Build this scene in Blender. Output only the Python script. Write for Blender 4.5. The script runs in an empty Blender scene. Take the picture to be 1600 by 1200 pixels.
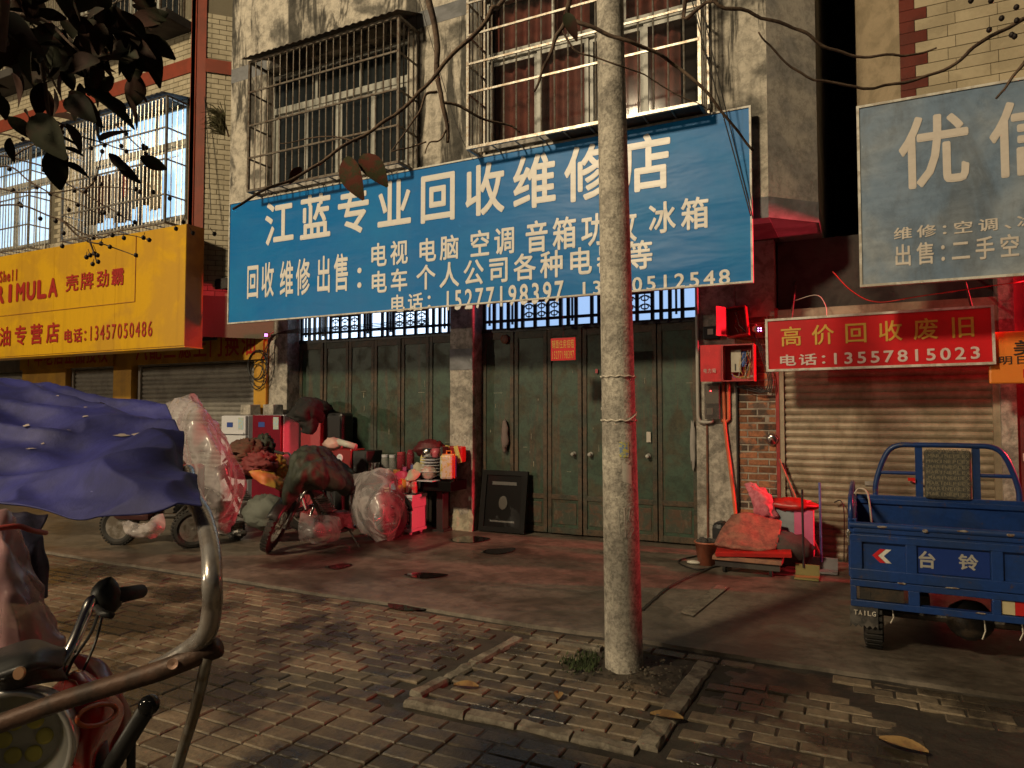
import bpy, math, random
from mathutils import Vector, Matrix, noise
sc = bpy.context.scene
col = sc.collection
R = math.radians
random.seed(7)

# ---------------------------------------------------------------- camera, sky, lamps, exposure
cam_data = bpy.data.cameras.new('camera')
cam = bpy.data.objects.new('camera', cam_data)
col.objects.link(cam)
cam.location = (0, 0, 1.5)
cam.rotation_euler = (R(90 + 2.36), 0, R(26.57))
cam_data.sensor_width = 36
cam_data.lens = 36 * 1090 / 1600
cam_data.clip_start = 0.02
cam_data.clip_end = 2000
sc.camera = cam

world = bpy.data.worlds.new('World')
sc.world = world
world.use_nodes = True
wt = world.node_tree
sky = wt.nodes.new('ShaderNodeTexSky')
sky.sky_type = 'NISHITA'
sky.sun_disc = False
sky.sun_elevation = R(-1)
sky.sun_rotation = R(200)
wt.links.new(sky.outputs[0], wt.nodes['Background'].inputs[0])
wt.nodes['Background'].inputs[1].default_value = 0.06

LAMP = (-6.7, -9.0, 11.1)
vs = sc.view_settings
vs.view_transform = 'Standard'
vs.look = 'None'
vs.exposure = 0.0
vs.gamma = 1.0
cy = sc.cycles
cy.use_adaptive_sampling = True
cy.adaptive_threshold = .02
cy.max_bounces = 5
cy.diffuse_bounces = 2
cy.glossy_bounces = 2
cy.transparent_max_bounces = 10


def lamp(name, kind, loc, power, color, parent=None, size=0.2, rot=(0, 0, 0), size_y=None, spread=None):
    d = bpy.data.lights.new(name, kind)
    d.energy = power
    d.color = color
    if kind == 'AREA':
        d.size = size
        if size_y:
            d.shape = 'RECTANGLE'
            d.size_y = size_y
        if spread: d.spread = spread
    else:
        d.shadow_soft_size = size
    o = bpy.data.objects.new(name, d)
    o.location = loc
    o.rotation_euler = rot
    col.objects.link(o)
    if parent:
        o.parent = parent
        o.matrix_parent_inverse = wm(parent).inverted()
    return o


# ---------------------------------------------------------------- helpers
def wm(o):
    m = o.matrix_basis.copy()
    if o.parent:
        m = wm(o.parent) @ o.matrix_parent_inverse @ m
    return m


def link(o, parent=None, local=False):
    col.objects.link(o)
    if parent is not None:
        o.parent = parent
        if not local:
            o.matrix_parent_inverse = wm(parent).inverted()
    return o


def tag(o, label=None, cat=None, group=None, kind=None):
    if label: o['label'] = label
    if cat: o['category'] = cat
    if group: o['group'] = group
    if kind: o['kind'] = kind
    return o


def thing(name, label, cat, loc=(0, 0, 0), rz=0.0, group=None):
    o = bpy.data.objects.new(name, None)
    o.empty_display_size = 0.1
    o.location = loc
    o.rotation_euler = (0, 0, rz)
    col.objects.link(o)
    return tag(o, label, cat, group)


def copy_of(src, parent, loc=None, rot=None, scale=None, local=False, mat=None):
    o = bpy.data.objects.new(src.name.split('.')[0], src.data)
    if loc is not None: o.location = loc
    if rot is not None: o.rotation_euler = rot
    if scale is not None: o.scale = scale
    return link(o, parent, local)


def copy_tree(o, parent=None):
    c = o.copy()
    col.objects.link(c)
    if parent is not None:
        c.parent = parent
    for ch in list(o.children):
        copy_tree(ch, c)
    return c


class MB:
    """collects faces of one mesh"""
    def __init__(self):
        self.v = []; self.f = []

    def add(self, vs, fs, M=None):
        n = len(self.v)
        self.v += [tuple(M @ Vector(p)) if M else tuple(p) for p in vs]
        self.f += [tuple(i + n for i in f) for f in fs]
        return self

    def box(self, c, s, M=None, rz=0.0):
        x, y, z = [k / 2 for k in s]
        vs = [(-x, -y, -z), (x, -y, -z), (x, y, -z), (-x, y, -z), (-x, -y, z), (x, -y, z), (x, y, z), (-x, y, z)]
        fs = [(0, 3, 2, 1), (4, 5, 6, 7), (0, 1, 5, 4), (1, 2, 6, 5), (2, 3, 7, 6), (3, 0, 4, 7)]
        T = Matrix.Translation(c) @ Matrix.Rotation(rz, 4, 'Z')
        return self.add(vs, fs, (M @ T) if M else T)

    def b2(self, a, b, M=None):
        return self.box([(a[i] + b[i]) / 2 for i in range(3)], [abs(b[i] - a[i]) for i in range(3)], M)

    def tube(self, pts, r, n=8, cap=True, M=None):
        pts = [Vector(p) for p in pts]
        rs = r if isinstance(r, (list, tuple)) else [r] * len(pts)
        rings = []
        t0 = (pts[1] - pts[0]).normalized()
        up = Vector((0, 0, 1)) if abs(t0.z) < .9 else Vector((1, 0, 0))
        nx = t0.cross(up).normalized()
        vs = []; fs = []
        for i, p in enumerate(pts):
            if i == 0: t = t0
            elif i == len(pts) - 1: t = (pts[i] - pts[i - 1]).normalized()
            else: t = (pts[i + 1] - pts[i - 1]).normalized()
            nx = (nx - t * nx.dot(t))
            nx = nx.normalized() if nx.length > 1e-6 else t.orthogonal().normalized()
            ny = t.cross(nx)
            for k in range(n):
                a = 2 * math.pi * k / n
                vs.append(p + (nx * math.cos(a) + ny * math.sin(a)) * rs[i])
        for i in range(len(pts) - 1):
            for k in range(n):
                k2 = (k + 1) % n
                fs.append((i * n + k, i * n + k2, (i + 1) * n + k2, (i + 1) * n + k))
        if cap:
            fs.append(tuple(range(n - 1, -1, -1)))
            m = (len(pts) - 1) * n
            fs.append(tuple(m + k for k in range(n)))
        return self.add(vs, fs, M)

    def lathe(self, prof, n=16, M=None, cap=True):
        vs = []; fs = []
        for r, z in prof:
            for k in range(n):
                a = 2 * math.pi * k / n
                vs.append((r * math.cos(a), r * math.sin(a), z))
        for i in range(len(prof) - 1):
            for k in range(n):
                k2 = (k + 1) % n
                fs.append((i * n + k, i * n + k2, (i + 1) * n + k2, (i + 1) * n + k))
        if cap:
            fs.append(tuple(range(n - 1, -1, -1)))
            m = (len(prof) - 1) * n
            fs.append(tuple(m + k for k in range(n)))
        return self.add(vs, fs, M)

    def prism(self, poly, h, M=None):
        n = len(poly)
        vs = [(x, y, 0) for x, y in poly] + [(x, y, h) for x, y in poly]
        fs = [tuple(range(n - 1, -1, -1)), tuple(range(n, 2 * n))]
        fs += [(i, (i + 1) % n, n + (i + 1) % n, n + i) for i in range(n)]
        return self.add(vs, fs, M)

    def grid(self, fn, nu, nv):
        vs = [fn(i / nu, j / nv) for j in range(nv + 1) for i in range(nu + 1)]
        fs = [(j * (nu + 1) + i, j * (nu + 1) + i + 1, (j + 1) * (nu + 1) + i + 1, (j + 1) * (nu + 1) + i)
              for j in range(nv) for i in range(nu)]
        return self.add(vs, fs)

    def blob(self, c, r, amp=.1, fr=3., n=20, m=14, seed=0, ridge=False, M=None):
        vs = []; fs = []
        for j in range(m + 1):
            th = math.pi * j / m
            for i in range(n):
                ph = 2 * math.pi * i / n
                d = Vector((math.sin(th) * math.cos(ph), math.sin(th) * math.sin(ph), math.cos(th)))
                q = d * fr + Vector((seed * 7.3, seed * 3.1, seed))
                k = noise.noise(q) + .5 * noise.noise(q * 2.3)
                if ridge: k = .6 - abs(k) * 1.6
                s = 1 + amp * k
                vs.append((c[0] + d.x * r[0] * s, c[1] + d.y * r[1] * s, c[2] + d.z * r[2] * s))
        for j in range(m):
            for i in range(n):
                i2 = (i + 1) % n
                fs.append((j * n + i, (j + 1) * n + i, (j + 1) * n + i2, j * n + i2))
        return self.add(vs, fs, M)

    def build(self, name, mat, parent=None, smooth=False, bevel=0.0, local=False, loc=None, solid=0.0, sub=0):
        me = bpy.data.meshes.new(name)
        me.from_pydata([tuple(p) for p in self.v], [], self.f)
        me.update()
        if mat: me.materials.append(mat)
        if smooth:
            me.polygons.foreach_set('use_smooth', [True] * len(me.polygons))
        o = bpy.data.objects.new(name, me)
        if loc is not None: o.location = loc
        link(o, parent, local)
        if bevel:
            b = o.modifiers.new('bevel', 'BEVEL')
            b.width = bevel; b.segments = 2; b.limit_method = 'ANGLE'
        if solid:
            s = o.modifiers.new('solid', 'SOLIDIFY'); s.thickness = solid
        if sub:
            s = o.modifiers.new('sub', 'SUBSURF'); s.levels = sub; s.render_levels = sub
        return o


def cr(p0, p1, p2, p3, t):
    return .5 * ((2 * p1) + (p2 - p0) * t + (2 * p0 - 5 * p1 + 4 * p2 - p3) * t * t + (3 * p1 - p0 - 3 * p2 + p3) * t ** 3)


def curve(pts, n):
    """smooth polyline through the points, n pieces per span"""
    P = [Vector(p) for p in pts]
    P = [P[0] * 2 - P[1]] + P + [P[-1] * 2 - P[-2]]
    out = []
    for i in range(1, len(P) - 2):
        for k in range(n):
            out.append(cr(P[i - 1], P[i], P[i + 1], P[i + 2], k / n))
    out.append(P[-2])
    return out


def patch(rows, nu, nv, amp=0.0, fr=3.0, seed=0.0, aniso=(1, 1, 1), amp2=0.0, fr2=12.0):
    """dense cloth surface through a grid of control points, with folds"""
    rows = [curve(r, nu) for r in rows]
    cols = [curve([r[i] for r in rows], nv) for i in range(len(rows[0]))]
    W = len(cols); H = len(cols[0])
    P = [[cols[i][j] for i in range(W)] for j in range(H)]
    vs = []
    for j in range(H):
        for i in range(W):
            du = P[j][min(i + 1, W - 1)] - P[j][max(i - 1, 0)]
            dv = P[min(j + 1, H - 1)][i] - P[max(j - 1, 0)][i]
            n = du.cross(dv)
            n = n.normalized() if n.length > 1e-9 else Vector((0, 0, 1))
            p = P[j][i]
            q = Vector((p.x * aniso[0], p.y * aniso[1], p.z * aniso[2]))
            s = Vector((seed, seed * 1.7, seed * .3))
            d = amp * noise.noise(q * fr + s) + amp2 * (abs(noise.noise(q * fr2 + s)) - .25)
            vs.append(p + n * d)
    fs = [(j * W + i, j * W + i + 1, (j + 1) * W + i + 1, (j + 1) * W + i) for j in range(H - 1) for i in range(W - 1)]
    return MB().add(vs, fs)


# ---------------------------------------------------------------- materials
MATS = {}


def mat(name, c, c2=None, s=3.0, lo=.42, hi=.62, rough=.75, r2=None, metal=0.0, bump=.15, bs=60.0, streak=0.0,
        streak_c=(.03, .025, .02), streak_s=(2.6, 2.6, .22), rnd=0.0, spec=.5, alpha=1.0, emit=None, es=0.0,
        fine=.12, coat=0.0, wrinkle=0.0, trans=0.0, st_lo=.5, st_hi=.72, grit=0.0, gs=26.0, wsc=1.0):
    m = bpy.data.materials.new(name)
    m.use_nodes = True
    t = m.node_tree
    N = t.nodes; L = t.links
    b = N['Principled BSDF']
    geo = N.new('ShaderNodeNewGeometry')

    def noi(scale, detail=5.0, vec=None, rgh=.6, dist=0.0):
        n = N.new('ShaderNodeTexNoise')
        n.inputs['Scale'].default_value = scale
        n.inputs['Detail'].default_value = detail
        n.inputs['Roughness'].default_value = rgh
        n.inputs['Distortion'].default_value = dist
        L.new(vec or geo.outputs['Position'], n.inputs['Vector'])
        return n.outputs['Fac']

    def ramp(f, a, z):
        r = N.new('ShaderNodeMapRange')
        r.interpolation_type = 'SMOOTHSTEP'
        r.inputs[1].default_value = a; r.inputs[2].default_value = z
        L.new(f, r.inputs[0])
        return r.outputs[0]

    def mix(f, A, B, mode='MIX'):
        k = N.new('ShaderNodeMix'); k.data_type = 'RGBA'; k.blend_type = mode
        if isinstance(f, float): k.inputs[0].default_value = f
        else: L.new(f, k.inputs[0])
        for sock, val in ((k.inputs[6], A), (k.inputs[7], B)):
            if isinstance(val, tuple): sock.default_value = (*val[:3], 1)
            else: L.new(val, sock)
        return k.outputs[2]

    def mathn(op, a, bv):
        k = N.new('ShaderNodeMath'); k.operation = op
        for i, val in enumerate((a, bv)):
            if isinstance(val, (int, float)): k.inputs[i].default_value = val
            else: L.new(val, k.inputs[i])
        return k.outputs[0]

    color = None
    f1 = None
    if c2:
        f1 = ramp(noi(s, 4.0, dist=.4), lo, hi)
        color = mix(f1, c, c2)
    if fine:
        f = mathn('ADD', mathn('MULTIPLY', noi(s * 9 + 5, 3.0), fine * 2), 1 - fine)
        cc = N.new('ShaderNodeCombineColor')
        for i in range(3): L.new(f, cc.inputs[i])
        color = mix(1.0, color if color else c, cc.outputs[0], 'MULTIPLY')
    if rnd:
        oi = N.new('ShaderNodeObjectInfo')
        rsum = mathn('FRACT', mathn('ADD', oi.outputs['Random'], geo.outputs['Random Per Island']), 0)
        f = mathn('ADD', mathn('MULTIPLY', rsum, rnd * 2), 1 - rnd)
        cc = N.new('ShaderNodeCombineColor')
        for i in range(3): L.new(f, cc.inputs[i])
        color = mix(1.0, color if color else c, cc.outputs[0], 'MULTIPLY')
    if streak:
        mp = N.new('ShaderNodeMapping'); mp.inputs['Scale'].default_value = streak_s
        L.new(geo.outputs['Position'], mp.inputs['Vector'])
        f = mathn('MULTIPLY', ramp(noi(1.0, 5.0, mp.outputs[0], .7, .6), st_lo, st_hi), streak)
        color = mix(f, color if color else c, streak_c)
    if grit:
        f = ramp(noi(gs, 5.0, None, .8, .3), .36, .6)
        f = mathn('ADD', mathn('MULTIPLY', f, grit), 1.06 - grit)
        cc = N.new('ShaderNodeCombineColor')
        for i in range(3): L.new(f, cc.inputs[i])
        color = mix(1.0, color if color else c, cc.outputs[0], 'MULTIPLY')
    if color is None: b.inputs['Base Color'].default_value = (*c, 1)
    else: L.new(color, b.inputs['Base Color'])
    b.inputs['Roughness'].default_value = rough
    if r2 is not None:
        k = N.new('ShaderNodeMapRange')
        L.new(f1 if f1 else noi(s, 5.0), k.inputs[0])
        k.inputs[3].default_value = rough; k.inputs[4].default_value = r2
        L.new(k.outputs[0], b.inputs['Roughness'])
    b.inputs['Metallic'].default_value = metal
    b.inputs['Specular IOR Level'].default_value = spec
    b.inputs['Coat Weight'].default_value = coat
    b.inputs['Alpha'].default_value = alpha
    b.inputs['Transmission Weight'].default_value = trans
    if emit:
        b.inputs['Emission Color'].default_value = (*emit, 1)
        b.inputs['Emission Strength'].default_value = es
    nrm = None
    if bump:
        bp = N.new('ShaderNodeBump'); bp.inputs['Strength'].default_value = bump
        bp.inputs['Distance'].default_value = .01
        L.new(noi(bs, 3.0), bp.inputs['Height'])
        nrm = bp.outputs[0]
    if wrinkle:
        mp = N.new('ShaderNodeMapping'); mp.inputs['Scale'].default_value = (.9 * wsc, .9 * wsc, 3.2 * (wsc if wsc == 1 else wsc * .45))
        mp.inputs['Rotation'].default_value = (0, R(14), 0)
        L.new(geo.outputs['Position'], mp.inputs['Vector'])
        bp = N.new('ShaderNodeBump'); bp.inputs['Strength'].default_value = wrinkle
        bp.inputs['Distance'].default_value = .12 / wsc
        L.new(noi(1.1, 3.0, mp.outputs[0], .45, .25), bp.inputs['Height'])
        if nrm: L.new(nrm, bp.inputs['Normal'])
        nrm = bp.outputs[0]
    if nrm: L.new(nrm, b.inputs['Normal'])
    MATS[name] = m
    return m


plaster = mat('aged_plaster', (.52, .475, .40), (.15, .14, .12), s=1.9, lo=.47, hi=.62, rough=.9, bump=.45, bs=14, streak=.92, streak_c=(.045, .042, .036), streak_s=(2.6, 2.6, .55), st_lo=.48, st_hi=.57, fine=.15, grit=.45, gs=9)
plaster_clean = mat('weathered_render', (.42, .39, .35), (.27, .26, .25), s=2.2, rough=.9, bump=.3, bs=18, streak=.45, streak_c=(.1, .09, .08), st_lo=.52, st_hi=.75, grit=.35, gs=10)
grey_band = mat('grey_paint_band', (.2, .205, .22), (.13, .135, .14), s=3, rough=.85, bump=.2, bs=20)
cement = mat('pillar_cement', (.46, .42, .36), (.24, .22, .19), s=4.5, rough=.9, bump=.35, bs=30, streak=.5, streak_c=(.1, .085, .065), streak_s=(5, 5, .9), grit=.45, gs=16)
dark_matt = mat('near_black_matt', (.06, .055, .05), (.035, .03, .03), rough=.95, bump=.3, bs=15)  # gloom of recesses and alley put into the colour; dark objects share it
brick_m = mat('old_brick', (.30, .125, .062), (.10, .07, .055), s=7, lo=.45, hi=.62, rough=.9, bump=.6, bs=45, rnd=.5, grit=.4, gs=22)
mortar = mat('mortar', (.36, .32, .26), (.22, .19, .16), s=8, rough=.95, bump=.5, bs=50)
tile_l = mat('cream_tile', (.46, .41, .30), (.38, .33, .23), s=2, rough=.35, r2=.5, bump=.05, bs=30, rnd=.07, streak=.35, streak_c=(.16, .13, .08))
tile_r = mat('buff_tile', (.45, .38, .26), (.36, .30, .2), s=3, rough=.16, r2=.3, bump=.12, bs=14, rnd=.1)
grout = mat('tile_grout', (.16, .14, .1), rough=.9, bump=.2)
red_trim = mat('red_brown_trim', (.24, .045, .022), (.19, .04, .02), s=4, rough=.45, bump=.1)
quoin_m = mat('dark_red_quoin_tile', (.13, .022, .012), (.1, .018, .01), s=5, rough=.3, bump=.1, rnd=.1)
door_green = mat('green_door_paint', (.030, .062, .038), (.048, .046, .024), s=3.4, lo=.45, hi=.66, rough=.5, r2=.68, bump=.12, bs=30, streak=.7, streak_c=(.09, .045, .022), streak_s=(7, 7, .6), st_lo=.52, st_hi=.66, rnd=.12, grit=.5, gs=11)
door_edge = mat('rusty_door_rail', (.085, .055, .032), (.045, .05, .034), s=5, rough=.6, bump=.2, bs=40, grit=.5, gs=18)
black_paint = mat('black_painted_steel', (.012, .012, .014), rough=.5, bump=.05)
pane_lit = mat('lit_frosted_pane', (.5, .55, .6), rough=.4, bump=0, fine=.1, emit=(.58, .76, 1.0), es=2.4)
pane_dim = mat('dim_frosted_pane', (.4, .45, .5), rough=.4, bump=0, fine=.3, emit=(.40, .62, 1.0), es=.95)
pane_glow = mat('lit_room_pane', (.5, .55, .6), rough=.4, bump=0, fine=.1, emit=(.42, .70, 1.0), es=1.15)
pane_dark = mat('dark_window_glass', (.02, .024, .026), rough=.12, bump=0, fine=0, spec=.6)
alu = mat('aged_aluminium_frame', (.42, .42, .38), (.3, .3, .27), s=6, rough=.45, bump=.05)
curtain_m = mat('maroon_curtain', (.24, .07, .05), (.17, .045, .035), s=5, rough=.9, bump=.1, bs=60)
curtain_g = mat('grey_curtain', (.13, .12, .1), (.09, .085, .07), s=4, rough=.9, bump=.1)
rust_bar = mat('weathered_cage_steel', (.15, .13, .105), (.09, .06, .04), s=20, rough=.5, metal=.3, bump=.15, bs=80)
galv_bar = mat('galvanised_bar', (.36, .34, .3), (.25, .2, .15), s=18, rough=.35, metal=.6, bump=.1)
cage_roof = mat('dark_sheet_roof', (.05, .045, .04), (.09, .06, .04), s=9, rough=.7, bump=.2)
shutter_m = mat('roller_shutter_steel', (.36, .30, .215), (.24, .195, .13), s=2.2, rough=.5, r2=.65, metal=.1, bump=.08, bs=40, streak=.4, streak_c=(.11, .075, .045), streak_s=(4, 4, .8), rnd=.07, grit=.22, gs=8)
shutter_l = mat('grey_shutter_steel', (.36, .34, .31), (.26, .245, .22), s=2.5, rough=.34, r2=.5, metal=.35, bump=.08, bs=40, rnd=.12, grit=.2, gs=8)
yellow_p = mat('yellow_sign_panel', (.66, .37, .012), (.54, .29, .012), s=1.6, rough=.28, r2=.4, bump=.03, bs=9, fine=.05, streak=.25, streak_c=(.3, .13, .01), streak_s=(6, 6, .4))
yellow_side = mat('orange_brown_sign_side', (.32, .11, .015), (.24, .075, .012), s=3, rough=.5, bump=.1)
yellow_wall = mat('yellow_painted_pillar', (.52, .27, .02), (.4, .2, .02), s=3, rough=.6, bump=.1, streak=.4, streak_c=(.2, .1, .02))
red_text = mat('red_lettering', (.36, .02, .012), rough=.4, bump=0, fine=.08)
banner_blue = mat('blue_vinyl_banner', (.002, .15, .44), (.006, .19, .48), s=.8, lo=.45, hi=.75, rough=.4, r2=.5, bump=.02, bs=25, fine=.06, spec=.22, wrinkle=.2, streak=.08, streak_c=(.16, .27, .40), streak_s=(2.2, 2.2, .35), st_lo=.5, st_hi=.85)
banner_text = mat('cream_print', (.72, .69, .65), rough=.38, bump=.02, bs=25, fine=.08, wrinkle=.16)
banner_faded = mat('faded_blue_banner', (.15, .22, .32), (.29, .325, .36), s=1.1, lo=.4, hi=.66, rough=.4, r2=.5, bump=.02, bs=25, fine=.08, wrinkle=.25, streak=.6, streak_c=(.10, .11, .12), streak_s=(2.4, 2.4, .8), st_lo=.48, st_hi=.7, grit=.25, gs=5)
faded_text = mat('faded_cream_print', (.6, .54, .48), rough=.45, bump=.02, fine=.1, wrinkle=.25)
white_frame = mat('white_sign_frame', (.62, .6, .54), (.4, .36, .3), s=9, rough=.45, bump=.1)
red_sign = mat('red_sign_panel', (.58, .012, .018), (.48, .010, .015), s=1.5, rough=.3, bump=.02, fine=.05)
gold_text = mat('gold_lettering', (.60, .36, .05), rough=.4, bump=0, fine=.1)
pink_text = mat('pale_lettering', (.62, .50, .46), rough=.4, bump=0, fine=.1)
orange_sign = mat('orange_sign_panel', (.72, .22, .03), rough=.35, bump=.02, fine=.05)
dark_text = mat('dark_lettering', (.03, .018, .012), rough=.5, bump=0, fine=.05)
TEXT_JOBS = []


def text(*a, **k):
    TEXT_JOBS.append((a, k))


def write_all_text():
    """one font pass for every character used, then one mesh object per character"""
    chars = sorted({ch for a, k in TEXT_JOBS for ch in a[0] if ch != ' '})
    src = {}
    for ch in chars:
        cu = bpy.data.curves.new('glyph', 'FONT')
        cu.body = ch; cu.resolution_u = 3; cu.fill_mode = 'FRONT'
        o = bpy.data.objects.new('glyph', cu)
        col.objects.link(o); src[ch] = o
    bpy.context.view_layer.update()
    dg = bpy.context.evaluated_depsgraph_get()
    base = {ch: bpy.data.meshes.new_from_object(o.evaluated_get(dg)) for ch, o in src.items()}
    for o in src.values(): bpy.data.objects.remove(o)
    meshes = {}

    def mesh_for(ch, bold, m):
        key = (ch, bold, m.name)
        if key not in meshes:
            b = base[ch]
            vs = [v.co for v in b.vertices]; fs = [tuple(p.vertices) for p in b.polygons]
            mb = MB().add(vs, fs)
            if bold > 0:
                for q in range(8):
                    a = q * math.pi / 4
                    mb.add([(v.x + bold * math.cos(a), v.y + bold * math.sin(a), -.0003 * (q + 1)) for v in vs], fs)
            me = bpy.data.meshes.new('character')
            me.from_pydata(mb.v, [], mb.f); me.materials.append(m)
            meshes[key] = me
        return meshes[key]

    for a, k in TEXT_JOBS:
        place_text(mesh_for, *a, **k)


def place_text(mesh_for, s, a, b, y, m, parent, bold=.014, fill=.9, local=False, slope=0.0):
    """a = top left, b = bottom right (x, *, z); faces -y"""
    x0, z1, x1, z0 = a[0], a[2], b[0], b[2]
    wts = [(.45 if ch == ' ' else .6 if (ch.isascii() and ch.isdigit()) else .5 if ch in '：:.、' else .66 if ch.isascii() else 1.0) for ch in s]
    u = (x1 - x0) / sum(wts)
    x = x0
    for ch, w in zip(s, wts):
        if ch != ' ':
            me = mesh_for(ch, bold, m)
            o = bpy.data.objects.new('character', me)
            xs = [v.co.x for v in me.vertices]; cx = (min(xs) + max(xs)) / 2
            if ord(ch) > 0x2000:
                sx = u * fill; sz = (z1 - z0) / .95
                ox = x + u * w * .5 - sx * (cx if ch in '：、' else .5); oz = z0 + .09 * sz
            else:
                sz = (z1 - z0) / .74
                sx = u * w * .86 / (.56 if ch.isdigit() else max(max(xs) - min(xs), .5))
                ox = x + u * w / 2 - cx * sx; oz = z0
            o.location = (ox, y, oz + slope * (ox - x0))
            o.rotation_euler = (math.pi / 2, -slope, 0)
            o.scale = (sx, sz, 1)
            link(o, parent, local)
        x += u * w


def arrow(p, q, r, n=6):
    return MB().tube([p, q], r, n)


# ---------------------------------------------------------------- ground
asphalt = mat('dark_ground', (.045, .042, .038), (.03, .028, .026), s=2, rough=.8, bump=.4, bs=90)
bed = mat('sandy_joint_bed', (.05, .042, .032), (.03, .025, .02), s=5, rough=.95, bump=.5, bs=70)
paver_m = mat('grey_concrete_paver', (.165, .128, .085), (.038, .03, .02), s=1.3, lo=.42, hi=.58, rough=.55, r2=.22, bump=.45, bs=55, rnd=.42, fine=.2, grit=.4, gs=20)
kerb_m = mat('worn_kerb_stone', (.23, .20, .155), (.12, .10, .075), s=6, rough=.8, bump=.5, bs=40, rnd=.12, grit=.45, gs=18)
mud_m = mat('wet_mud', (.045, .036, .025), (.028, .023, .017), s=5, rough=.38, r2=.6, bump=.4, bs=45, fine=.3)
concrete = mat('stained_concrete', (.17, .142, .112), (.075, .062, .048), s=1.25, lo=.4, hi=.66, rough=.52, r2=.34, bump=.22, bs=22, fine=.3, streak=.55, streak_c=(.05, .04, .032), streak_s=(.5, 1.5, 1.0), st_lo=.48, st_hi=.62, grit=.42, gs=7)
water_m = mat('oily_puddle', (.012, .011, .010), rough=.05, bump=.02, bs=4, fine=0, spec=.6)
crack_m = mat('crack_dirt', (.022, .018, .013), rough=.95, bump=.3)

g = MB().b2((-150, -150, -.3), (150, 150, -.12)).build('ground', asphalt)
tag(g, kind='structure')


def wob(x, k, s):
    return noise.noise(Vector((x * k, s, 0)))


# the concrete apron in front of the shutters, its front lip uneven
def apron(u, v):
    x = -16 + 24 * u
    lip = 4.52 + .035 * wob(x, 1.1, 3) + .02 * wob(x, 6, 5)
    y = lip + (9.2 - lip) * v ** 1.5
    z = .012 + .006 * noise.noise(Vector((x * .7, y * .7, 1)))
    return (x, y, z)


fc = MB().grid(apron, 240, 24)
fc.grid(lambda u, v: (apron(u, 0)[0], apron(u, 0)[1] - .012 * v, .012 - .12 * v + .006 * noise.noise(Vector((apron(u, 0)[0] * .7, 4.5 * .7, 1)))), 240, 2)
forecourt = tag(fc.build('concrete_forecourt', concrete, smooth=True), kind='structure')

walk = tag(MB().b2((-16, -6, -.14), (8, 4.62, -.013)).build('sidewalk', bed), kind='structure')


def paver_mesh(lx, ly, h=.05, b=.006):
    x, y = lx / 2, ly / 2
    vs = [(-x, -y, -h), (x, -y, -h), (x, y, -h), (-x, y, -h),
          (-x, -y, -b), (x, -y, -b), (x, y, -b), (-x, y, -b),
          (-x + b, -y + b, 0), (x - b, -y + b, 0), (x - b, y - b, 0), (-x + b, y - b, 0)]
    fs = [(8, 9, 10, 11)]
    for a in (0, 4):
        for i in range(4):
            j = (i + 1) % 4
            fs.append((a + i, a + j, a + 4 + j, a + 4 + i))
    return vs, fs


def in_view(x, y):
    f = -.4473 * x + .8944 * y
    r = .8944 * x + .4473 * y
    return f > .5 and abs(r / f) < .78 and (1.5 / f) < .53


PX, PY = .206, .106
PIT = (-2.12, -.9, 3.06, 4.27)
spots = []
for j in range(-4, 46):
    y = .06 + j * PY
    if y > 4.5: break
    stack = y < 2.72
    off = 0 if stack else (j % 2) * .5
    for i in range(-66, 16):
        x = (i + off) * PX + .03
        if not in_view(x, y): 
            if not (-6 < x < 3 and y > .4): continue
        inside = PIT[0] + .04 < x < PIT[1] - .08 and PIT[2] + .05 < y < PIT[3] - .05
        onk = PIT[0] - .13 < x < PIT[1] + .13 and PIT[2] - .09 < y < PIT[3] + .06 and not inside
        if onk: continue
        if inside and ((x > -1.3 and y > 3.78) or (abs(x + 1.28) < .24 and y > 3.9)): continue
        if abs(x + 1.28) < .15 and abs(y - 4.04) < .2: continue
        bad = noise.noise(Vector((x * .9, y * 1.1, 8)))
        if x > -.75 and y > 2.6 and bad > .28: continue
        z = .004 * noise.noise(Vector((x * 1.7, y * 1.7, 0))) + random.uniform(-.0025, .0025) + (.003 if inside else 0)
        if x > -.75 and y > 2.6: z += random.uniform(-.006, .002)
        spots.append((x, y, z, in_view(x, y)))
spots.sort(key=lambda p: (0 if p[3] else 1, p[0] ** 2 + p[1] ** 2))
pv, pf = paver_mesh(PX - .009, PY - .009)
first = None
rest = MB()
for k, (x, y, z, vis) in enumerate(spots):
    rot = Matrix.Rotation(random.uniform(-.012, .012), 4, 'X') @ Matrix.Rotation(random.uniform(-.012, .012), 4, 'Y') @ Matrix.Rotation(random.uniform(-.012, .012), 4, 'Z')
    if k < 300 and vis:
        if first is None:
            first = MB().add(pv, pf).build('paver', paver_m, walk, loc=(x, y, z))
            o = first
        else:
            o = copy_of(first, walk, (x, y, z))
        o.rotation_euler = rot.to_euler()
    else:
        rest.add(pv, pf, Matrix.Translation((x, y, z)) @ rot)
tag(rest.build('paver_field', paver_m, walk), kind='stuff')


def mud(u, v):
    x = -.84 + 2.6 * u; y = 2.35 + 2.16 * v
    n = noise.noise(Vector((x * 2.1, y * 3.1, 4))) + .5 * noise.noise(Vector((x * 7, y * 9, 2))) + .25 * noise.noise(Vector((x * 19, y * 21, 2)))
    edge = min(1, u * 8, v * 6 + .4, (1 - v) * 8 + .6)
    return (x, y, -.0055 + .0115 * n - .02 * (1 - edge))


tag(MB().grid(mud, 150, 130).build('mud', mud_m, smooth=True), 'dark wet mud smeared over the sunken pavers beside the kerb', 'mud', kind='stuff')


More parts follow.
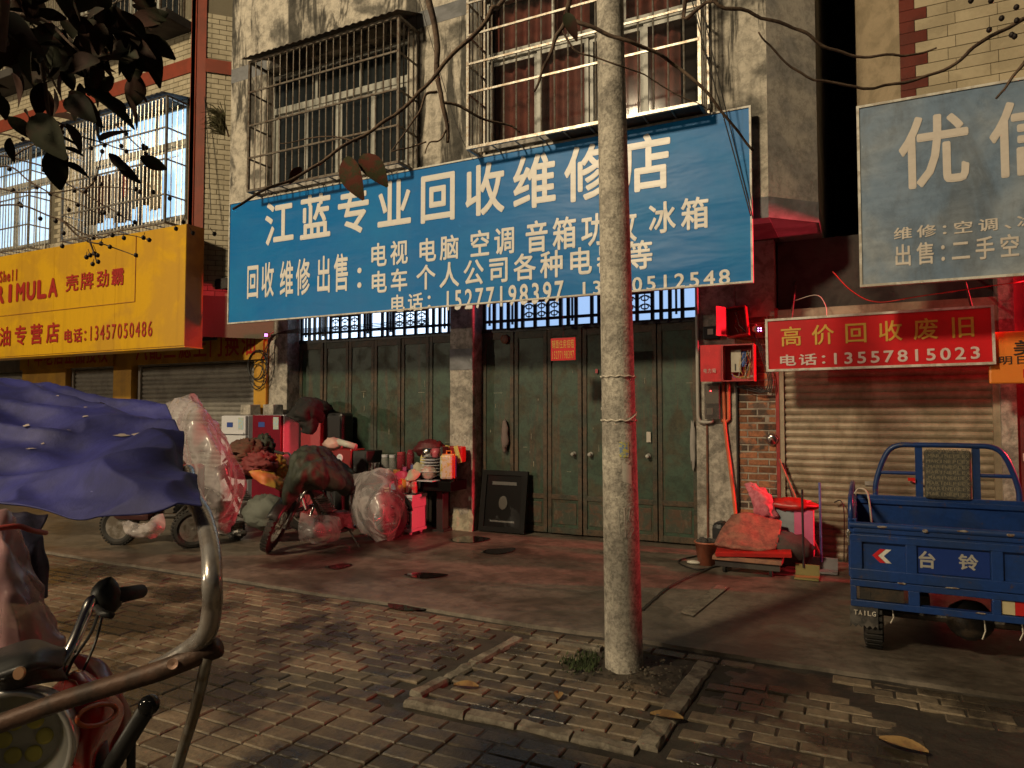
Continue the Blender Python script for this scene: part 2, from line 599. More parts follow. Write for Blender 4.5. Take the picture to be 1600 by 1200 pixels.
def mud2(u, v):
    x = -4.3 + 3.4 * u; y = 1.7 + 1.5 * v
    n = noise.noise(Vector((x * 1.6, y * 2.4, 9))) + .5 * noise.noise(Vector((x * 6, y * 8, 2))) + .25 * noise.noise(Vector((x * 17, y * 19, 2)))
    return (x, y, -.012 + .0105 * n)


tag(MB().grid(mud2, 130, 80).build('mud_film', mud_m, smooth=True), 'thin film of wet dirt in the joints in front of the kerbed square', 'mud', kind='stuff')

# puddles on the apron
def puddle(pts, name='puddle', z=.022, seed=0):
    c = Vector((sum(p[0] for p in pts) / len(pts), sum(p[1] for p in pts) / len(pts), 0))
    P = curve([(*p[:2], z) for p in pts] + [(*pts[0][:2], z)], 5)[:-1]
    P = [(p.x, p.y, z) for p in P]
    m = MB(); n = len(P)
    m.add([(c.x, c.y, z)] + P, [(0, 1 + i, 1 + (i + 1) % n) for i in range(n)])
    return tag(m.build(name, water_m), kind='structure')


puddle([(-4.34,7.05,0), (-4.26,7.32,0), (-3.94,7.3,0), (-3.96,7.02,0), (-4.16,6.92,0)])
puddle([(-3.63,6.54,0), (-3.65,6.72,0), (-3.53,6.82,0), (-3.42,6.91,0), (-3.36,6.71,0), (-3.45,6.52,0)])
puddle([(-3.78,5.33,0), (-3.69,5.46,0), (-3.41,5.51,0), (-3.48,5.34,0), (-3.63,5.27,0)])
puddle([(-4.64,5.25,0), (-4.58,5.44,0), (-4.46,5.44,0), (-4.47,5.22,0)])
puddle([(-3.36,4.53,0), (-3.18,4.58,0), (-2.99,4.57,0), (-3.08,4.43,0), (-3.25,4.42,0)], z=.006)

# the long joint crack in the apron
cp = curve([(-1.5,5.17,0), (-1.5,5.52,0), (-1.49,5.96,0), (-1.42,6.4,0), (-1.33,6.79,0), (-1.25,7.17,0), (-1.01,7.63,0)], 5)
m = MB()
for i in range(len(cp) - 1):
    a, b_ = cp[i], cp[i + 1]
    w = .012 + .008 * wob(i, .9, 2)
    d = (b_ - a).normalized(); nn = Vector((-d.y, d.x, 0)) * w
    m.add([(*(a - nn).xy, .0225), (*(a + nn).xy, .0225), (*(b_ + nn).xy, .0225), (*(b_ - nn).xy, .0225)], [(0, 3, 2, 1)])
m.build('crack', crack_m, forecourt)
q = [(-1.13,6.23,0), (-1.03,6.19,0), (-1.12,5.18,0), (-1.23,5.23,0)]
MB().add([(p[0], p[1], .0235) for p in q], [(3, 2, 1, 0)]).build('repair_strip', kerb_m, forecourt)

# kerbed square round the pole
pit = thing('kerbed_square', 'low cracked kerb of broken stones framing the paved square at the pole', 'kerb', (-1.5, 3.6, 0))


def kerb_run(a, b, n, w=.085, seed=0):
    a = Vector(a); b = Vector(b); d = (b - a)
    cuts = [0]
    for i in range(1, n): cuts.append((i + random.uniform(-.22, .22)) / n)
    cuts.append(1)
    for i in range(n):
        L0 = d.length * (cuts[i + 1] - cuts[i]) - .012
        c = a + d * (cuts[i] + cuts[i + 1]) / 2
        h = random.uniform(.010, .022)
        mb = MB()
        nx = max(3, int(L0 / .06))
        top = []
        sd = random.uniform(0, 50)
        for ii in range(nx + 1):
            u = ii / nx - .5
            for sy in (-1, 1):
                jit = .012 * noise.noise(Vector((sd, u * 6, sy)))
                top.append((u * L0, sy * (w / 2 - .012) + jit, h + .012 * noise.noise(Vector((sd, u * 5, sy * 3)))))
        side = [(p[0] * 1.01, (w / 2 + .8 * (p[1] - w / 2 + .012) if k % 2 else -w / 2 + .8 * (p[1] + w / 2 - .012)), h - .016) for k, p in enumerate(top)]
        bot = [(p[0], p[1], -.05) for p in side]
        n2 = len(top)
        fs = []
        for ii in range(nx):
            k = ii * 2
            fs.append((k, k + 2, k + 3, k + 1))
            fs.append((n2 + k, n2 + k + 2, k + 2, k)); fs.append((k + 1, k + 3, n2 + k + 3, n2 + k + 1))
            fs.append((2 * n2 + k, 2 * n2 + k + 2, n2 + k + 2, n2 + k)); fs.append((n2 + k + 1, n2 + k + 3, 2 * n2 + k + 3, 2 * n2 + k + 1))
        for e, sgn in ((0, 1), (n2 - 2, -1)):
            fs.append((e, e + 1, n2 + e + 1, n2 + e)); fs.append((n2 + e, n2 + e + 1, 2 * n2 + e + 1, 2 * n2 + e))
        mb.add(top + side + bot, fs)
        o = mb.build('kerb_stone', kerb_m, pit, loc=(c.x, c.y, 0))
        o.rotation_euler = (random.uniform(-.03, .03), random.uniform(-.02, .02), math.atan2(d.y, d.x) + random.uniform(-.03, .03))


kerb_run((-2.14, 3.06, 0), (-.92, 3.09, 0), 4)
kerb_run((-2.14, 3.14, 0), (-2.06, 4.22, 0), 4)
kerb_run((-.89, 3.12, 0), (-.86, 4.3, 0), 4, w=.11)
kerb_run((-2.0, 4.28, 0), (-1.5, 4.29, 0), 2, w=.07)

# soil and grit at the foot of the pole
def soil(u, v):
    x = -1.5 + .55 * u; y = 3.76 + .48 * v
    n = noise.noise(Vector((x * 9, y * 9, 1))) + .6 * noise.noise(Vector((x * 27, y * 27, 4)))
    e = min(1, u * 5, v * 5, (1 - u) * 5, (1 - v) * 5)
    return (x, y, -.014 + .016 * e + .01 * n)


tag(MB().grid(soil, 50, 44).build('soil', mat('dark_soil', (.075, .06, .044), (.04, .032, .024), s=14, rough=.95, bump=.6, bs=60), smooth=True), 'dark crumbly soil heaped at the foot of the concrete pole', 'soil', kind='stuff')
m = MB()
for i in range(110):
    x = random.uniform(-1.2, -.93) if i < 70 else random.uniform(-1.5, -.95); y = random.uniform(3.66, 4.2)
    r = random.uniform(.004, .010)
    m.blob((x, y, .022), (r, r * .8, r * .7), .3, 2, 6, 4, seed=i)
tag(m.build('gravel', mat('dull_grit', (.12, .1, .075), (.07, .06, .045), s=20, rough=.9, bump=.3)), 'scattered grit and small stones beside the pole foot', 'gravel', kind='stuff')
moss_m = mat('moss_green', (.045, .07, .02), (.03, .04, .015), s=20, rough=.9, bump=.4)
m = MB()
for i in range(420):
    a = random.gauss(0, 1); x = -1.5 + .06 * random.gauss(0, 1) + .03 * a; y = 3.98 + .09 * random.gauss(0, 1)
    if abs(x + 1.28) < .13 and abs(y - 4.04) < .13: continue
    h = random.uniform(.01, .04); t = random.uniform(0, 6.3); w = .005
    dx, dy = math.cos(t) * w, math.sin(t) * w
    m.add([(x - dx, y - dy, .01), (x + dx, y + dy, .01), (x + dy * 3, y - dx * 3, .012 + h)], [(0, 1, 2)])
tag(m.build('weeds', moss_m), 'small patch of green weeds left of the pole foot', 'weeds', kind='stuff')


# ---------------------------------------------------------------- building helpers
def wall_open(x0, x1, z0, z1, holes, y, th):
    """front wall (faces -y) with rectangular openings (xa, xb, za, zb)"""
    m = MB()
    xs = sorted({x0, x1, *[h[0] for h in holes], *[h[1] for h in holes]})
    for a, b in zip(xs, xs[1:]):
        h = [q for q in holes if q[0] <= a and q[1] >= b]
        if not h: m.b2((a, y, z0), (b, y + th, z1)); continue
        zs = z0
        for q in sorted(h, key=lambda q: q[2]):
            if q[2] > zs: m.b2((a, y, zs), (b, y + th, q[2]))
            zs = q[3]
        if zs < z1: m.b2((a, y, zs), (b, y + th, z1))
    return m


def window(parent, x0, x1, z0, z1, y, cols, zt, fm, curtains, glass=None, fw=.055):
    """sliding window with fixed lights over it"""
    fr = MB()
    fr.b2((x0, y, z0), (x0 + fw, y + .07, z1)); fr.b2((x1 - fw, y, z0), (x1, y + .07, z1))
    fr.b2((x0 + fw, y, z1 - fw), (x1 - fw, y + .07, z1)); fr.b2((x0 + fw, y, z0), (x1 - fw, y + .07, z0 + fw))
    fr.b2((x0 + fw, y - .004, zt - .045), (x1 - fw, y + .074, zt + .045))
    win = fr.build('window', fm, parent, bevel=.004)
    n = cols
    step = (x1 - x0 - 2 * fw) / n
    for i in range(n):
        a = x0 + fw + i * step; b = a + step
        yo = y + (.012 if i % 2 else .038)
        s = MB()
        s.b2((a, yo, z0 + fw), (a + .045, yo + .022, zt - .045)); s.b2((b - .045, yo, z0 + fw), (b, yo + .022, zt - .045))
        s.b2((a + .045, yo, z0 + fw), (b - .045, yo + .022, z0 + fw + .05)); s.b2((a + .045, yo, zt - .09), (b - .045, yo + .022, zt - .045))
        s.build('sash', fm, win)
        MB().b2((a + .04, yo + .008, z0 + fw + .04), (b - .04, yo + .014, zt - .08)).build('pane', glass or pane_dark, win)
    for i in range(3):
        w3 = (x1 - x0 - 2 * fw) / 3
        a = x0 + fw + i * w3
        if i: MB().b2((a - .02, y + .004, zt + .045), (a + .02, y + .066, z1 - fw)).build('mullion', fm, win)
        MB().b2((a + (.02 if i else 0), y + .03, zt + .045), (a + w3 - (.02 if i < 2 else 0), y + .036, z1 - fw)).build('pane', glass or pane_dark, win)
    for a, b, cm in curtains:
        def cf(u, v, a=a, b=b):
            x = a + (b - a) * u
            return (x, y + .15 + .03 * math.sin(x * 38 + 2 * wob(x, 3, 1)), z0 + .03 + (z1 - z0 - .06) * v)
        MB().grid(cf, 60, 6).build('curtain', cm, win, smooth=True)
    return win


def shutter(parent, x0, x1, z0, z1, y, pitch, m, name='roller_shutter'):
    sh = MB().b2((x0 - .03, y - .06, z1 - .02), (x1 + .03, y + .14, z1 + .22)).build(name, m, parent)
    for xa, xb in ((x0 - .03, x0 + .025), (x1 - .025, x1 + .03)):
        MB().b2((xa, y - .05, z0), (xb, y + .05, z1 - .021)).build('guide_rail', m, sh)
    prof = [(0, 0), (-.006, .1), (-.016, .3), (-.02, .55), (-.014, .8), (-.002, .97), (0.006, .985), (.006, 1)]
    w = x1 - x0 - .05
    vs = []
    for yy, t in prof:
        vs += [(-w / 2, yy, t * pitch), (w / 2, yy, t * pitch)]
    fs = [(2 * i, 2 * i + 1, 2 * i + 3, 2 * i + 2) for i in range(len(prof) - 1)]
    proto = None
    n = int((z1 - z0) / pitch)
    for k in range(n):
        loc = ((x0 + x1) / 2, y + random.uniform(-.001, .001), z0 + k * pitch)
        if proto is None:
            proto = MB().add(vs, fs).build('slat', m, sh, loc=loc)
        else:
            copy_of(proto, sh, loc, rot=(0, random.uniform(-.0008, .0008), 0))
    return sh


def tile_wall(parent, o, ux, L, z0, z1, tw, th, m, name='tile', limit=10 ** 6, skip=None, bond=.5, rest_name='tiling'):
    """tiles on a vertical plane: origin o (x, y), unit direction ux, outward normal to the right of ux turned -90"""
    ux = Vector((*ux, 0)).normalized(); nrm = Vector((ux.y, -ux.x, 0))
    rz = math.atan2(ux.y, ux.x)
    x, h = tw - .008, th - .007
    t = .008; b = .003
    vs = [(-x / 2, 0, -h / 2), (x / 2, 0, -h / 2), (x / 2, 0, h / 2), (-x / 2, 0, h / 2),
          (-x / 2 + b, -t, -h / 2 + b), (x / 2 - b, -t, -h / 2 + b), (x / 2 - b, -t, h / 2 - b), (-x / 2 + b, -t, h / 2 - b)]
    fs = [(4, 5, 6, 7), (0, 1, 5, 4), (1, 2, 6, 5), (2, 3, 7, 6), (3, 0, 4, 7)]
    proto = None; cnt = 0; rest = MB()
    r = 0
    z = z0 + th / 2
    while z < z1:
        s = -(r % 2) * bond * tw
        while s < L:
            a, e = max(s, 0), min(s + tw, L)
            if e - a > .03:
                c = (a + e) / 2
                p = Vector((o[0], o[1], z)) + ux * c
                if not (skip and skip(p.x, p.z, (e - a) / 2)):
                    sx = (e - a - .008) / x
                    if cnt < limit:
                        if proto is None:
                            proto = MB().add(vs, fs).build(name, m, parent, loc=p); ob = proto
                        else: ob = copy_of(proto, parent, p)
                        ob.rotation_euler = (random.uniform(-.006, .006), 0, rz + random.uniform(-.004, .004)); ob.scale = (sx, 1, 1)
                    else:
                        rest.add(vs, fs, Matrix.Translation(p) @ Matrix.Rotation(rz, 4, 'Z') @ Matrix.Diagonal((sx, 1, 1, 1)))
                    cnt += 1
            s += tw
        z += th; r += 1
    if rest.v: tag(rest.build(rest_name, m, parent), kind='stuff')
    return cnt


# ---------------------------------------------------------------- middle building: the repair shop
YD, YW = 7.95, 6.9
bld = thing('repair_shop_building', 'stained grey plaster building behind the large blue repair shop banner', 'building', (-4.3, 8, 0))
holes = [(-7.22, -4.88, 4.52, 6.2), (-3.86, -1.3, 4.52, 6.3)]
upper = wall_open(-7.9, -.745, 3.54, 11, holes, YW, .22).build('wall', plaster, bld)
# splayed corner and side
m = MB()
c0, c1 = Vector((-.745, YW)), Vector((-.335, YW + .41))
m.add([(c0.x, c0.y, 3.54), (c1.x, c1.y, 3.54), (c1.x, c1.y, 11), (c0.x, c0.y, 11)], [(0, 1, 2, 3)])
m.add([(c1.x, c1.y, 3.54), (c1.x, 16, 3.54), (c1.x, 16, 11), (c1.x, c1.y, 11)], [(0, 1, 2, 3)])
m.build('corner_wall', plaster_clean, bld)
m = MB()
m.b2((-7.9, YW - .004, 3.34), (-.745, YW + .2, 3.54))
m.add([(c0.x, c0.y - .004, 3.34), (c1.x + .004, c1.y, 3.34), (c1.x + .004, c1.y, 3.54), (c0.x, c0.y - .004, 3.54)], [(0, 1, 2, 3)])
m.add([(c1.x + .004, c1.y, 3.34), (c1.x + .004, 16, 3.34), (c1.x + .004, 16, 3.54), (c1.x + .004, c1.y, 3.54)], [(0, 1, 2, 3)])
m.add([(c0.x, c0.y, 3.345), (c1.x, c1.y, 3.345), (c1.x, 8.4, 3.345), (c0.x, 8.4, 3.345)], [(3, 2, 1, 0)])
m.build('base_band', grey_band, bld)
MB().b2((-7.9, YW + .2, 3.34), (-.745, 8.6, 3.5)).build('soffit', dark_matt, bld)
for a, b in ((-7.898, -7.22), (-4.88, -3.86), (-1.3, -.75)):
    MB().b2((a, YW - .003, 6.16), (b, YW + .05, 6.36)).build('floor_band', grey_band, bld)
MB().b2((-7.9, 9.6, 3.5), (-.34, 9.8, 11)).build('rear_wall', dark_matt, bld)
MB().b2((-7.9, 7.5, 3.5), (-.76, 7.52, 11)).build('room_backing', mat('dark_room', (.01, .009, .008), rough=.9, bump=0), bld)
for x0_, x1_, z0_, z1_ in holes:
    MB().b2((x0_ - .04, YW - .05, z0_ - .05), (x1_ + .04, YW + .1, z0_ - .001)).build('sill', plaster_clean, bld, bevel=.006)
window(bld, -7.22, -4.88, 4.52, 6.14, YW + .1, 4, 5.64, alu, [(-7.1, -6.2, curtain_g)])
window(bld, -3.86, -1.3, 4.52, 6.3, YW + .1, 4, 5.62, alu, [(-3.8, -2.62, curtain_m), (-2.3, -1.62, curtain_m)],
       glass=mat('thin_window_glass', (.06, .05, .045), rough=.1, bump=0, fine=0, alpha=.16, spec=.5))

# pillars at street level
def pillar(x0, x1, y, name='pillar', z1=3.34):
    m = MB()
    nz = 16
    def face(u, v):
        t = u * 4
        x = x0 if t < 1 else (x0 + (x1 - x0) * (t - 1) if t < 2 else x1 if t < 3 else x1)
        return None
    m.b2((x0, y, 0), (x1, YD + .2, z1))
    return m.build(name, cement, bld, bevel=.012)


pl = pillar(-7.92, -7.56, 7.7)
pm = pillar(-4.75, -4.41, 7.7)
pr = pillar(-1.63, -1.2, 7.8)
for p_, xx in ((pm, -4.58),):
    MB().b2((xx - .168, 7.692, 2.05), (xx + .168, 7.699, 2.32)).build('pillar_patch', grey_band, p_)
def foot(u, v):
    a = -.19 + .38 * u
    return (-4.58 + a, 7.69 - .03 * (1 - v) ** 2 - .02 * abs(noise.noise(Vector((u * 4, v * 5, 3)))), .01 + .42 * v * (.45 + 1.1 * abs(noise.noise(Vector((u * 4, 1, 5))))))
MB().grid(foot, 14, 10).build('mortar_splash', mat('pale_mortar', (.42, .38, .28), (.26, .23, .17), s=9, rough=.9, bump=.4, bs=40), pm, smooth=True)
scrawl_m = mat('chalk_scrawl', (.5, .47, .42), rough=.9, bump=0)
def scrawl(parent, strokes, r, y, m):
    mb = MB()
    for s in strokes: mb.tube([(p[0], y, p[2]) for p in s], r, 4)
    return mb.build('scrawl', m, parent)
text('78181', (-4.72,7.69,1.23), (-4.43,7.69,1.1), 7.694, scrawl_m, pm, bold=.0)
text('50724', (-4.72,7.69,1.06), (-4.43,7.69,0.97), 7.694, scrawl_m, pm, bold=-.01)

# green folding doors
door_rust = mat('rusty_kick_panel', (.045, .055, .038), (.085, .05, .03), s=9, lo=.42, hi=.58, rough=.7, bump=.4, bs=40, streak=.6, streak_c=(.16, .13, .09), streak_s=(20, 20, 9))
chip_m = mat('chipped_paint', (.32, .31, .25), (.2, .17, .1), s=20, rough=.7, bump=.1)
def door_bay(x0, x1, n, knobs=()):
    w = (x1 - x0) / n
    for i in range(n):
        a = x0 + i * w + .006; b = x0 + (i + 1) * w - .006
        y = YD + random.uniform(-.006, .006)
        m = MB().b2((a, y, .03), (b, y + .03, 2.53))
        d = m.build('door_leaf', door_green, bld)
        fr = MB()
        for xa, xb in ((a, a + .05), (b - .05, b)):
            fr.b2((xa, y - .016, .03), (xb, y + .001, 2.53))
        fr.b2((a + .05, y - .014, 2.44), (b - .05, y + .001, 2.53)); fr.b2((a + .05, y - .014, .03), (b - .05, y + .001, .1))
        fr.b2((a + .05, y - .014, .44), (b - .05, y + .001, .5))
        fr.build('door_frame', door_edge, d, bevel=.003)
        kp = MB().b2((a + .075, y - .008, .14), (b - .075, y + .001, .4))
        k = kp.build('kick_panel', door_rust, d, bevel=.005)
        for q in range(random.choice((1, 2, 4, 5))):
            sx_, sz_ = random.uniform(a + .07, b - .07), random.uniform(.6, 2.0)
            if random.random() < .7: MB().box((sx_, y - .0015, sz_), (random.uniform(.004, .01), .003, random.uniform(.02, .09))).build('paint_scratch', chip_m, d)
            else: MB().box((sx_, y - .0015, sz_), (random.uniform(.05, .16), .003, random.uniform(.003, .006))).build('paint_scratch', chip_m, d)
        if i in knobs:
            mm = MB().lathe([(.03, 0), (.03, .012), (.016, .018), (.014, .05), (.024, .06), (.02, .078)], 14, Matrix.Translation((b - .1 if i % 2 == 0 else a + .1, y - .002, 1.0)) @ Matrix.Rotation(math.pi / 2, 4, 'X'))
            mm.build('lock_knob', alu, d, smooth=True)


door_bay(-7.54, -4.76, 6)
door_bay(-4.40, -1.64, 6, (2, 3, 4))
MB().b2((-7.56, YD + .06, 0), (-1.63, YD + .12, 3.34)).build('door_backing', dark_matt, bld)

# transoms with iron fretwork, lit from inside
fret_m = black_paint
def transom(x0, x1, z0, z1, seed, pm_):
    random.seed(seed)
    t = MB().b2((x0, YD - .03, z0 - .02), (x1, YD + .05, z0 + .03)).b2((x0, YD - .03, z1 - .03), (x1, YD + .05, z1)).build('transom', fret_m, bld)
    MB().b2((x0, YD + .052, z0 + .031), (x1, YD + .058, z1 - .031)).build('pane', pm_, t)
    # bars
    x = x0 + .02
    k = 0
    widths = [.14, .1, .1, .11, .09, .17, .17, .17, .1, .1, .2, .09, .1, .18, .18, .18, .1, .1, .14, .14]
    tot = sum(widths); sc_ = (x1 - x0 - .04) / tot
    vb = None; hb = None
    zm = z0 + .13
    zt = z1 - .19
    for w in widths:
        w *= sc_
        if vb is None: vb = MB().box((0, 0, (z1 - z0) / 2), (.042, .03, z1 - z0 - .05)).build('bar', fret_m, t, loc=(x, YD + .01, z0)); 
        else: copy_of(vb, t, (x, YD + .01, z0))
        if .155 * sc_ < w < .19 * sc_:
            # curled panel
            mb = MB()
            cx = x + w / 2; cz = zm + .105
            for q in range(2):
                for sgn in (-1, 1):
                    pts = [(cx + sgn * (w * .36) * math.cos(a) * (1 - a / 9), YD + .01, cz + (q * 2 - 1) * .05 + .045 * math.sin(a) * (1 - a / 9)) for a in [i * .6 for i in range(10)]]
                    mb.tube(pts, .0075, 4)
            mb.tube([(cx, YD + .01, zm), (cx, YD + .01, zm + .21)], .007, 4)
            mb.build('scroll', fret_m, t)
            o = MB().box((0, 0, 0), (w, .028, .026)).build('bar', fret_m, t, loc=(cx, YD + .012, zm + .225))
        elif k % 3 == 0:
            MB().box((0, 0, 0), (.022, .026, zt - zm + .1)).build('bar', fret_m, t, loc=(x + w * .5, YD + .012, (zt + zm) / 2))
        x += w; k += 1
    for z in (zm, zt):
        MB().box((0, 0, 0), (x1 - x0 - .04, .028, .036)).build('bar', fret_m, t, loc=((x0 + x1) / 2, YD + .0125, z))
    random.seed(7)


transom(-7.54, -4.76, 2.55, 3.3, 1, pane_lit)
transom(-4.40, -1.64, 2.55, 3.3, 2, pane_dim)

# brick pier beside the right hand pillar
pier = MB().b2((-1.196, 7.812, 0), (-.80, 8.3, 3.34)).build('brick_pier', mortar, bld)
bvs, bfs = paver_mesh(.2, .062, h=.03, b=.005)
bz = .06; row = 0; proto = None
while bz < 2.55:
    x = -1.195 + (0 if row % 2 else -.1)
    while x < -.81:
        a = max(x, -1.195); e = min(x + .2, -.805)
        if e - a > .04:
            loc = ((a + e) / 2, 7.806 + random.uniform(-.004, .005), bz)
            if proto is None: proto = MB().add(bvs, bfs, Matrix.Rotation(math.pi / 2, 4, 'X')).build('brick', brick_m, pier, loc=loc); o = proto
            else: o = copy_of(proto, pier, loc)
            o.scale = ((e - a) / .2, 1, random.uniform(.9, 1.08)); o.rotation_euler = (0, random.uniform(-.02, .02), random.uniform(-.02, .02))
        x += .212
    bz += .076; row += 1

# ---------------------------------------------------------------- left building: yellow shop, tiled upper storeys
lb = thing('tiled_shop_building', 'cream tiled building with red brown trim above the yellow shop', 'building', (-11, 8, 0))
YL = 6.9
lh = [(-11.2, -8.8, 4.35, 6.12), (-14.6, -12.1, 4.35, 6.0), (-11.6, -9.0, 7.35, 9)]
lw = wall_open(-19, -8.62, 2.6, 11, lh, YL, .2).build('wall', grout, lb)
sk = lambda x, z, hw: any(h[0] - .02 < x + hw and x - hw < h[1] + .02 and h[2] - .04 < z < h[3] + .04 for h in lh)
# splayed corner strip
m = MB()
e0 = Vector((-8.62, YL)); e1 = Vector((-7.7, YL + .92))
m.add([(e0.x, e0.y, 2.6), (e1.x, e1.y, 2.6), (e1.x, e1.y, 11), (e0.x, e0.y, 11)], [(0, 1, 2, 3)])
cw = m.build('corner_wall', grout, lb)
tile_wall(cw, (e0.x + .07, e0.y + .07), (1, 1), .9, 3.2, 7.4, .2, .075, tile_l, limit=280)
tile_wall(lw, (-13.0, YL), (1, 0), 4.3, 4.1, 7.3, .2, .075, tile_l, limit=0, skip=sk)
tile_wall(lw, (-19, YL), (1, 0), 6.0, 4.1, 8.5, .2, .075, tile_l, limit=0, skip=sk, rest_name='far_tiling')
tr = MB()
tr.b2((-8.70, YL - .03, 4.0), (-8.6, YL + .06, 9.5))
tr.add([(e0.x - .09, e0.y - .03, 4.0), (e0.x + .0, e0.y - .03, 4.0), (e0.x + .11, e0.y + .07, 4.0), (e0.x - .09, e0.y - .03, 9.5), (e0.x, e0.y - .03, 9.5), (e0.x + .11, e0.y + .07, 9.5)],
       [(0, 1, 4, 3), (1, 2, 5, 4)])
tr.build('corner_trim', red_trim, lb)
tr = MB().b2((-19, YL - .025, 6.5), (-8.711, YL + .03, 6.72))
tr.build('band_trim', red_trim, lb)
tr = MB(); q0 = e0 + Vector((.115, .055)); q1 = e1 + Vector((0.01, -.03))
tr.add([(q0.x, q0.y, 6.5), (q1.x, q1.y, 6.5), (q1.x, q1.y, 6.7), (q0.x, q0.y, 6.7)], [(0, 1, 2, 3)])
tr.build('corner_band_trim', red_trim, lb)
window(lb, -11.2, -8.8, 4.35, 6.12, YL + .1, 4, 5.55, alu, [], glass=pane_glow)
window(lb, -14.6, -12.1, 4.35, 6.0, YL + .1, 4, 5.5, alu, [], glass=pane_glow)
window(lb, -11.6, -9.0, 7.35, 9, YL + .1, 4, 8.5, alu, [])
MB().b2((-19, YL + .5, 2.6), (-8.7, YL + .52, 11)).build('room_backing', dark_matt, lb)
# third floor slab that carries the balcony bars
MB().b2((-19, 6.45, 7.12), (-8.72, 6.95, 7.26)).build('balcony_slab', dark_matt, lb, bevel=.01)
# street level
MB().b2((-19, 8.0, 0), (-7.92, 8.2, 3.4)).build('ground_wall', dark_matt, lb)
MB().b2((-19, YL + .21, 3.3), (-7.92, 8.4, 3.45)).build('soffit', dark_matt, lb)
for x0_, x1_ in ((-8.18, -7.93), (-11.5, -11.02), (-14.2, -12.85), (-16.4, -15.9)):
    MB().b2((x0_, 7.65, 0), (x1_, 8.0, 3.3)).build('pillar', yellow_wall, lb, bevel=.008)
shutter(lb, -10.95, -8.2, .02, 2.3, 7.8, .075, shutter_l)
shutter(lb, -12.8, -11.53, .02, 2.3, 7.8, .075, shutter_l)
shutter(lb, -15.85, -14.25, .02, 2.3, 7.8, .075, shutter_l)
for x0_, x1_, s_, a_, b_ in ((-11.0, -7.95, '汽配三滤上门换油', (-10.68,7.6,2.53), (-7.93,7.6,2.22)), (-14.2, -11.45, '十年老店正品授权', (-13.81,7.6,2.55), (-11.27,7.6,2.24))):
    h = MB().b2((x0_, 7.605, 2.3), (x1_, 7.648, 2.78)).build('fascia', yellow_wall, lb)
    a_ = (x0_ + .12, 0, 2.72); b_ = (x1_ - .12, 0, 2.37)
    text(s_, a_, b_, 7.602, red_text, h, bold=.02)
# grey concrete block pieces on top of the fridges' side of the pillar

# ---------------------------------------------------------------- right building
rb = thing('buff_tiled_building', 'buff tiled building with dark red stepped corner tiles behind the faded banner', 'building', (2.5, 8, 0))
YR = 6.7
rw = MB().b2((.35, YR, 3.3), (7, YR + .2, 11)).build('wall', grout, rb)
m = MB()
m.add([(.35, YR, 3.3), (.02, YR + .33, 3.3), (.02, YR + .33, 11), (.35, YR, 11)], [(3, 2, 1, 0)])
m.add([(.02, YR + .33, 3.3), (.02, 16, 3.3), (.02, 16, 11), (.02, YR + .33, 11)], [(3, 2, 1, 0)])
m.build('corner_wall', mat('side_mosaic', (.33, .26, .17), (.24, .19, .12), s=5, rough=.6, bump=.4, bs=35), rb)
TH = .098
# stepped quoins of dark tiles, then the buff courses
proto = None
r = 0
z = 3.35
while z < 7:
    w = .20 if r % 2 else .11
    zc = z + TH / 2
    o = MB().b2((.352, YR - .013, z + .002), (.352 + w, YR, z + TH - .002)).build('quoin_tile', quoin_m, rw)
    s = .352 + w + .003
    k = 0
    tw = .29
    first_w = tw * (.5 if (r // 1) % 2 else 1.0)
    while s < (3.2 if z < 6 else 1.6):
        e = s + (first_w if k == 0 else tw)
        MB().b2((s + .002, YR - .011 - random.uniform(0, .002), z + .003), (e - .002, YR, z + TH - .003)).build('tile', tile_r, rw)
        s = e; k += 1
    z += TH; r += 1
MB().b2((.02, 8.3, 0), (7, 8.5, 3.4)).build('ground_wall', dark_matt, rb)
MB().b2((.03, YR + .2, 3.3), (7, 8.5, 3.42)).build('soffit', dark_matt, rb)
m = MB().b2((-.78, 7.98, 2.35), (1.2, 8.2, 3.34)); m.build('shutter_header', dark_matt, rb)  # recess gloom above the shutter put into the wall colour
shutter(rb, -.745, 1.12, .015, 2.36, 7.84, .077, shutter_m)
MB().b2((-.80, 7.78, 0), (-.765, 8.0, 2.6)).build('shutter_jamb', mat('red_jamb', (.35, .03, .03), (.25, .02, .02), s=8, rough=.6, bump=.1), rb)
MB().b2((1.15, 7.74, 0), (1.27, 8.0, 3.3)).build('shutter_jamb', cement, rb)
MB().b2((1.271, 7.8, 0), (2.6, 7.98, 3.3)).build('shop_wall', mat('maroon_wall', (.13, .03, .025), (.09, .022, .02), s=4, rough=.6, bump=.15), rb)
MB().b2((2.6, 7.78, 0), (7, 7.98, 3.3)).build('shop_wall', cement, rb)
MB().b2((-.36, 13, 0), (.04, 13.2, 11)).build('alley_end', dark_matt, rb)  # dark wall added to keep the alley gap black
handle = MB().b2((.02, 7.80, .78), (.12, 7.83, .82)).build('shutter_lock', alu, rb)


# ---------------------------------------------------------------- lamps of the place
sl = thing('street_lamp', 'tall street lamp with a curved arm standing behind the viewer', 'street lamp', (-7.6, -10.6, 0))
m = MB().tube(curve([(-7.6, -10.6, 0), (-7.6, -10.6, 5), (-7.6, -10.6, 10.6), (-7.4, -10.2, 11.2), (-6.9, -9.3, 11.32)], 4), .07, 10)
m.build('lamp_post', black_paint, sl)
MB().blob((-6.75, -9.08, 11.32), (.2, .4, .09), 0, 1, 14, 8).build('lamp_head', alu, sl, smooth=True)
lamp('lamp_light', 'POINT', LAMP, 10000, (1.0, .80, .51), sl, size=.8)

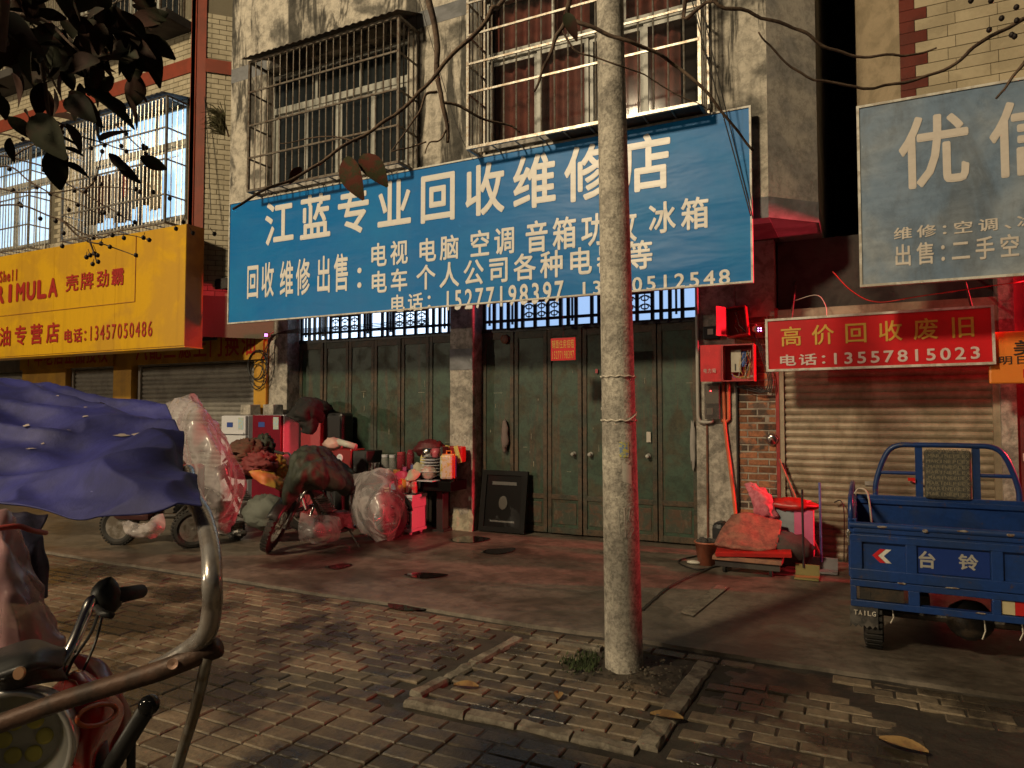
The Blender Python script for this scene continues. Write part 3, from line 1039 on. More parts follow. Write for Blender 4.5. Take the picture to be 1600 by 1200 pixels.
s2 = thing('street_lamp', 'second, lower street lamp further off across the road behind the viewer', 'street lamp', (-20.5, -14, 0), group='street lamps across the road')
MB().tube(curve([(-20.5, -14, 0), (-20.5, -14, 3), (-20.5, -14, 5.0), (-20.4, -13.7, 5.35), (-20.1, -13.2, 5.42)], 4), .06, 10).build('lamp_post', black_paint, s2)
MB().blob((-20.0, -13.0, 5.42), (.18, .34, .08), 0, 1, 14, 8).build('lamp_head', alu, s2, smooth=True)
lamp('lamp_light', 'POINT', (-20.0, -13.0, 5.25), 4300, (1.0, .82, .56), s2, size=.2)

rs = thing('neon_tube_sign', 'upright red neon tube on the shop wall at the far right', 'sign', (4.3, 7.72, 2.1))
MB().b2((4.33, 7.68, 2.1), (4.42, 7.775, 3.25)).build('back_channel', black_paint, rs)
MB().b2((4.312, 7.695, 2.12), (4.328, 7.755, 3.23)).build('lit_tube', mat('lit_red_face', (.5, .01, .02), rough=.4, bump=0, fine=0, emit=(1.0, .03, .05), es=4.0), rs)
lamp('red_light', 'AREA', (4.305, 7.725, 2.7), 260, (1.0, .035, .06), rs, spread=R(88), size=1.0, size_y=.06, rot=(0, R(90), 0))


# ---------------------------------------------------------------- signs
def sign_box(name, label, x0, x1, z0, z1, y, m, fm, depth=.05, fw=.03, roll=0.0):
    s = thing(name, label, 'sign', ((x0 + x1) / 2, y, z0))
    MB().b2((x0, y, z0), (x1, y + depth, z1)).build('panel', m, s)
    f = MB()
    f.b2((x0 - fw, y - .012, z0 - fw), (x1 + fw, y + depth + .01, z0)); f.b2((x0 - fw, y - .012, z1), (x1 + fw, y + depth + .01, z1 + fw))
    f.b2((x0 - fw, y - .012, z0), (x0, y + depth + .01, z1)); f.b2((x1, y - .012, z0), (x1 + fw, y + depth + .01, z1))
    f.build('frame', fm, s)
    return s


s = sign_box('shop_banner', 'large bright blue repair shop banner with cream characters and phone numbers', -7.70, -.89, 2.725, 4.36, 6.75, banner_blue, white_frame, .03, .018)
Q = 6.743
for t_, a_, b_ in (
    ('江蓝专业回收维修店', (-7.1,6.75,4.29), (-1.57,6.75,3.71)),
    ('回收', (-7.39,6.75,3.49), (-6.85,6.75,3.03)), ('维修', (-6.79,6.75,3.48), (-6.23,6.75,3.01)), ('出售', (-6.17,6.75,3.48), (-5.6,6.75,3.01)), ('：', (-5.56,6.75,3.35), (-5.36,6.75,3.0)),
    ('电视', (-5.33,6.75,3.55), (-4.72,6.75,3.26)), ('电脑', (-4.63,6.75,3.53), (-4.02,6.75,3.25)), ('空调', (-3.93,6.75,3.54), (-3.31,6.75,3.24)),
    ('音箱功放', (-3.24,6.75,3.56), (-1.95,6.75,3.22)), ('冰箱', (-1.88,6.75,3.58), (-1.24,6.75,3.27)),
    ('电车', (-5.32,6.75,3.21), (-4.72,6.75,2.94)), ('个人公司各种电器等', (-4.65,6.75,3.22), (-1.79,6.75,2.93)),
    ('电话：', (-5.02,6.75,2.9), (-4.38,6.75,2.69)), ('15277198397', (-4.26,6.75,2.9), (-2.75,6.75,2.67)), ('13770512548', (-2.61,6.75,2.86), (-1.06,6.75,2.71))):
    text(t_, a_, b_, Q, banner_text, s, bold=.02, fill=.86)
for x in (-7.5, -5.6, -3.7, -2.2, -1.0):
    MB().tube([(x, 6.79, 2.75), (x, 7.0, 3.35)], .012, 5).build('bracket', rust_bar, s)

s = sign_box('faded_banner', 'faded grey blue banner with wrinkled cloth at the upper right', .03, 2.9, 2.57, 4.07, 6.5, banner_faded, white_frame, .03, .02)
for t_, a_, b_ in (('优信电器', (0.25,6.5,3.92), (2.75, 0, 3.33)), ('维修：空调、冰箱、洗衣机', (0.25,6.5,3.02), (2.0, 0, 2.92)), ('出售：二手空调、洗衣机', (0.25,6.5,2.88), (1.85, 0, 2.70))):
    text(t_, a_, b_, 6.494, faded_text, s, bold=.018, fill=.82)
for x in (.4, 1.2, 2.6): MB().tube([(x, 6.53, 3.45), (x, 6.72, 3.45)], .012, 5).build('bracket', rust_bar, s)

s = sign_box('scrap_buyer_sign', 'long red sign with gold characters above the brown roller shutter', -.80, 1.02, 1.93, 2.4, 7.2, red_sign, white_frame, .06, .022)
text('高价回收废旧', (-0.73,7.2,2.33), (0.95,7.2,2.14), 7.193, gold_text, s, bold=.012, fill=.72, slope=.012)
text('电话：13557815023', (-0.72,7.2,2.06), (0.95,7.2,1.95), 7.193, pink_text, s, bold=.02, slope=.012)
s.rotation_euler = (0, -.008, 0)
for x in (-.6, .9): MB().tube([(x, 7.26, 2.35), (x, 7.98, 2.9)], .012, 5).build('bracket', rust_bar, s)

s = thing('orange_shop_sign', 'orange sign with rounded corner beside the red sign', 'sign', (1.6, 7.3, 1.9))
MB().b2((1.0, 7.262, 1.75), (2.2, 7.29, 2.2)).build('panel', orange_sign, s, bevel=.02)
text('美团', (1.16,7.26,2.12), (1.62, 0, 1.99), 7.256, dark_text, s, bold=.02)
text('明日达超市', (1.06,7.26,1.99), (1.65, 0, 1.915), 7.256, dark_text, s, bold=.01)
MB().b2((1.24, 7.252, 1.80), (1.5, 7.258, 1.87)).build('badge', red_sign, s)
text('自提点', (1.26, 0, 1.865), (1.48, 0, 1.81), 7.249, pink_text, s, bold=.01)
MB().tube([(1.6, 7.28, 2.1), (1.6, 7.8, 2.1)], .015, 6).build('bracket', rust_bar, s)

blue_poster = mat('blue_poster', (.02, .06, .3), (.02, .05, .22), s=4, rough=.4, bump=.02)
s = MB().b2((1.36, 7.77, 1.28), (1.62, 7.785, 1.83)).build('wall_poster', blue_poster)
tag(s, 'blue poster with a red square on the dark wall under the orange sign', 'poster')
MB().b2((1.44, 7.762, 1.55), (1.6, 7.769, 1.77)).build('red_square', red_sign, s)
MB().b2((1.38, 7.762, 1.30), (1.6, 7.769, 1.35)).build('stripe', orange_sign, s)
text('扫码下单', (1.39, 0, 1.52), (1.6, 0, 1.46), 7.76, pink_text, s, bold=.02)
s = MB().b2((1.31, 7.775, 1.06), (1.43, 7.785, 1.13)).build('sticker', white_frame); tag(s, 'small pale sticker below the blue poster', 'sticker')
s = MB().b2((1.33, 7.775, 1.16), (1.47, 7.785, 1.2)).build('sticker', pink_text); tag(s, 'narrow pinkish torn sticker directly under the blue poster', 'sticker')

# yellow box sign of the left shop
s = thing('yellow_shop_sign', 'deep yellow box sign with red lettering on the left shop', 'sign', (-11, 6.6, 2.4))
MB().b2((-17, 6.5, 2.41), (-8.25, 6.78, 4.1)).build('box', yellow_side, s)
xs_ = [-17, -14.2, -11.25, -9.75, -8.25]
for a_, b_ in zip(xs_, xs_[1:]):
    MB().b2((a_ + .002, 6.488, 2.42), (b_ - .002, 6.499, 4.095)).build('face_panel', yellow_p, s)
MB().b2((-12.9, 6.478, 3.09), (-9.3, 6.487, 3.098)).b2((-9.3, 6.478, 3.09), (-9.29, 6.487, 4.05)).build('joint_line', yellow_side, s)
MB().b2((-17, 6.485, 2.395), (-8.24, 6.79, 2.409)).build('lower_lip', yellow_p, s)
text('RIMULA', (-12.87,6.49,3.61), (-11.12,6.49,3.32), 6.476, red_text, s, bold=.05)
text('Shell', (-12.77,6.49,3.85), (-12.21,6.49,3.66), 6.476, red_text, s, bold=.03)
text('壳牌', (-10.96,6.49,3.62), (-10.23,6.49,3.36), 6.476, red_text, s, bold=.02); text('劲霸', (-10.2,6.49,3.62), (-9.52,6.49,3.36), 6.476, red_text, s, bold=.02)
text('机油专营店', (-13.19,6.49,2.91), (-11.02,6.49,2.59), 6.476, red_text, s, bold=.025, fill=.8)
text('电话：', (-10.97,6.49,2.78), (-10.36,6.49,2.57), 6.476, red_text, s, bold=.03); text('13457050486', (-10.35,6.49,2.81), (-8.88,6.49,2.58), 6.476, red_text, s, bold=.01)

s = thing('rental_notice', 'small red rental notice with yellow characters hanging before the green doors', 'sign', (-2.95, 7.15, 2.05))
A_, B_ = (-3.09,7.15,2.33), (-2.8,7.15,2.08)
MB().b2((A_[0], 7.15, B_[2]), (B_[0], 7.16, A_[2])).build('panel', red_sign, s)
hm_ = (A_[2] + B_[2]) / 2
text('铺面住房招租', (A_[0] + .01, 0, A_[2] - .02), (B_[0] - .01, 0, hm_ + .01), 7.147, gold_text, s, bold=0, fill=.95); text('15277198397', (A_[0] + .01, 0, hm_ - .015), (B_[0] - .01, 0, B_[2] + .02), 7.147, gold_text, s, bold=0)
MB().tube([((A_[0] + B_[0]) / 2, 7.155, A_[2]), ((A_[0] + B_[0]) / 2, 7.16, 3.34)], .002, 4).build('string', black_paint, s)


# ---------------------------------------------------------------- barred window cages
def cage(name, label, x0, x1, z0, z1, y, yw, nb, rails, m, r=.009, roof=None, side_bars=4, group='window security cages', roof_lift=.1):
    c = thing(name, label, 'window cage', ((x0 + x1) / 2, (y + yw) / 2, z0), group=group)
    fr = MB()
    q = r * 1.7
    for x in (x0, x1):
        for yy in (y, yw - .01):
            fr.box((x, yy, (z0 + z1) / 2), (q * 2, q * 2, z1 - z0))
    for z in (z0, z1):
        fr.box(((x0 + x1) / 2, y, z), (x1 - x0 + 2 * q, q * 2.02, q * 2))
        for x in (x0, x1): fr.box((x, (y + yw) / 2, z), (q * 2.02, yw - y, q * 2.02))
    fr.build('cage_frame', m, c)
    vb = None
    for i in range(1, nb):
        x = x0 + (x1 - x0) * i / nb
        if vb is None: vb = MB().tube([(0, 0, 0), (0, 0, z1 - z0)], r, 6).build('bar', m, c, loc=(x, y, z0))
        else: copy_of(vb, c, (x + random.uniform(-.004, .004), y, z0), rot=(0, random.uniform(-.004, .004), 0))
    for i in range(1, side_bars):
        for x in (x0, x1): copy_of(vb, c, (x, y + (yw - y) * i / side_bars, z0))
    for t in rails:
        z = z0 + (z1 - z0) * t
        MB().box((0, 0, 0), (x1 - x0, r * 1.6, r * 2.4)).build('rail', m, c, loc=((x0 + x1) / 2, y - r * 1.6, z))
        for x in (x0, x1): MB().box((0, 0, 0), (r * 1.6, yw - y, r * 2.4)).build('rail', m, c, loc=(x, (y + yw) / 2, z))
    for i in range(1, 9):
        copy_of(vb, c, (x0 + (x1 - x0) * i / 9, y, z0), rot=(-math.pi / 2, 0, 0), scale=(1, 1, (yw - y) / (z1 - z0)))
    if roof:
        def rf(u, v):
            x = x0 - .06 + (x1 - x0 + .12) * u
            return (x, y - .1 + (yw - y + .12) * v, z1 + .02 + roof_lift * v + .008 * math.sin(x * 60))
        MB().grid(rf, 120, 2).build('rain_roof', roof, c, solid=.004)
    return c


cage('window_cage', 'dark barred cage over the left window above the blue banner', -7.1, -4.72, 4.385, 6.1, 6.5, 6.9, 22, (.25, .5, .76), rust_bar, roof=cage_roof, roof_lift=.22)
c = cage('window_cage', 'pale barred cage over the curtained window above the blue banner, behind the pole', -3.79, -1.29, 4.385, 6.4, 6.5, 6.9, 17, (.3, .46, .62, .8), galv_bar, side_bars=4)
MB().b2((-2.9, 6.53, 4.40), (-1.32, 6.87, 4.412)).build('cage_floor', cage_roof, c)
cage('window_cage', 'silver barred cage with drying clothes behind it, left of the red corner trim', -11.2, -8.78, 4.2, 6.02, 6.55, 6.9, 30, (.22, .5, .75), galv_bar, r=.0085, roof=cage_roof, roof_lift=.1)
cage('window_cage', 'silver barred cage over the bright window at the left edge', -14.6, -12.1, 4.2, 5.9, 6.55, 6.9, 30, (.22, .5, .75), galv_bar, r=.0085, roof=cage_roof)
cage('window_cage', 'dim barred balcony cage under the leaves at the top left', -13.5, -8.9, 7.27, 9.2, 6.5, 6.9, 46, (.2, .5), rust_bar, r=.0085)
# drying clothes
cl = [((.02, .02, .022), .5, .75), ((.05, .02, .02), .3, .6), ((.3, .31, .33), .34, .7), ((.03, .035, .06), .42, .8), ((.25, .02, .02), .12, .42), ((.12, .16, .2), .3, .62), ((.02, .02, .02), .5, .6), ((.16, .15, .12), .3, .7)]
x = -11.0
names = ['black jacket', 'maroon shirt', 'pale grey shirt', 'navy coat', 'red strip of cloth', 'grey blue shirt', 'black trousers', 'khaki shirt']
for k, ((cc, w, h), nm) in enumerate(zip(cl, names)):
    km = mat('garment_%d' % k, cc, rough=.9, bump=.15, bs=50)
    def gf(u, v, x=x, w=w, h=h):
        xx = x + w * u; sag = .04 * abs(u - .5)
        return (xx, 6.79 + .02 * math.sin(u * 17 + x * 4), 5.22 - sag - h * v + .015 * math.sin(u * 9))
    o = MB().grid(gf, 20, 6).build('hanging_garment', km, smooth=True, solid=.006)
    tag(o, nm + ' hung to dry inside the silver cage above the yellow sign', 'garment', 'laundry in the barred cage')
    x += w * .62
o = MB().tube([(-11.15, 6.79, 5.24), (-8.82, 6.79, 5.24)], .006, 5).build('drying_rail', alu); tag(o, 'thin drying rail carrying the laundry in the silver cage', 'rail')


# ---------------------------------------------------------------- concrete utility pole
pole_m = mat('pole_concrete', (.50, .46, .39), (.3, .275, .235), s=7, lo=.4, hi=.65, rough=.85, bump=.6, bs=60, fine=.2, grit=.5, gs=34, streak=.3, streak_c=(.13, .11, .085), streak_s=(9, 9, 1.4))
up = thing('utility_pole', 'tall round concrete utility pole standing in the kerbed square', 'pole', (-1.28, 4.04, 0))
LEAN = Vector((-.0137, -.0068, 1))


def pole_pt(z):
    return Vector((-1.28, 4.04, 0)) + LEAN * z


def pole_r(z):
    return .112 - .0078 * z


MB().tube([pole_pt(z) for z in (-.3, 0, .1, .5, 1, 2, 3, 4, 5, 6, 7.5)], [pole_r(z) for z in (0, 0, .1, .5, 1, 2, 3, 4, 5, 6, 7.5)], 40).build('shaft', pole_m, up, smooth=True)


def on_pole(a, z, out=.002):
    """a = angle in degrees to the right of the side that faces the viewer"""
    c = pole_pt(z)
    t = math.atan2(-4.04, 1.28) + R(a)
    return c + Vector((math.cos(t), math.sin(t), 0)) * (pole_r(z) + out)


def pole_patch(name, a0, a1, z0, z1, m, out=.002, skew=0):
    return MB().grid(lambda u, v: on_pole(a0 + (a1 - a0) * u, z0 + (z1 - z0) * v + skew * u, out), 8, 2).build(name, m, up, smooth=True)


paper_m = mat('torn_paper', (.5, .46, .4), rough=.8, bump=.1)
sticker_m = mat('yellow_blue_sticker', (.55, .5, .12), (.16, .25, .45), s=60, rough=.4, bump=0)
pole_patch('sticker', 0, 32, 1.24, 1.33, sticker_m)
pole_patch('paper_scrap', 8, 40, 1.10, 1.21, paper_m, skew=-.02)
tie_m = mat('pale_wire', (.55, .5, .42), rough=.5)
for z in (1.715, 1.455):
    MB().tube([on_pole(a, z + .004 * math.sin(a * .2), .004) for a in range(-82, 96, 8)], .0055, 5).build('wire_tie', tie_m, up)
MB().tube([on_pole(a, 1.46 + .0009 * abs(a - 35), .006) for a in range(35, 85, 6)], .004, 5).build('wire_tie', tie_m, up)
for st in ([(-40, .95), (-20, .96), (10, .94), (30, .97), (48, .95)], [(-5, .94), (-4, .80)], [(12, .95), (14, .78)], [(-4, .87), (13, .865)], [(32, .95), (26, .88), (44, .82), (30, .78)], [(-50, .6), (-20, .52), (-45, .42)], [(-30, .93), (-42, .9)]):
    MB().tube([on_pole(a, z, .0005) for a, z in st], .0018, 4).build('scratch', scrawl_m, up)

# ---------------------------------------------------------------- blue cargo tricycle
blue_p = mat('blue_trike_paint', (.012, .042, .17), (.010, .034, .12), s=4, rough=.3, r2=.45, bump=.04, bs=30, coat=.15, streak=.75, streak_c=(.075, .045, .028), streak_s=(11, 11, 9), st_lo=.6, st_hi=.68, fine=.3)
rubber = mat('black_rubber', (.018, .017, .016), (.03, .026, .022), s=12, rough=.75, bump=.3, bs=60)
rim_m = mat('dull_rim', (.2, .18, .16), (.1, .08, .06), s=10, rough=.6, metal=.3, bump=.2)
steel_dark = mat('greasy_steel', (.04, .036, .032), (.07, .05, .035), s=12, rough=.5, metal=.4, bump=.25)
chrome = mat('chrome', (.7, .68, .66), rough=.2, metal=1.0, bump=.02, bs=8, fine=.05)


def wheel(name, parent, c, r, w, yaw=0.0, local=False, spokes=0, tm=None, M=None):
    """yaw: rotation of the axle; axle along local y at yaw 0"""
    T = Matrix.Translation(c) @ Matrix.Rotation(yaw, 4, 'Z') @ Matrix.Rotation(math.pi / 2, 4, 'X')
    if M: T = M @ T
    t = MB()
    h = w / 2
    t.lathe([(r * .66, -h * .7), (r * .8, -h * .98), (r * .93, -h * .85), (r, -h * .45), (r, h * .45), (r * .93, h * .85), (r * .8, h * .98), (r * .66, h * .7), (r * .66, -h * .7)], 36, T, cap=False)
    for i in range(36):   # tread lugs
        a = i * math.pi / 18
        t.box((r * 1.0 * math.cos(a), r * 1.0 * math.sin(a), 0), (.012, r * .1, w * .82), T @ Matrix.Identity(4) @ Matrix.Translation((0, 0, 0)), rz=a)
    ty = t.build(name, tm or rubber, parent, smooth=False, local=local)
    m = MB().lathe([(r * .67, -h * .72), (r * .6, -h * .66), (r * .56, -h * .15), (r * .3, -h * .1), (r * .26, -h * .5), (r * .12, -h * .55), (.012, -h * .8)], 24, T, cap=True)
    m.lathe([(.012, h * .8), (r * .12, h * .55), (r * .26, h * .5), (r * .3, h * .1), (r * .56, h * .15), (r * .6, h * .66), (r * .67, h * .72)], 24, T, cap=True)
    m.build('rim', rim_m, ty, local=local) if not spokes else None
    if spokes:
        q = MB().lathe([(r * .68, -h * .6), (r * .6, -h * .55), (r * .6, h * .55), (r * .68, h * .6)], 28, T, cap=False)
        q.lathe([(.035, -h), (.035, h)], 12, T)
        q.build('rim', rim_m, ty, local=local)
        for i in range(spokes):
            a = 2 * math.pi * i / spokes
            MB().tube([T @ Vector((.03 * math.cos(a), .03 * math.sin(a), h * .6 * (-1) ** i)), T @ Vector((r * .61 * math.cos(a + .3), r * .61 * math.sin(a + .3), 0))], .004, 4).build('spoke', rim_m, ty, local=local)
    return ty


rustp_t = mat('bare_rust', (.13, .07, .04), (.3, .28, .25), s=40, rough=.7, bump=.2)
tk = thing('cargo_tricycle', 'blue electric cargo tricycle parked with its tailgate to the viewer', 'cargo tricycle', (.57, 5.6, 0))
XL, XR, YB, YF = -.08, 1.22, 4.87, 6.36
tg = MB()
y = YB
# tailgate: frame members standing proud of recessed fields
tg.b2((XL, y, .70), (XR, y + .05, .745)); tg.b2((XL, y + .001, .47), (XR, y + .05, .535))
tg.b2((XL + .006, y + .022, .48), (XR - .006, y + .045, .80))
for a, b in ((XL + .001, -.01), (.225, .285), (.655, .715), (.93, .99), (XR - .07, XR - .001)): tg.b2((a, y + .002, .53), (b, y + .046, .705))
tg.tube([(XL, y + .022, .80), (XR, y + .022, .80)], .022, 10)
tg.b2((XL + .02, y + .012, .755), (XR - .02, y + .035, .785))
gate = tg.build('tailgate', blue_p, tk, bevel=.005)
MB().b2((.29, y + .016, .54), (.65, y + .0215, .69)).build('name_panel', mat('deep_blue_panel', (.012, .034, .17), rough=.3, bump=.02), gate)
silver = mat('silver_emblem', (.6, .58, .52), rough=.3, metal=.5, bump=0)
text('台', (0.28,4.89,0.67), (0.39,4.89,0.57), YB + .013, silver, gate, bold=.03); text('铃', (0.49,4.89,0.67), (0.6,4.89,0.58), YB + .013, silver, gate, bold=.03)
for dx, cm in ((0, mat('red_chevron', (.5, .015, .02), rough=.4, bump=0)), (.03, white_frame)):
    for s0, o0 in ((.045, 0), (1.06, 1)):
        sg = -1 if o0 else 1
        P0 = [(0, .62), (.042, .662), (.075, .662), (.033, .62), (.075, .578), (.042, .578)]
        q = [((s0 + dx * sg + sg * px_), YB + .0205, pz_) for px_, pz_ in P0]
        MB().add(q, [(0, 1, 2, 3), (0, 3, 4, 5)]).build('chevron', cm, gate)
# lower rear frame with openings
lf = MB()
lf.b2((XL, y + .006, .425), (XR, y + .06, .466)); lf.b2((XL, y + .006, .30), (XR, y + .06, .34))
for a, b in ((XL, -.045), (.235, .295), (.655, .70), (XR - .06, XR)): lf.b2((a, y + .008, .339), (b, y + .058, .426))
lf.build('rear_frame', blue_p, tk, bevel=.004)
for x0_ in (-.03, .705):
    MB().b2((x0_, y + .02, .345), (x0_ + .06, y + .05, .42)).build('indicator', mat('amber_lens', (.5, .42, .25), rough=.2, bump=0) if x0_ > 0 else steel_dark, tk)
    MB().b2((x0_ + .061, y + .02, .345), (x0_ + .24, y + .05, .42)).build('tail_light', mat('red_lens', (.45, .02, .02), rough=.2, bump=0) if x0_ > 0 else steel_dark, tk)
sp_ = MB()
for i in range(7): sp_.lathe([(.022, 0), (.026, .006), (.022, .012)], 10, Matrix.Translation((.02 + i * .022, y + .1, .385)) @ Matrix.Rotation(math.pi / 2, 4, 'Y'))
sp_.tube([(.0, y + .1, .385), (.2, y + .1, .385)], .012, 8)
sp_.build('shock_spring', steel_dark, tk)
# bed
MB().b2((XL + .02, YB + .06, .47), (XR - .02, YF, .50)).build('bed_floor', blue_p, tk)
for x0_, x1_ in ((XL, XL + .035), (XR - .035, XR)):
    s = MB()
    s.b2((x0_ + .004, YB + .055, .47), (x1_ - .004, YF, .80)); s.tube([((x0_ + x1_) / 2, YB + .02, .815), ((x0_ + x1_) / 2, YF, .815)], .02, 8)
    s.box(((x0_ + x1_) / 2, YB + .04, .66), (.05, .04, .36))
    for q in range(3): s.box(((x0_ + x1_) / 2, YB + .4 + q * .4, .63), (.045, .05, .31))
    s.build('side_panel', blue_p, tk, bevel=.004)
# raised end posts of the sides with lamp openings
for x0_ in (XL, XR - .02):
    s = MB().tube([(x0_ + .01, YB + .03, .8), (x0_ + .01, YB + .04, .92), (x0_ + .01, YB + .1, .96), (x0_ + .01, YF - .3, .96), (x0_ + .01, YF - .1, .93), (x0_ + .01, YF, .82)], .016, 8)
    for q in (.45, .9): s.tube([(x0_ + .01, YB + q, .81), (x0_ + .01, YB + q, .955)], .012, 6)
    s.build('side_rail', blue_p, tk, smooth=True)
MB().b2((XL + .03, YF, .47), (XR - .03, YF + .03, .84)).b2((XL + .03, YF - .02, .77), (XR - .03, YF + .045, .81)).build('front_board', blue_p, tk, bevel=.006)
hp = curve([(.09, YF + .04, .80), (.10, YF + .04, .95), (.17, YF + .04, 1.16), (.25, YF + .04, 1.235), (.4, YF + .04, 1.245), (.74, YF + .04, 1.245), (.89, YF + .04, 1.235), (.97, YF + .04, 1.16), (1.04, YF + .04, .95), (1.05, YF + .04, .80)], 5)
MB().tube(hp, .021, 10).build('hoop_rail', blue_p, tk, smooth=True)
for x in (.40, .78): MB().b2((x - .025, YF + .02, .82), (x + .025, YF + .06, 1.225)).build('hoop_post', blue_p, tk)
for a, b in ((.12, .374), (.806, 1.03)): MB().tube([(a, YF + .04, 1.02), (b, YF + .04, 1.02)], .015, 8).build('hoop_brace', blue_p, tk)
pad_m = mat('dark_patterned_vinyl', (.05, .047, .038), (.12, .105, .07), s=42, lo=.45, hi=.6, rough=.7, bump=.3, bs=60)
pd = MB().box((.59, YF + .0, 1.02), (.31, .05, .38)).build('back_pad', pad_m, tk, bevel=.02)
for k in range(9):
    z_ = .86 + k * .042
    text('MARINEPLEX', (.445 + (k % 2) * .012, 0, z_ + .026), (.735, 0, z_), YF - .027, mat('pad_print_%d' % k, (.2, .17, .11), rough=.8, bump=0), pd, bold=.01, slope=.0)
MB().box((.345, YF + .0, .975), (.05, .03, .025)).build('reflector', mat('red_reflector', (.5, .02, .015), rough=.2, bump=0), tk)
# running gear
wheel('rear_wheel', tk, (.045, 5.12, .235), .235, .115, math.pi / 2)
wheel('rear_wheel', tk, (1.095, 5.12, .235), .235, .115, math.pi / 2)
wheel('front_wheel', tk, (.57, 7.3, .23), .23, .09, math.pi / 2)
MB().tube([(.05, 5.12, .235), (1.09, 5.12, .235)], .035, 8).build('axle', steel_dark, tk)
MB().blob((.57, 5.12, .235), (.13, .12, .12), .05, 2, 16, 10).build('differential', steel_dark, tk, smooth=True)
MB().b2((.3, YB + .2, .3), (.36, YF + .2, .36)).build('chassis_rail', steel_dark, tk); MB().b2((.78, YB + .2, .3), (.84, YF + .2, .36)).build('chassis_rail', steel_dark, tk)
MB().b2((.38, 6.5, .3), (.76, 6.95, .55)).build('seat_box', blue_p, tk, bevel=.02)
MB().b2((.40, 6.46, .55), (.74, 6.9, .63)).build('seat', rubber, tk, bevel=.03)
MB().tube([(.57, 7.3, .24), (.57, 7.22, .5), (.57, 7.12, .84)], .03, 8).build('fork', steel_dark, tk)
MB().tube([(.38, 7.02, .9), (.46, 7.1, .86), (.68, 7.1, .86), (.76, 7.02, .9)], .014, 6).build('handlebar', steel_dark, tk)
MB().grid(lambda u, v: (.48 + .18 * u, 7.3 - .28 * math.cos(v * math.pi), .23 + .29 * math.sin(v * math.pi * .96 + .06)), 3, 12).build('front_fender', blue_p, tk, solid=.006)
for x_ in (XL - .004, XR + .004):
    MB().box((x_, YB + .03, .72), (.014, .03, .10)).box((x_, YB + .012, .745), (.022, .022, .03)).build('gate_latch', chrome, tk, bevel=.003)
MB().tube(curve([(-.05, YB + .25, .97), (-.02, YB + .3, 1.0), (.03, YB + .28, .96), (.05, YB + .3, .7), (.04, YB + .32, .55)], 6), .006, 6).build('tie_rope', tie_m, tk, smooth=True)
for x_, z_, w_, h_ in ((.1, .80, .05, .014), (.33, .792, .03, .02), (.52, .806, .06, .012), (.75, .80, .04, .016), (.2, .468, .05, .01), (.46, .47, .08, .008), (.6, .3405, .05, .008)):
    MB().blob((x_, YB - .001, z_), (w_ * .5, .003, h_ * .5), .5, 3, 12, 6, seed=x_ * 50).build('paint_chip', rustp_t, tk)
# mud flap with moulded lettering
fl_m = mat('black_mudflap', (.03, .028, .026), (.09, .08, .07), s=12, rough=.6, bump=.2)
for x0_ in (-.085, 1.03):
    n_ = 10
    top_ = [(x0_ + .155 * i / n_, YB - .004, .302) for i in range(n_ + 1)]
    bot_ = [(x0_ + .155 * i / n_, YB - .002, .175 + (.018 if i % 2 else 0)) for i in range(n_ + 1)]
    fm = MB().add(top_ + bot_, [(n_ + 1 + i, n_ + 2 + i, i + 1, i) for i in range(n_)]).build('mud_flap', fl_m, tk, solid=.006)
    if x0_ < 0: text('TAILG', (x0_ + .02, 0, .285), (x0_ + .145, 0, .255), YB - .014, white_frame, fm, bold=.03)
for x, l_ in ((.09, .07), (.15, .09), (.62, .12), (.83, .15), (.8, .1)):
    MB().tube([(x, YB + .05, .30), (x + .005, YB + .05, .30 - l_ * .6), (x - .012, YB + .045, .30 - l_)], .004, 4).build('hanging_strap', tie_m, tk)

# ---------------------------------------------------------------- meter boxes, conduits and camera on the right pillar
red_box = mat('red_enamel_box', (.42, .03, .035), (.34, .025, .03), s=6, rough=.45, bump=.08)
beige_p = mat('beige_plastic', (.45, .42, .34), rough=.5, bump=.05)


def open_box(name, label, x0, x1, z0, z1, yb, dep, tilt=0.0):
    b = thing(name, label, 'meter box', ((x0 + x1) / 2, yb, z0))
    w = .012
    m = MB()
    m.b2((x0, yb - .008, z0), (x1, yb, z1))
    m.b2((x0, yb - dep, z0), (x0 + w, yb - .008, z1)); m.b2((x1 - w, yb - dep, z0), (x1, yb - .008, z1))
    m.b2((x0 + w, yb - dep, z0), (x1 - w, yb - .008, z0 + w)); m.b2((x0 + w, yb - dep, z1 - w), (x1 - w, yb - .008, z1))
    m.build('case', red_box, b)
    return b


def wires(parent, n, a, b, sag, cols, seed=0, r=.003, name='wire'):
    rr = random.Random(seed)
    for i in range(n):
        p = Vector(a) + Vector((rr.uniform(-.05, .05), rr.uniform(-.02, .01), rr.uniform(-.02, .02)))
        q = Vector(b) + Vector((rr.uniform(-.05, .05), rr.uniform(-.02, .01), rr.uniform(-.02, .02)))
        mm = (p + q) / 2 + Vector((rr.uniform(-.05, .05), rr.uniform(-.04, 0), -sag * rr.uniform(.4, 1.3)))
        MB().tube(curve([p, (p + mm) / 2 + Vector((rr.uniform(-.02, .02), 0, -sag * .2)), mm, (q + mm) / 2, q], 4), r, 5).build(name, cols[i % len(cols)], parent, smooth=True)


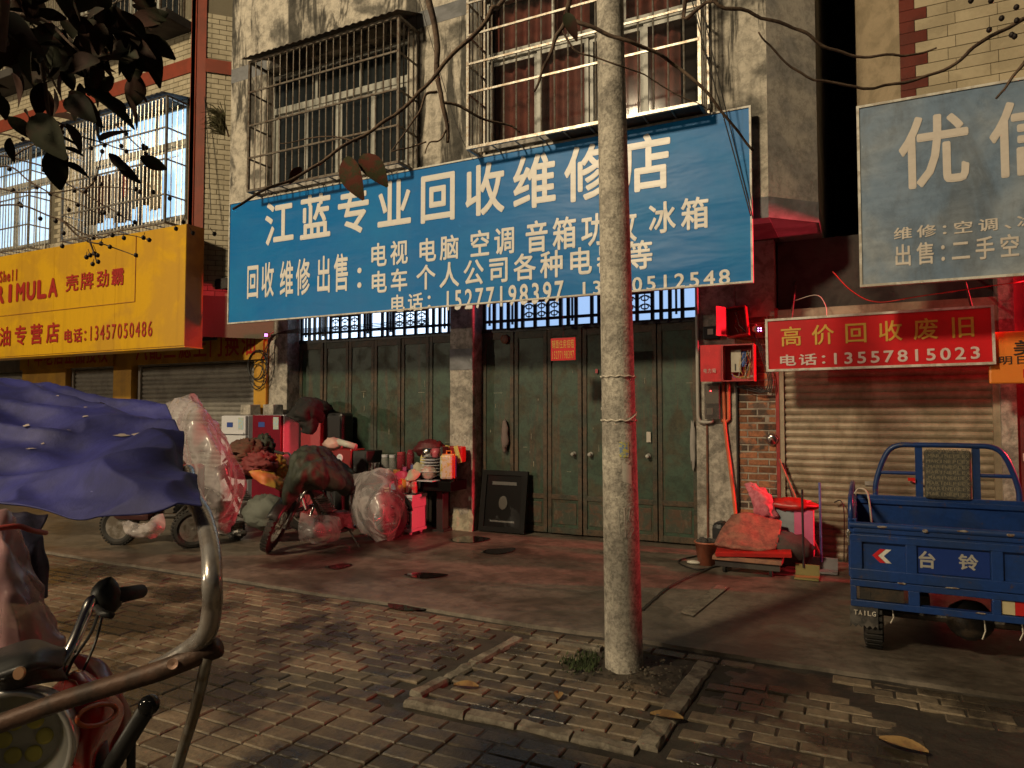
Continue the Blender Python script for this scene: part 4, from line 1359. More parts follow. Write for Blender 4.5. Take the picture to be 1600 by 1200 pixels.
wire_k = mat('black_cable', (.015, .014, .014), rough=.5, bump=0)
wire_w = mat('white_cable', (.5, .48, .42), rough=.5, bump=0)
wire_y = mat('yellow_cable', (.45, .3, .05), rough=.5, bump=0)
wire_b = mat('blue_cable', (.03, .07, .3), rough=.5, bump=0)
wire_r = mat('red_cable', (.4, .03, .02), rough=.5, bump=0)
bx = open_box('meter_box', 'open red box with a beige breaker and tangled wires, lower on the pillar', -1.31, -.985, 1.83, 2.22, 7.78, .2)
MB().b2((-1.235, 7.70, 1.93), (-1.13, 7.765, 2.17)).build('breaker', beige_p, bx, bevel=.006)
MB().b2((-1.195, 7.69, 1.95), (-1.185, 7.699, 2.02)).build('breaker_switch', black_paint, bx)
MB().b2((-1.125, 7.71, 1.99), (-1.08, 7.765, 2.15)).build('breaker', mat('blue_breaker', (.03, .08, .3), rough=.4), bx)
wires(bx, 12, (-1.08, 7.69, 2.14), (-1.1, 7.66, 1.87), .02, [wire_y, wire_w, wire_k, wire_y, wire_r], 3)
wires(bx, 5, (-1.24, 7.68, 1.9), (-1.02, 7.66, 1.88), .03, [wire_w, wire_y, wire_b], 5)
dr = MB().box((-.108, 0, 0), (.216, .01, .39)).build('door', red_box, bx, loc=(-1.312, 7.578, 2.025)); dr.rotation_euler = (0, 0, R(8))
text('电力箱', (-1.50, 0, 1.97), (-1.36, 0, 1.92), 7.545, scrawl_m, bx, bold=0)
bx2 = open_box('meter_box', 'upper open red box holding loose wires, hung crooked near the security camera', -1.26, -1.04, 2.31, 2.62, 7.78, .2)
bx2.rotation_euler = (0, R(-5), 0)
dr = MB().box((-.08, 0, 0), (.16, .01, .31)).build('door', red_box, bx2, loc=(-1.262, 7.575, 2.46)); dr.rotation_euler = (0, 0, R(62))
wires(bx2, 9, (-1.17, 7.68, 2.58), (-1.12, 7.66, 2.35), .05, [wire_k, wire_r, wire_w, wire_r], 8)
mt = thing('electricity_meter', 'smoky plastic electricity meter with a red light under the red boxes', 'meter', (-1.44, 7.75, 1.42))
MB().b2((-1.52, 7.70, 1.43), (-1.36, 7.795, 1.82)).build('case', mat('smoky_plastic', (.1, .09, .085), rough=.2, bump=0, alpha=.65), mt, bevel=.008)
MB().b2((-1.505, 7.74, 1.60), (-1.375, 7.79, 1.79)).build('meter_body', beige_p, mt); MB().b2((-1.5, 7.735, 1.48), (-1.44, 7.79, 1.55)).build('breaker', beige_p, mt)
MB().b2((-1.455, 7.69, 1.73), (-1.445, 7.698, 1.74)).build('indicator_light', mat('red_led', (.5, .02, .02), rough=.3, bump=0, fine=0, emit=(1, .05, .05), es=12), mt)
o = MB().b2((-1.53, 7.72, 2.3), (-1.36, 7.795, 2.44)).build('junction_box', black_paint, bevel=.008); tag(o, 'black junction box with a small label left of the upper red box', 'junction box')
MB().b2((-1.48, 7.714, 2.35), (-1.42, 7.719, 2.41)).build('printed_label', wire_w, o)
pvc = mat('grey_pvc_pipe', (.36, .34, .3), rough=.5, bump=.05)
orange_pvc = mat('orange_conduit', (.55, .14, .06), (.45, .11, .05), s=6, rough=.5, bump=.05)
rustp = mat('rusty_pipe', (.17, .06, .035), (.1, .05, .035), s=12, rough=.7, bump=.2)
o = MB().tube(curve([(-1.6, 7.76, 3.3), (-1.6, 7.76, 2.4), (-1.6, 7.76, 1.6), (-1.595, 7.76, 1.44), (-1.56, 7.76, 1.40), (-1.47, 7.76, 1.40), (-1.44, 7.76, 1.43)], 4), .02, 8).build('conduit', pvc, smooth=True); tag(o, 'grey plastic conduit running down the pillar edge and bending under the meter', 'conduit')
o = MB().tube(curve([(-1.33, 7.77, 1.84), (-1.32, 7.77, 1.5), (-1.31, 7.76, 1.3), (-1.22, 7.74, .5), (-1.2, 7.74, .05)], 5), .019, 8).build('conduit', orange_pvc, smooth=True); tag(o, 'long orange conduit slanting down the cement pillar', 'conduit')
o = MB().tube([(-1.275, 7.77, 1.84), (-1.275, 7.77, 1.43), (-1.31, 7.77, 1.40), (-1.35, 7.77, 1.42)], .019, 8).build('conduit', orange_pvc); tag(o, 'short orange conduit hooking up beside the meter', 'conduit')
o = MB().tube([(-1.51, 7.79, 1.38), (-1.515, 7.79, .05)], .012, 8).build('conduit', rustp); tag(o, 'thin rusty pipe straight down the left of the cement pillar', 'conduit')
o = MB().tube([(-1.19, 7.79, 1.84), (-1.19, 7.79, .3)], .014, 8).build('conduit', wire_k); tag(o, 'black cable pipe between the cement pillar and the brick pier', 'conduit')
for k in range(4):
    o = MB().tube(curve([(-1.0 - .01 * k, 7.74, 2.36), (-.93 + .02 * k, 7.7, 2.1), (-.86 + .015 * k, 7.7, 1.85), (-.9 + .02 * k, 7.7, 1.72), (-1.02, 7.72, 1.73 + .02 * k), (-1.2, 7.74, 1.78)], 5), .006, 5).build('loose_cable', wire_k, smooth=True)
    tag(o, ['leftmost', 'second from left', 'third from left', 'rightmost'][k] + ' of the black cables looping down beside the red sign', 'cable', 'cables beside the red sign')


def cctv(label, p, dirv):
    c = thing('security_camera', label, 'security camera', p)
    d = Vector(dirv).normalized()
    P = Vector(p)
    MB().tube([P - d * .12, P + d * .02], .035, 12).build('body', beige_p, c, smooth=True)
    MB().tube([P + d * .021, P + d * .03], .033, 12).build('lens_ring', black_paint, c)
    MB().tube([P - d * .08, P - d * .08 + Vector((-.02, .12, .06))], .012, 6).build('mount', beige_p, c)
    side = d.cross(Vector((0, 0, 1))).normalized()
    for sx in (-.013, .013):
        for sz in (-.012, .012):
            MB().blob(P + d * .033 + side * sx + Vector((0, 0, sz)), (.007, .007, .007), 0, 1, 8, 6).build('led', mat('violet_led', (.4, .1, .4), rough=.3, bump=0, fine=0, emit=(.9, .35, 1.0), es=7), c)


cctv('security camera with violet lights between the red box and the red sign', (-.93, 7.55, 2.36), (.4, -.9, -.15))
cctv('security camera with violet lights at the left end of the blue banner', (-7.72, 7.45, 2.63), (.5, -.8, -.1))

# ---------------------------------------------------------------- clutter against the brick pier
board_m = mat('worn_plywood', (.30, .15, .09), (.2, .1, .07), s=8, rough=.8, bump=.3, bs=40)
red_board = mat('red_laminate', (.40, .015, .012), (.3, .012, .01), s=5, rough=.4, bump=.05)
bk = thing('flower_bucket', 'terracotta plastic bucket standing at the pillar foot', 'bucket', (-1.38, 7.05, .01))
T = Matrix.Translation((-1.38, 7.05, .012))
MB().lathe([(.085, 0), (.115, .21), (.125, .21), (.125, .225), (.108, .225), (.09, .2), (.0, .19)], 22, T).build('pail', mat('terracotta_plastic', (.42, .13, .07), (.3, .1, .06), s=7, rough=.5, bump=.1), bk, smooth=True)
for i in range(7):
    MB().blob((-1.38 + random.uniform(-.06, .06), 7.05 + random.uniform(-.06, .06), .235), (.04, .035, .03), .3, 3, 9, 6, seed=i).build('debris', dark_matt, bk)
hc = thing('hand_cart', 'low wooden hand cart loaded with boards beside the bucket', 'cart', (-.95, 6.95, .01))
MB().b2((-1.27, 6.72, .13), (-.66, 7.15, .17)).build('deck', board_m, hc, bevel=.006)
for x in (-1.17, -.76):
    for y_ in (6.8, 7.06): wheel('caster', hc, (x, y_, .055), .045, .03, math.pi / 2)
MB().b2((-1.25, 6.75, .07), (-.68, 6.79, .129)).build('deck_rail', dark_matt, hc)
o = MB().box((0, 0, 0), (.66, .42, .03)).build('red_board', red_board, loc=(-.93, 6.93, .215)); o.rotation_euler = (R(4), R(-3), R(6)); tag(o, 'glossy red board lying on the hand cart', 'board')
rows = [[(-1.27, 6.86, .25), (-1.05, 6.80, .235), (-.86, 6.82, .24), (-.72, 6.88, .26)], [(-1.24, 7.0, .36), (-1.05, 6.98, .38), (-.85, 6.98, .37), (-.70, 7.02, .38)], [(-1.16, 7.16, .49), (-1.0, 7.16, .53), (-.85, 7.16, .5), (-.70, 7.18, .46)]]
o = patch(rows, 8, 8, .02, 5, 3, amp2=.025, fr2=9).build('quilted_mat', mat('brown_red_mat', (.30, .12, .085), (.2, .08, .06), s=9, rough=.85, bump=.4, bs=50, grit=.3), smooth=True, solid=.035); tag(o, 'soft brownish red mat folded over the red board', 'mat')
o = MB().box((0, 0, 0), (.14, .26, .2)).build('black_bag', black_paint, bevel=.05, loc=(-1.29, 7.3, .3)); tag(o, 'small black bundle behind the plywood board', 'bundle')
pinkcloth = mat('pink_mesh_cloth', (.55, .16, .2), (.42, .09, .12), s=14, rough=.8, bump=.4, bs=60)
rows = [[(-1.07, 7.38, .78), (-.98, 7.35, .80), (-.88, 7.4, .74)], [(-1.0, 7.25, .68), (-.9, 7.22, .7), (-.8, 7.3, .64)], [(-.94, 7.22, .5), (-.84, 7.2, .52), (-.74, 7.28, .5)], [(-.92, 7.3, .36), (-.82, 7.28, .36), (-.72, 7.34, .36)]]
o = patch(rows, 8, 8, .03, 9, 2, amp2=.05, fr2=14).build('pink_mesh_bag', pinkcloth, smooth=True, solid=.004); tag(o, 'crumpled pink mesh bag heaped in front of the brick pier', 'bag')
cb = thing('carton', 'pink and grey printed carton behind the boards', 'carton', (-.6, 7.35, .3))
MB().b2((-.80, 7.3, .12), (-.60, 7.5, .56)).build('grey_half', mat('grey_print', (.24, .27, .3), rough=.6), cb); MB().b2((-.599, 7.3, .12), (-.43, 7.5, .56)).build('pink_half', mat('pink_print', (.6, .12, .25), rough=.5), cb)
o = MB().blob((-.64, 7.36, .60), (.22, .1, .06), .5, 4, 24, 12, seed=4, ridge=True).build('red_cloth', red_board, smooth=True); tag(o, 'crumpled red cloth lying on the printed carton', 'cloth')
o = MB().blob((-.72, 7.08, .22), (.28, .16, .16), .35, 3, 24, 14, seed=9).build('dark_sack', dark_matt, smooth=True); tag(o, 'dark sack slumped between the cart and the carton', 'sack')
for k, (a, b_, r_, mm, lb_) in enumerate((((-.77, 7.72, 1.02), (-.38, 7.45, .12), .011, board_m, 'brown wooden broom handle leaning nearest the brick pier'), ((-.73, 7.74, .98), (-.5, 7.5, .12), .010, black_paint, 'dark broom handle leaning on the red jamb'))):
    o = MB().tube([a, b_], r_, 7).build('broom_handle', mm); tag(o, lb_, 'broom')
dp = thing('dustpan', 'long handled blue dustpan standing in front of the brown shutter', 'dustpan', (-.33, 7.2, 0))
MB().tube([(-.36, 7.22, .1), (-.365, 7.24, .84)], .011, 8).build('handle', mat('blue_tube', (.08, .12, .35), rough=.4), dp)
MB().b2((-.5, 7.08, .02), (-.22, 7.25, .035)).b2((-.5, 7.235, .03), (-.22, 7.25, .14)).build('pan', mat('grey_pan', (.2, .19, .2), rough=.5), dp)
dp = thing('dustpan', 'long handled black dustpan with a yellow scoop left of the blue one', 'dustpan', (-.45, 6.85, 0))
MB().tube([(-.49, 6.88, .1), (-.495, 6.9, .80)], .01, 8).build('handle', black_paint, dp)
MB().b2((-.56, 6.74, .02), (-.36, 6.9, .035)).b2((-.56, 6.885, .03), (-.36, 6.9, .13)).build('pan', mat('olive_pan', (.2, .17, .06), rough=.5), dp)
o = MB().tube(curve([(-.18, 7.76, .02), (-.17, 7.72, .5), (-.2, 7.75, .62), (-.26, 7.75, .6)], 5), .006, 6).build('wire_hook', black_paint); tag(o, 'thin bent wire hook leaning on the brown shutter', 'hook')
o = MB().tube(curve([(-1.52,7.44,0), (-1.66,7.03,0), (-1.41,6.74,0), (-1.21,7.09,0)], 6), .008, 5).build('rubber_hose', wire_k, smooth=True); o.location.z = .02; tag(o, 'thin black cable lying on the concrete near the bucket', 'cable')
o = MB().blob((-1.5, 7.0, .03), (.07, .035, .02), .2, 3, 12, 8).build('slipper', wire_w, smooth=True); tag(o, 'white slipper lying beside the bucket', 'slipper')
plate = MB().lathe([(.0, .02), (.05, .018), (.062, 0), (.0, -.004)], 18, Matrix.Translation((-.84, 7.77, 1.22)) @ Matrix.Rotation(math.pi / 2, 4, 'X')).build('bell_lamp', chrome, smooth=True); tag(plate, 'round foil covered bell on the brick pier by the red jamb', 'bell')

# black stove panel leaning against the doors
sp = thing('stove_panel', 'black glass stove panel leaning against the green doors', 'panel', (-4.0, 7.8, 0))
Tp = Matrix.Translation((-4.02, 7.74, .02)) @ Matrix.Rotation(R(-9), 4, 'X')
blackglass = mat('black_gloss', (.006, .006, .006), rough=.3, bump=.01, spec=.25)
matt_black = mat('matt_black', (.007, .007, .007), rough=.7, bump=.05, spec=.2)
MB().b2((-.32, 0, 0), (.32, .03, .76), Tp).build('plate', blackglass, sp, bevel=.008)
fr = MB()
for a, b_ in (((-.32, -.02, .0), (.32, -.001, .06)), ((-.32, -.02, .70), (.32, -.001, .76)), ((-.32, -.02, .06), (-.25, -.001, .70)), ((.25, -.02, .06), (.32, -.001, .70))): fr.b2(a, b_, Tp)
fr.build('rim', matt_black, sp)
MB().lathe([(.06, 0), (.06, .012), (.045, .013)], 24, Tp @ Matrix.Translation((.0, -.001, .36)) @ Matrix.Scale(1.4, 4, (0, 0, 1)) @ Matrix.Rotation(math.pi / 2, 4, 'X')).build('burner_hole', mat('brown_disc', (.06, .055, .045), rough=.5), sp)
gs_ = mat('grey_strip', (.12, .12, .115), rough=.3)
MB().b2((-.17, -.006, .58), (.17, -.001, .62), Tp).build('trim_strip', gs_, sp); MB().b2((-.17, -.006, .12), (.17, -.001, .14), Tp).build('trim_strip', gs_, sp)


# ---------------------------------------------------------------- motorcycles in the pile
black_plastic = mat('black_plastic', (.02, .02, .02), rough=.45, bump=.1)
red_paint = mat('dark_red_paint', (.22, .015, .015), rough=.3, bump=.03)
engine_m = mat('dull_engine_alloy', (.22, .21, .2), (.1, .09, .08), s=14, rough=.45, metal=.6, bump=.2)


def motorcycle(label, loc, rz, W=1.24, tank=None, steer=0.0, lean=0.0, roll=0.0):
    b = thing('motorcycle', label, 'motorcycle', loc, rz, 'motorcycles parked before the green doors')
    b.rotation_euler = (lean, 0, rz)
    k = dict(local=True)
    r = .285
    hp_ = Vector((W / 2 - .25, 0, .84))
    S = Matrix.Translation(hp_) @ Matrix.Rotation(steer, 4, 'Z') @ Matrix.Rotation(roll, 4, 'X') @ Matrix.Translation(-hp_)
    sp = lambda pts: [S @ Vector(p) for p in pts]
    wheel('front_wheel', b, (W / 2, 0, r), r, .085, 0, spokes=14, M=S, **k)
    wheel('rear_wheel', b, (-W / 2, 0, r), r, .1, 0, spokes=14, **k)
    for s in (-1, 1):
        MB().tube(sp([(W / 2, s * .085, r), (W / 2 - .13, s * .085, .56)]), .024, 10).build('fork_slider', engine_m, b, smooth=True, **k)
        MB().tube(sp([(W / 2 - .12, s * .085, .54), (W / 2 - .27, s * .085, .86)]), .016, 10).build('fork_tube', chrome, b, smooth=True, **k)
    MB().b2((W / 2 - .31, -.11, .80), (W / 2 - .2, .11, .84), S).build('triple_clamp', black_plastic, b, bevel=.01, **k)
    MB().grid(lambda u, v: S @ Vector((W / 2 + (r + .035) * math.cos(R(20 + 130 * u)), -.06 + .12 * v, r + (r + .035) * math.sin(R(20 + 130 * u)) - .02 * abs(v - .5))), 14, 4).build('front_fender', black_plastic, b, smooth=True, solid=.004, **k)
    MB().tube(curve(sp([(W / 2 - .42, -.36, .95), (W / 2 - .36, -.28, .98), (W / 2 - .27, -.12, .9), (W / 2 - .27, .12, .9), (W / 2 - .36, .28, .98), (W / 2 - .42, .36, .95)]), 4), .012, 8).build('handlebar', chrome, b, smooth=True, **k)
    for s in (-1, 1): MB().tube(sp([(W / 2 - .42, s * .36, .95), (W / 2 - .47, s * .47, .93)]), .017, 8).build('grip', rubber, b, **k)
    T = S @ Matrix.Translation((W / 2 - .2, 0, .74)) @ Matrix.Rotation(math.pi / 2, 4, 'Y')
    hl = MB().lathe([(.03, -.1), (.075, -.05), (.09, .0), (.092, .03)], 18, T).build('headlight', black_plastic, b, smooth=True, **k)
    MB().lathe([(.0, .045), (.05, .042), (.085, .031)], 18, T, cap=False).build('lens', chrome, hl, smooth=True, **k)
    MB().tube([(W / 2 - .25, 0, .8), (W / 2 - .4, 0, .45), (W / 2 - .5, 0, .22), (-.2, 0, .22)], .022, 8).tube([(W / 2 - .26, 0, .78), (-.1, 0, .72), (-.45, 0, .7), (-W / 2 - .15, 0, .74)], .02, 8).build('frame', steel_dark, b, **k)
    e = MB().b2((-.16, -.11, .2), (.16, .11, .42)).build('crankcase', engine_m, b, bevel=.03, **k)
    cy_ = MB()
    for i in range(7): cy_.box((.1 + .018 * i, 0, .44 + .024 * i), (.15, .15, .01), rz=0)
    cy_.tube([(.08, 0, .4), (.2, 0, .6)], .05, 10)
    cy_.build('cylinder', engine_m, e, **k)
    MB().lathe([(.075, 0), (.08, .015), (.06, .04)], 18, Matrix.Translation((-.02, -.11, .3)) @ Matrix.Rotation(math.pi / 2, 4, 'X')).build('engine_cover', engine_m, e, smooth=True, **k)
    MB().blob((.1, 0, .78), (.26, .14, .12), .05, 2, 20, 12).build('fuel_tank', tank or red_paint, b, smooth=True, **k)
    MB().blob((-.4, 0, .77), (.36, .13, .06), .04, 2, 20, 10).build('seat', rubber, b, smooth=True, **k)
    MB().grid(lambda u, v: (-W / 2 + (r + .05) * math.cos(R(40 + 130 * u)), -.07 + .14 * v, r + (r + .05) * math.sin(R(40 + 130 * u))), 14, 3).build('rear_fender', black_plastic, b, smooth=True, solid=.004, **k)
    MB().tube(curve([(.22, -.1, .5), (.27, -.13, .3), (.1, -.15, .18), (-.3, -.16, .2), (-.75, -.17, .3)], 4), [.016] * 10 + [.03] * 7, 8).build('exhaust', chrome, b, smooth=True, **k)
    for s in (-1, 1): MB().tube([(-W / 2, s * .11, r), (-W / 2 + .12, s * .13, .66)], .022, 8).build('shock', chrome, b, **k)
    MB().b2((-W / 2 - .2, -.05, .66), (-W / 2 - .15, .05, .73)).build('tail_light', mat('bike_red_lens', (.4, .02, .02), rough=.2, bump=0), b, **k)
    for s in (-1, 1): MB().tube([(-.05, s * .1, .24), (-.05, s * .3, .22)], .012, 6).build('foot_peg', steel_dark, b, **k)
    MB().tube([(-.1, .12, .2), (-.15, .25, .02)], .01, 6).build('side_stand', steel_dark, b, **k)
    return b


motorcycle('motorcycle in front with its wheel to the viewer, half hidden by tarpaulin and plastic', (-5.3, 6.2, -.03), math.atan2(-1.1, -.5), steer=R(52), lean=R(3), roll=R(-24))
motorcycle('dark motorcycle behind, under the orange sheet and brown cloth', (-6.75, 6.35, .012), math.atan2(-.9, -.95), tank=black_plastic)

green_tarp = mat('dark_green_tarpaulin', (.035, .042, .026), (.025, .03, .02), s=5, rough=.65, bump=.2, bs=60, wrinkle=.6, wsc=5, grit=.3)
rows = [[(-5.43,5.69,1.11), (-5.41,5.76,1.15), (-5.41,5.98,1.14), (-5.38,6.23,1.01), (-5.31,6.44,0.83)],
        [(-5.38,5.56,0.99), (-5.24,5.57,1.05), (-5.14,5.73,1.02), (-5.1,5.98,0.89), (-5.09,6.28,0.73)],
        [(-5.37,5.49,0.85), (-5.16,5.45,0.91), (-5.01,5.58,0.91), (-4.94,5.84,0.79), (-4.99,6.22,0.61)],
        [(-5.41,5.48,0.68), (-5.23,5.42,0.75), (-5.08,5.53,0.81), (-4.97,5.78,0.72), (-5.01,6.16,0.56)],
        [(-5.48,5.5,0.46), (-5.4,5.49,0.49), (-5.32,5.55,0.62), (-5.27,5.68,0.69), (-5.22,5.82,0.72)]]
o = patch(rows, 12, 12, .05, 4.5, 3, aniso=(2.2, 2.2, .2), amp2=.06, fr2=5).build('tarpaulin', green_tarp, smooth=True, solid=.004); tag(o, 'dark green tarpaulin thrown over the handlebars of the front motorcycle', 'tarpaulin')


def plastic(name, c, a):
    m = mat(name, c, rough=.22, bump=0, fine=.1, alpha=a, wrinkle=.5, wsc=5)
    t = m.node_tree; b = t.nodes['Principled BSDF']
    n = t.nodes.new('ShaderNodeTexNoise'); n.inputs['Scale'].default_value = 9; n.inputs['Detail'].default_value = 6; n.inputs['Distortion'].default_value = 1.5
    g_ = t.nodes.new('ShaderNodeNewGeometry'); t.links.new(g_.outputs['Position'], n.inputs['Vector'])
    r = t.nodes.new('ShaderNodeMapRange'); r.inputs[1].default_value = .35; r.inputs[2].default_value = .7
    r.inputs[3].default_value = a * .55; r.inputs[4].default_value = min(1, a * 1.7)
    mm_ = t.nodes.new('ShaderNodeMath'); mm_.operation = 'SUBTRACT'; mm_.inputs[1].default_value = .5; t.links.new(n.outputs[0], mm_.inputs[0])
    ab = t.nodes.new('ShaderNodeMath'); ab.operation = 'ABSOLUTE'; t.links.new(mm_.outputs[0], ab.inputs[0])
    r.inputs[1].default_value = .0; r.inputs[2].default_value = .11; r.inputs[3].default_value = min(1, a * 1.6); r.inputs[4].default_value = a * .8
    n.inputs['Scale'].default_value = 4; n.inputs['Detail'].default_value = 1.5; n.inputs['Distortion'].default_value = .8
    t.links.new(ab.outputs[0], r.inputs[0]); t.links.new(r.outputs[0], b.inputs['Alpha'])
    return m


clear_pl = plastic('clear_plastic_sheet', (.5, .45, .45), .42)
milky_pl = plastic('milky_plastic_sheet', (.45, .4, .41), .5)
rows = [[(-5.12,6.2,0.81), (-4.79,6.09,0.86), (-4.6,6.12,0.89), (-4.53,6.27,0.8)],
        [(-5.14,6.14,0.61), (-4.6,5.8,0.66), (-4.38,5.85,0.69), (-4.44,6.27,0.62)],
        [(-5.08,6.13,0.41), (-4.51,5.74,0.45), (-4.3,5.79,0.46), (-4.42,6.23,0.43)],
        [(-4.99,6.18,0.25), (-4.5,5.81,0.29), (-4.33,5.84,0.26), (-4.43,6.12,0.28)],
        [(-4.8,6.17,0.15), (-4.52,5.97,0.16), (-4.42,5.96,0.15), (-4.47,6.11,0.18)]]
o = patch(rows, 12, 12, .06, 2.5, 5, aniso=(1.3, 1.3, .5), amp2=.07, fr2=4).build('plastic_sheet', clear_pl, smooth=True); tag(o, 'clear plastic sheet ballooning over the rear of the front motorcycle', 'plastic sheet')
rows = [[(-5.26,5.58,0.46), (-5.08,5.68,0.43), (-4.97,5.84,0.39)], [(-5.22,5.5,0.31), (-4.98,5.56,0.3), (-4.91,5.82,0.29)], [(-5.27,5.6,0.15), (-5.02,5.61,0.15), (-4.94,5.81,0.17)]]
o = patch(rows, 10, 10, .06, 4, 8, amp2=.05, fr2=6).build('plastic_sheet', clear_pl, smooth=True); tag(o, 'torn plastic sheet bunched low under the front motorcycle engine', 'plastic sheet')

orange_t = mat('orange_sheet', (.62, .16, .05), (.5, .3, .05), s=3.5, rough=.55, bump=.15, bs=30)
rows = [[(-6.52,5.94,0.94), (-6.3,5.94,0.93), (-6.21,6.1,0.88), (-6.17,6.24,0.81)], [(-6.3,5.83,0.84), (-6.09,5.83,0.8), (-6.0,5.93,0.75), (-6.02,6.09,0.7)], [(-6.2,5.83,0.75), (-6.03,5.81,0.69), (-5.95,5.9,0.64), (-5.96,6.01,0.6)]]
o = patch(rows, 10, 10, .03, 6, 1, amp2=.03, fr2=10).build('orange_sheet', orange_t, smooth=True, solid=.004); tag(o, 'orange sheet spread over the rear motorcycle', 'sheet')
brown_c = mat('brown_cloth', (.13, .055, .035), (.08, .045, .025), s=8, rough=.85, bump=.3, wrinkle=.6, wsc=6)
for c_, r_, sd, lb_, mm in (((-6.53,6.05,0.99), (.22, .2, .17), 3, 'brown crumpled cloth heaped on the rear motorcycle', brown_c), ((-6.44,6.2,1.08), (.12, .1, .14), 6, 'dark green knotted bag on top of the brown cloth', green_tarp), ((-6.3,6.0,0.9), (.2, .16, .13), 11, 'reddish crumpled raincoat hanging in front of the brown cloth', mat('wine_cloth', (.2, .03, .03), rough=.7, bump=.3)), ((-6.16,6.13,0.85), (.1, .1, .13), 2, 'mustard yellow bag beside the brown cloth', mat('mustard_bag', (.42, .22, .03), rough=.6, bump=.3))):
    o = MB().blob(c_, r_, .55, 3.2, 34, 24, seed=sd, ridge=True).build('cloth_bundle', mm, smooth=True); tag(o, lb_, 'cloth bundle')
o = MB().blob((-6.13,5.94,0.36), (.25, .2, .18), .35, 3, 26, 16, seed=5, ridge=True).build('grey_sack', mat('grey_green_sack', (.13, .14, .12), rough=.8, bump=.3), smooth=True); tag(o, 'grey green sack slumped on the ground between the motorcycles', 'sack')

# covered scooter further left
cs = thing('covered_scooter', 'small wheeled scooter under a tall plastic cover left of the motorcycles', 'scooter', (-7.05, 5.2, .012))
wheel('wheel', cs, (-7.52, 5.12, .222), .21, .11, R(20)); wheel('wheel', cs, (-6.62, 5.36, .222), .21, .11, R(60))
MB().tube([(-7.5, 5.12, .22), (-7.2, 5.2, .34), (-6.8, 5.3, .36), (-6.66, 5.34, .5), (-6.72, 5.3, 1.05)], .03, 8).build('frame', steel_dark, cs)
MB().box((-7.3, 5.2, .45), (.5, .28, .3), rz=.2).build('body', mat('dark_scooter', (.06, .02, .02), rough=.4), cs, bevel=.06)
MB().box((-7.3, 5.2, .66), (.55, .26, .1), rz=.2).build('seat', rubber, cs, bevel=.04)
MB().tube([(-6.9, 5.05, 1.08), (-6.72, 5.28, 1.06), (-6.55, 5.5, 1.08)], .014, 6).build('handlebar', steel_dark, cs)
MB().box((-6.66, 5.36, .72), (.16, .3, .42), rz=.2).build('leg_shield', mat('scooter_red', (.25, .02, .03), rough=.35), cs, bevel=.04)
rows = [[(-5.87,4.45,1.58), (-5.68,4.43,1.64), (-5.55,4.44,1.69), (-5.63,4.56,1.64)],
        [(-5.57,4.27,1.38), (-5.19,4.12,1.44), (-5.06,4.19,1.47), (-5.37,4.6,1.36)],
        [(-5.4,4.25,1.13), (-4.97,4.08,1.18), (-4.85,4.19,1.18), (-5.21,4.69,1.06)],
        [(-5.33,4.3,0.85), (-4.9,4.13,0.86), (-4.79,4.23,0.87), (-5.14,4.73,0.86)],
        [(-5.33,4.43,0.6), (-4.99,4.26,0.61), (-4.96,4.39,0.64), (-5.18,4.72,0.7)],
        [(-5.34,4.54,0.41), (-5.2,4.5,0.4), (-5.14,4.53,0.44), (-5.24,4.7,0.52)]]
o = patch(rows, 14, 12, .06, 2.5, 4, aniso=(1.8, 1.8, .22), amp2=.09, fr2=4).build('plastic_cover', milky_pl, smooth=True); tag(o, 'tall milky plastic cover draped over the scooter beside the blue tarpaulin', 'plastic cover')
rows = [[(-6.56,4.49,0.41), (-6.18,4.46,0.46), (-6.1,4.6,0.5)], [(-6.32,4.39,0.36), (-5.98,4.33,0.39), (-6.02,4.54,0.39)], [(-6.36,4.49,0.3), (-6.06,4.41,0.31), (-6.14,4.6,0.3)]]
o = patch(rows, 10, 8, .05, 6, 2, amp2=.06, fr2=10).build('plastic_bag', clear_pl, smooth=True); tag(o, 'crumpled clear plastic hanging between the scooter wheels', 'plastic bag')

# ---------------------------------------------------------------- fridges and furniture
white_e = mat('white_enamel', (.62, .62, .66), rough=.3, bump=.03)
wine_e = mat('wine_red_enamel', (.18, .008, .022), (.15, .007, .02), s=3, rough=.2, bump=.02)
red_e = mat('faded_red_panel', (.36, .05, .06), rough=.5, bump=.05)
label_m = mat('energy_label', (.35, .5, .6), (.5, .48, .3), s=30, rough=.5, bump=0)


def fridge(label, x0, x1, y0, y1, z1, dm, bm, split):
    f = thing('refrigerator', label, 'refrigerator', ((x0 + x1) / 2, (y0 + y1) / 2, .01), group='old refrigerators')
    MB().b2((x0, y0 + .05, .03), (x1, y1, z1)).build('cabinet', bm, f, bevel=.012)
    for a, b_ in ((.05, split - .006), (split + .006, z1 - .004)):
        d = MB().b2((x0 + .03, y0, a), (x1 - .002, y0 + .048, b_)).build('door', dm, f, bevel=.01)
    MB().b2((x0 + .08, y0 - .014, split + .012), (x1 - .02, y0 - .001, split + .035)).build('handle', white_e, d)
    MB().b2((x1 - .14, y0 - .004, z1 - .2), (x1 - .04, y0 - .001, z1 - .03)).build('energy_label', label_m, d)
    MB().b2((x0 + .15, y0 - .004, z1 - .17), (x0 + .27, y0 - .001, z1 - .1)).build('badge', blue_poster, d)
    return f


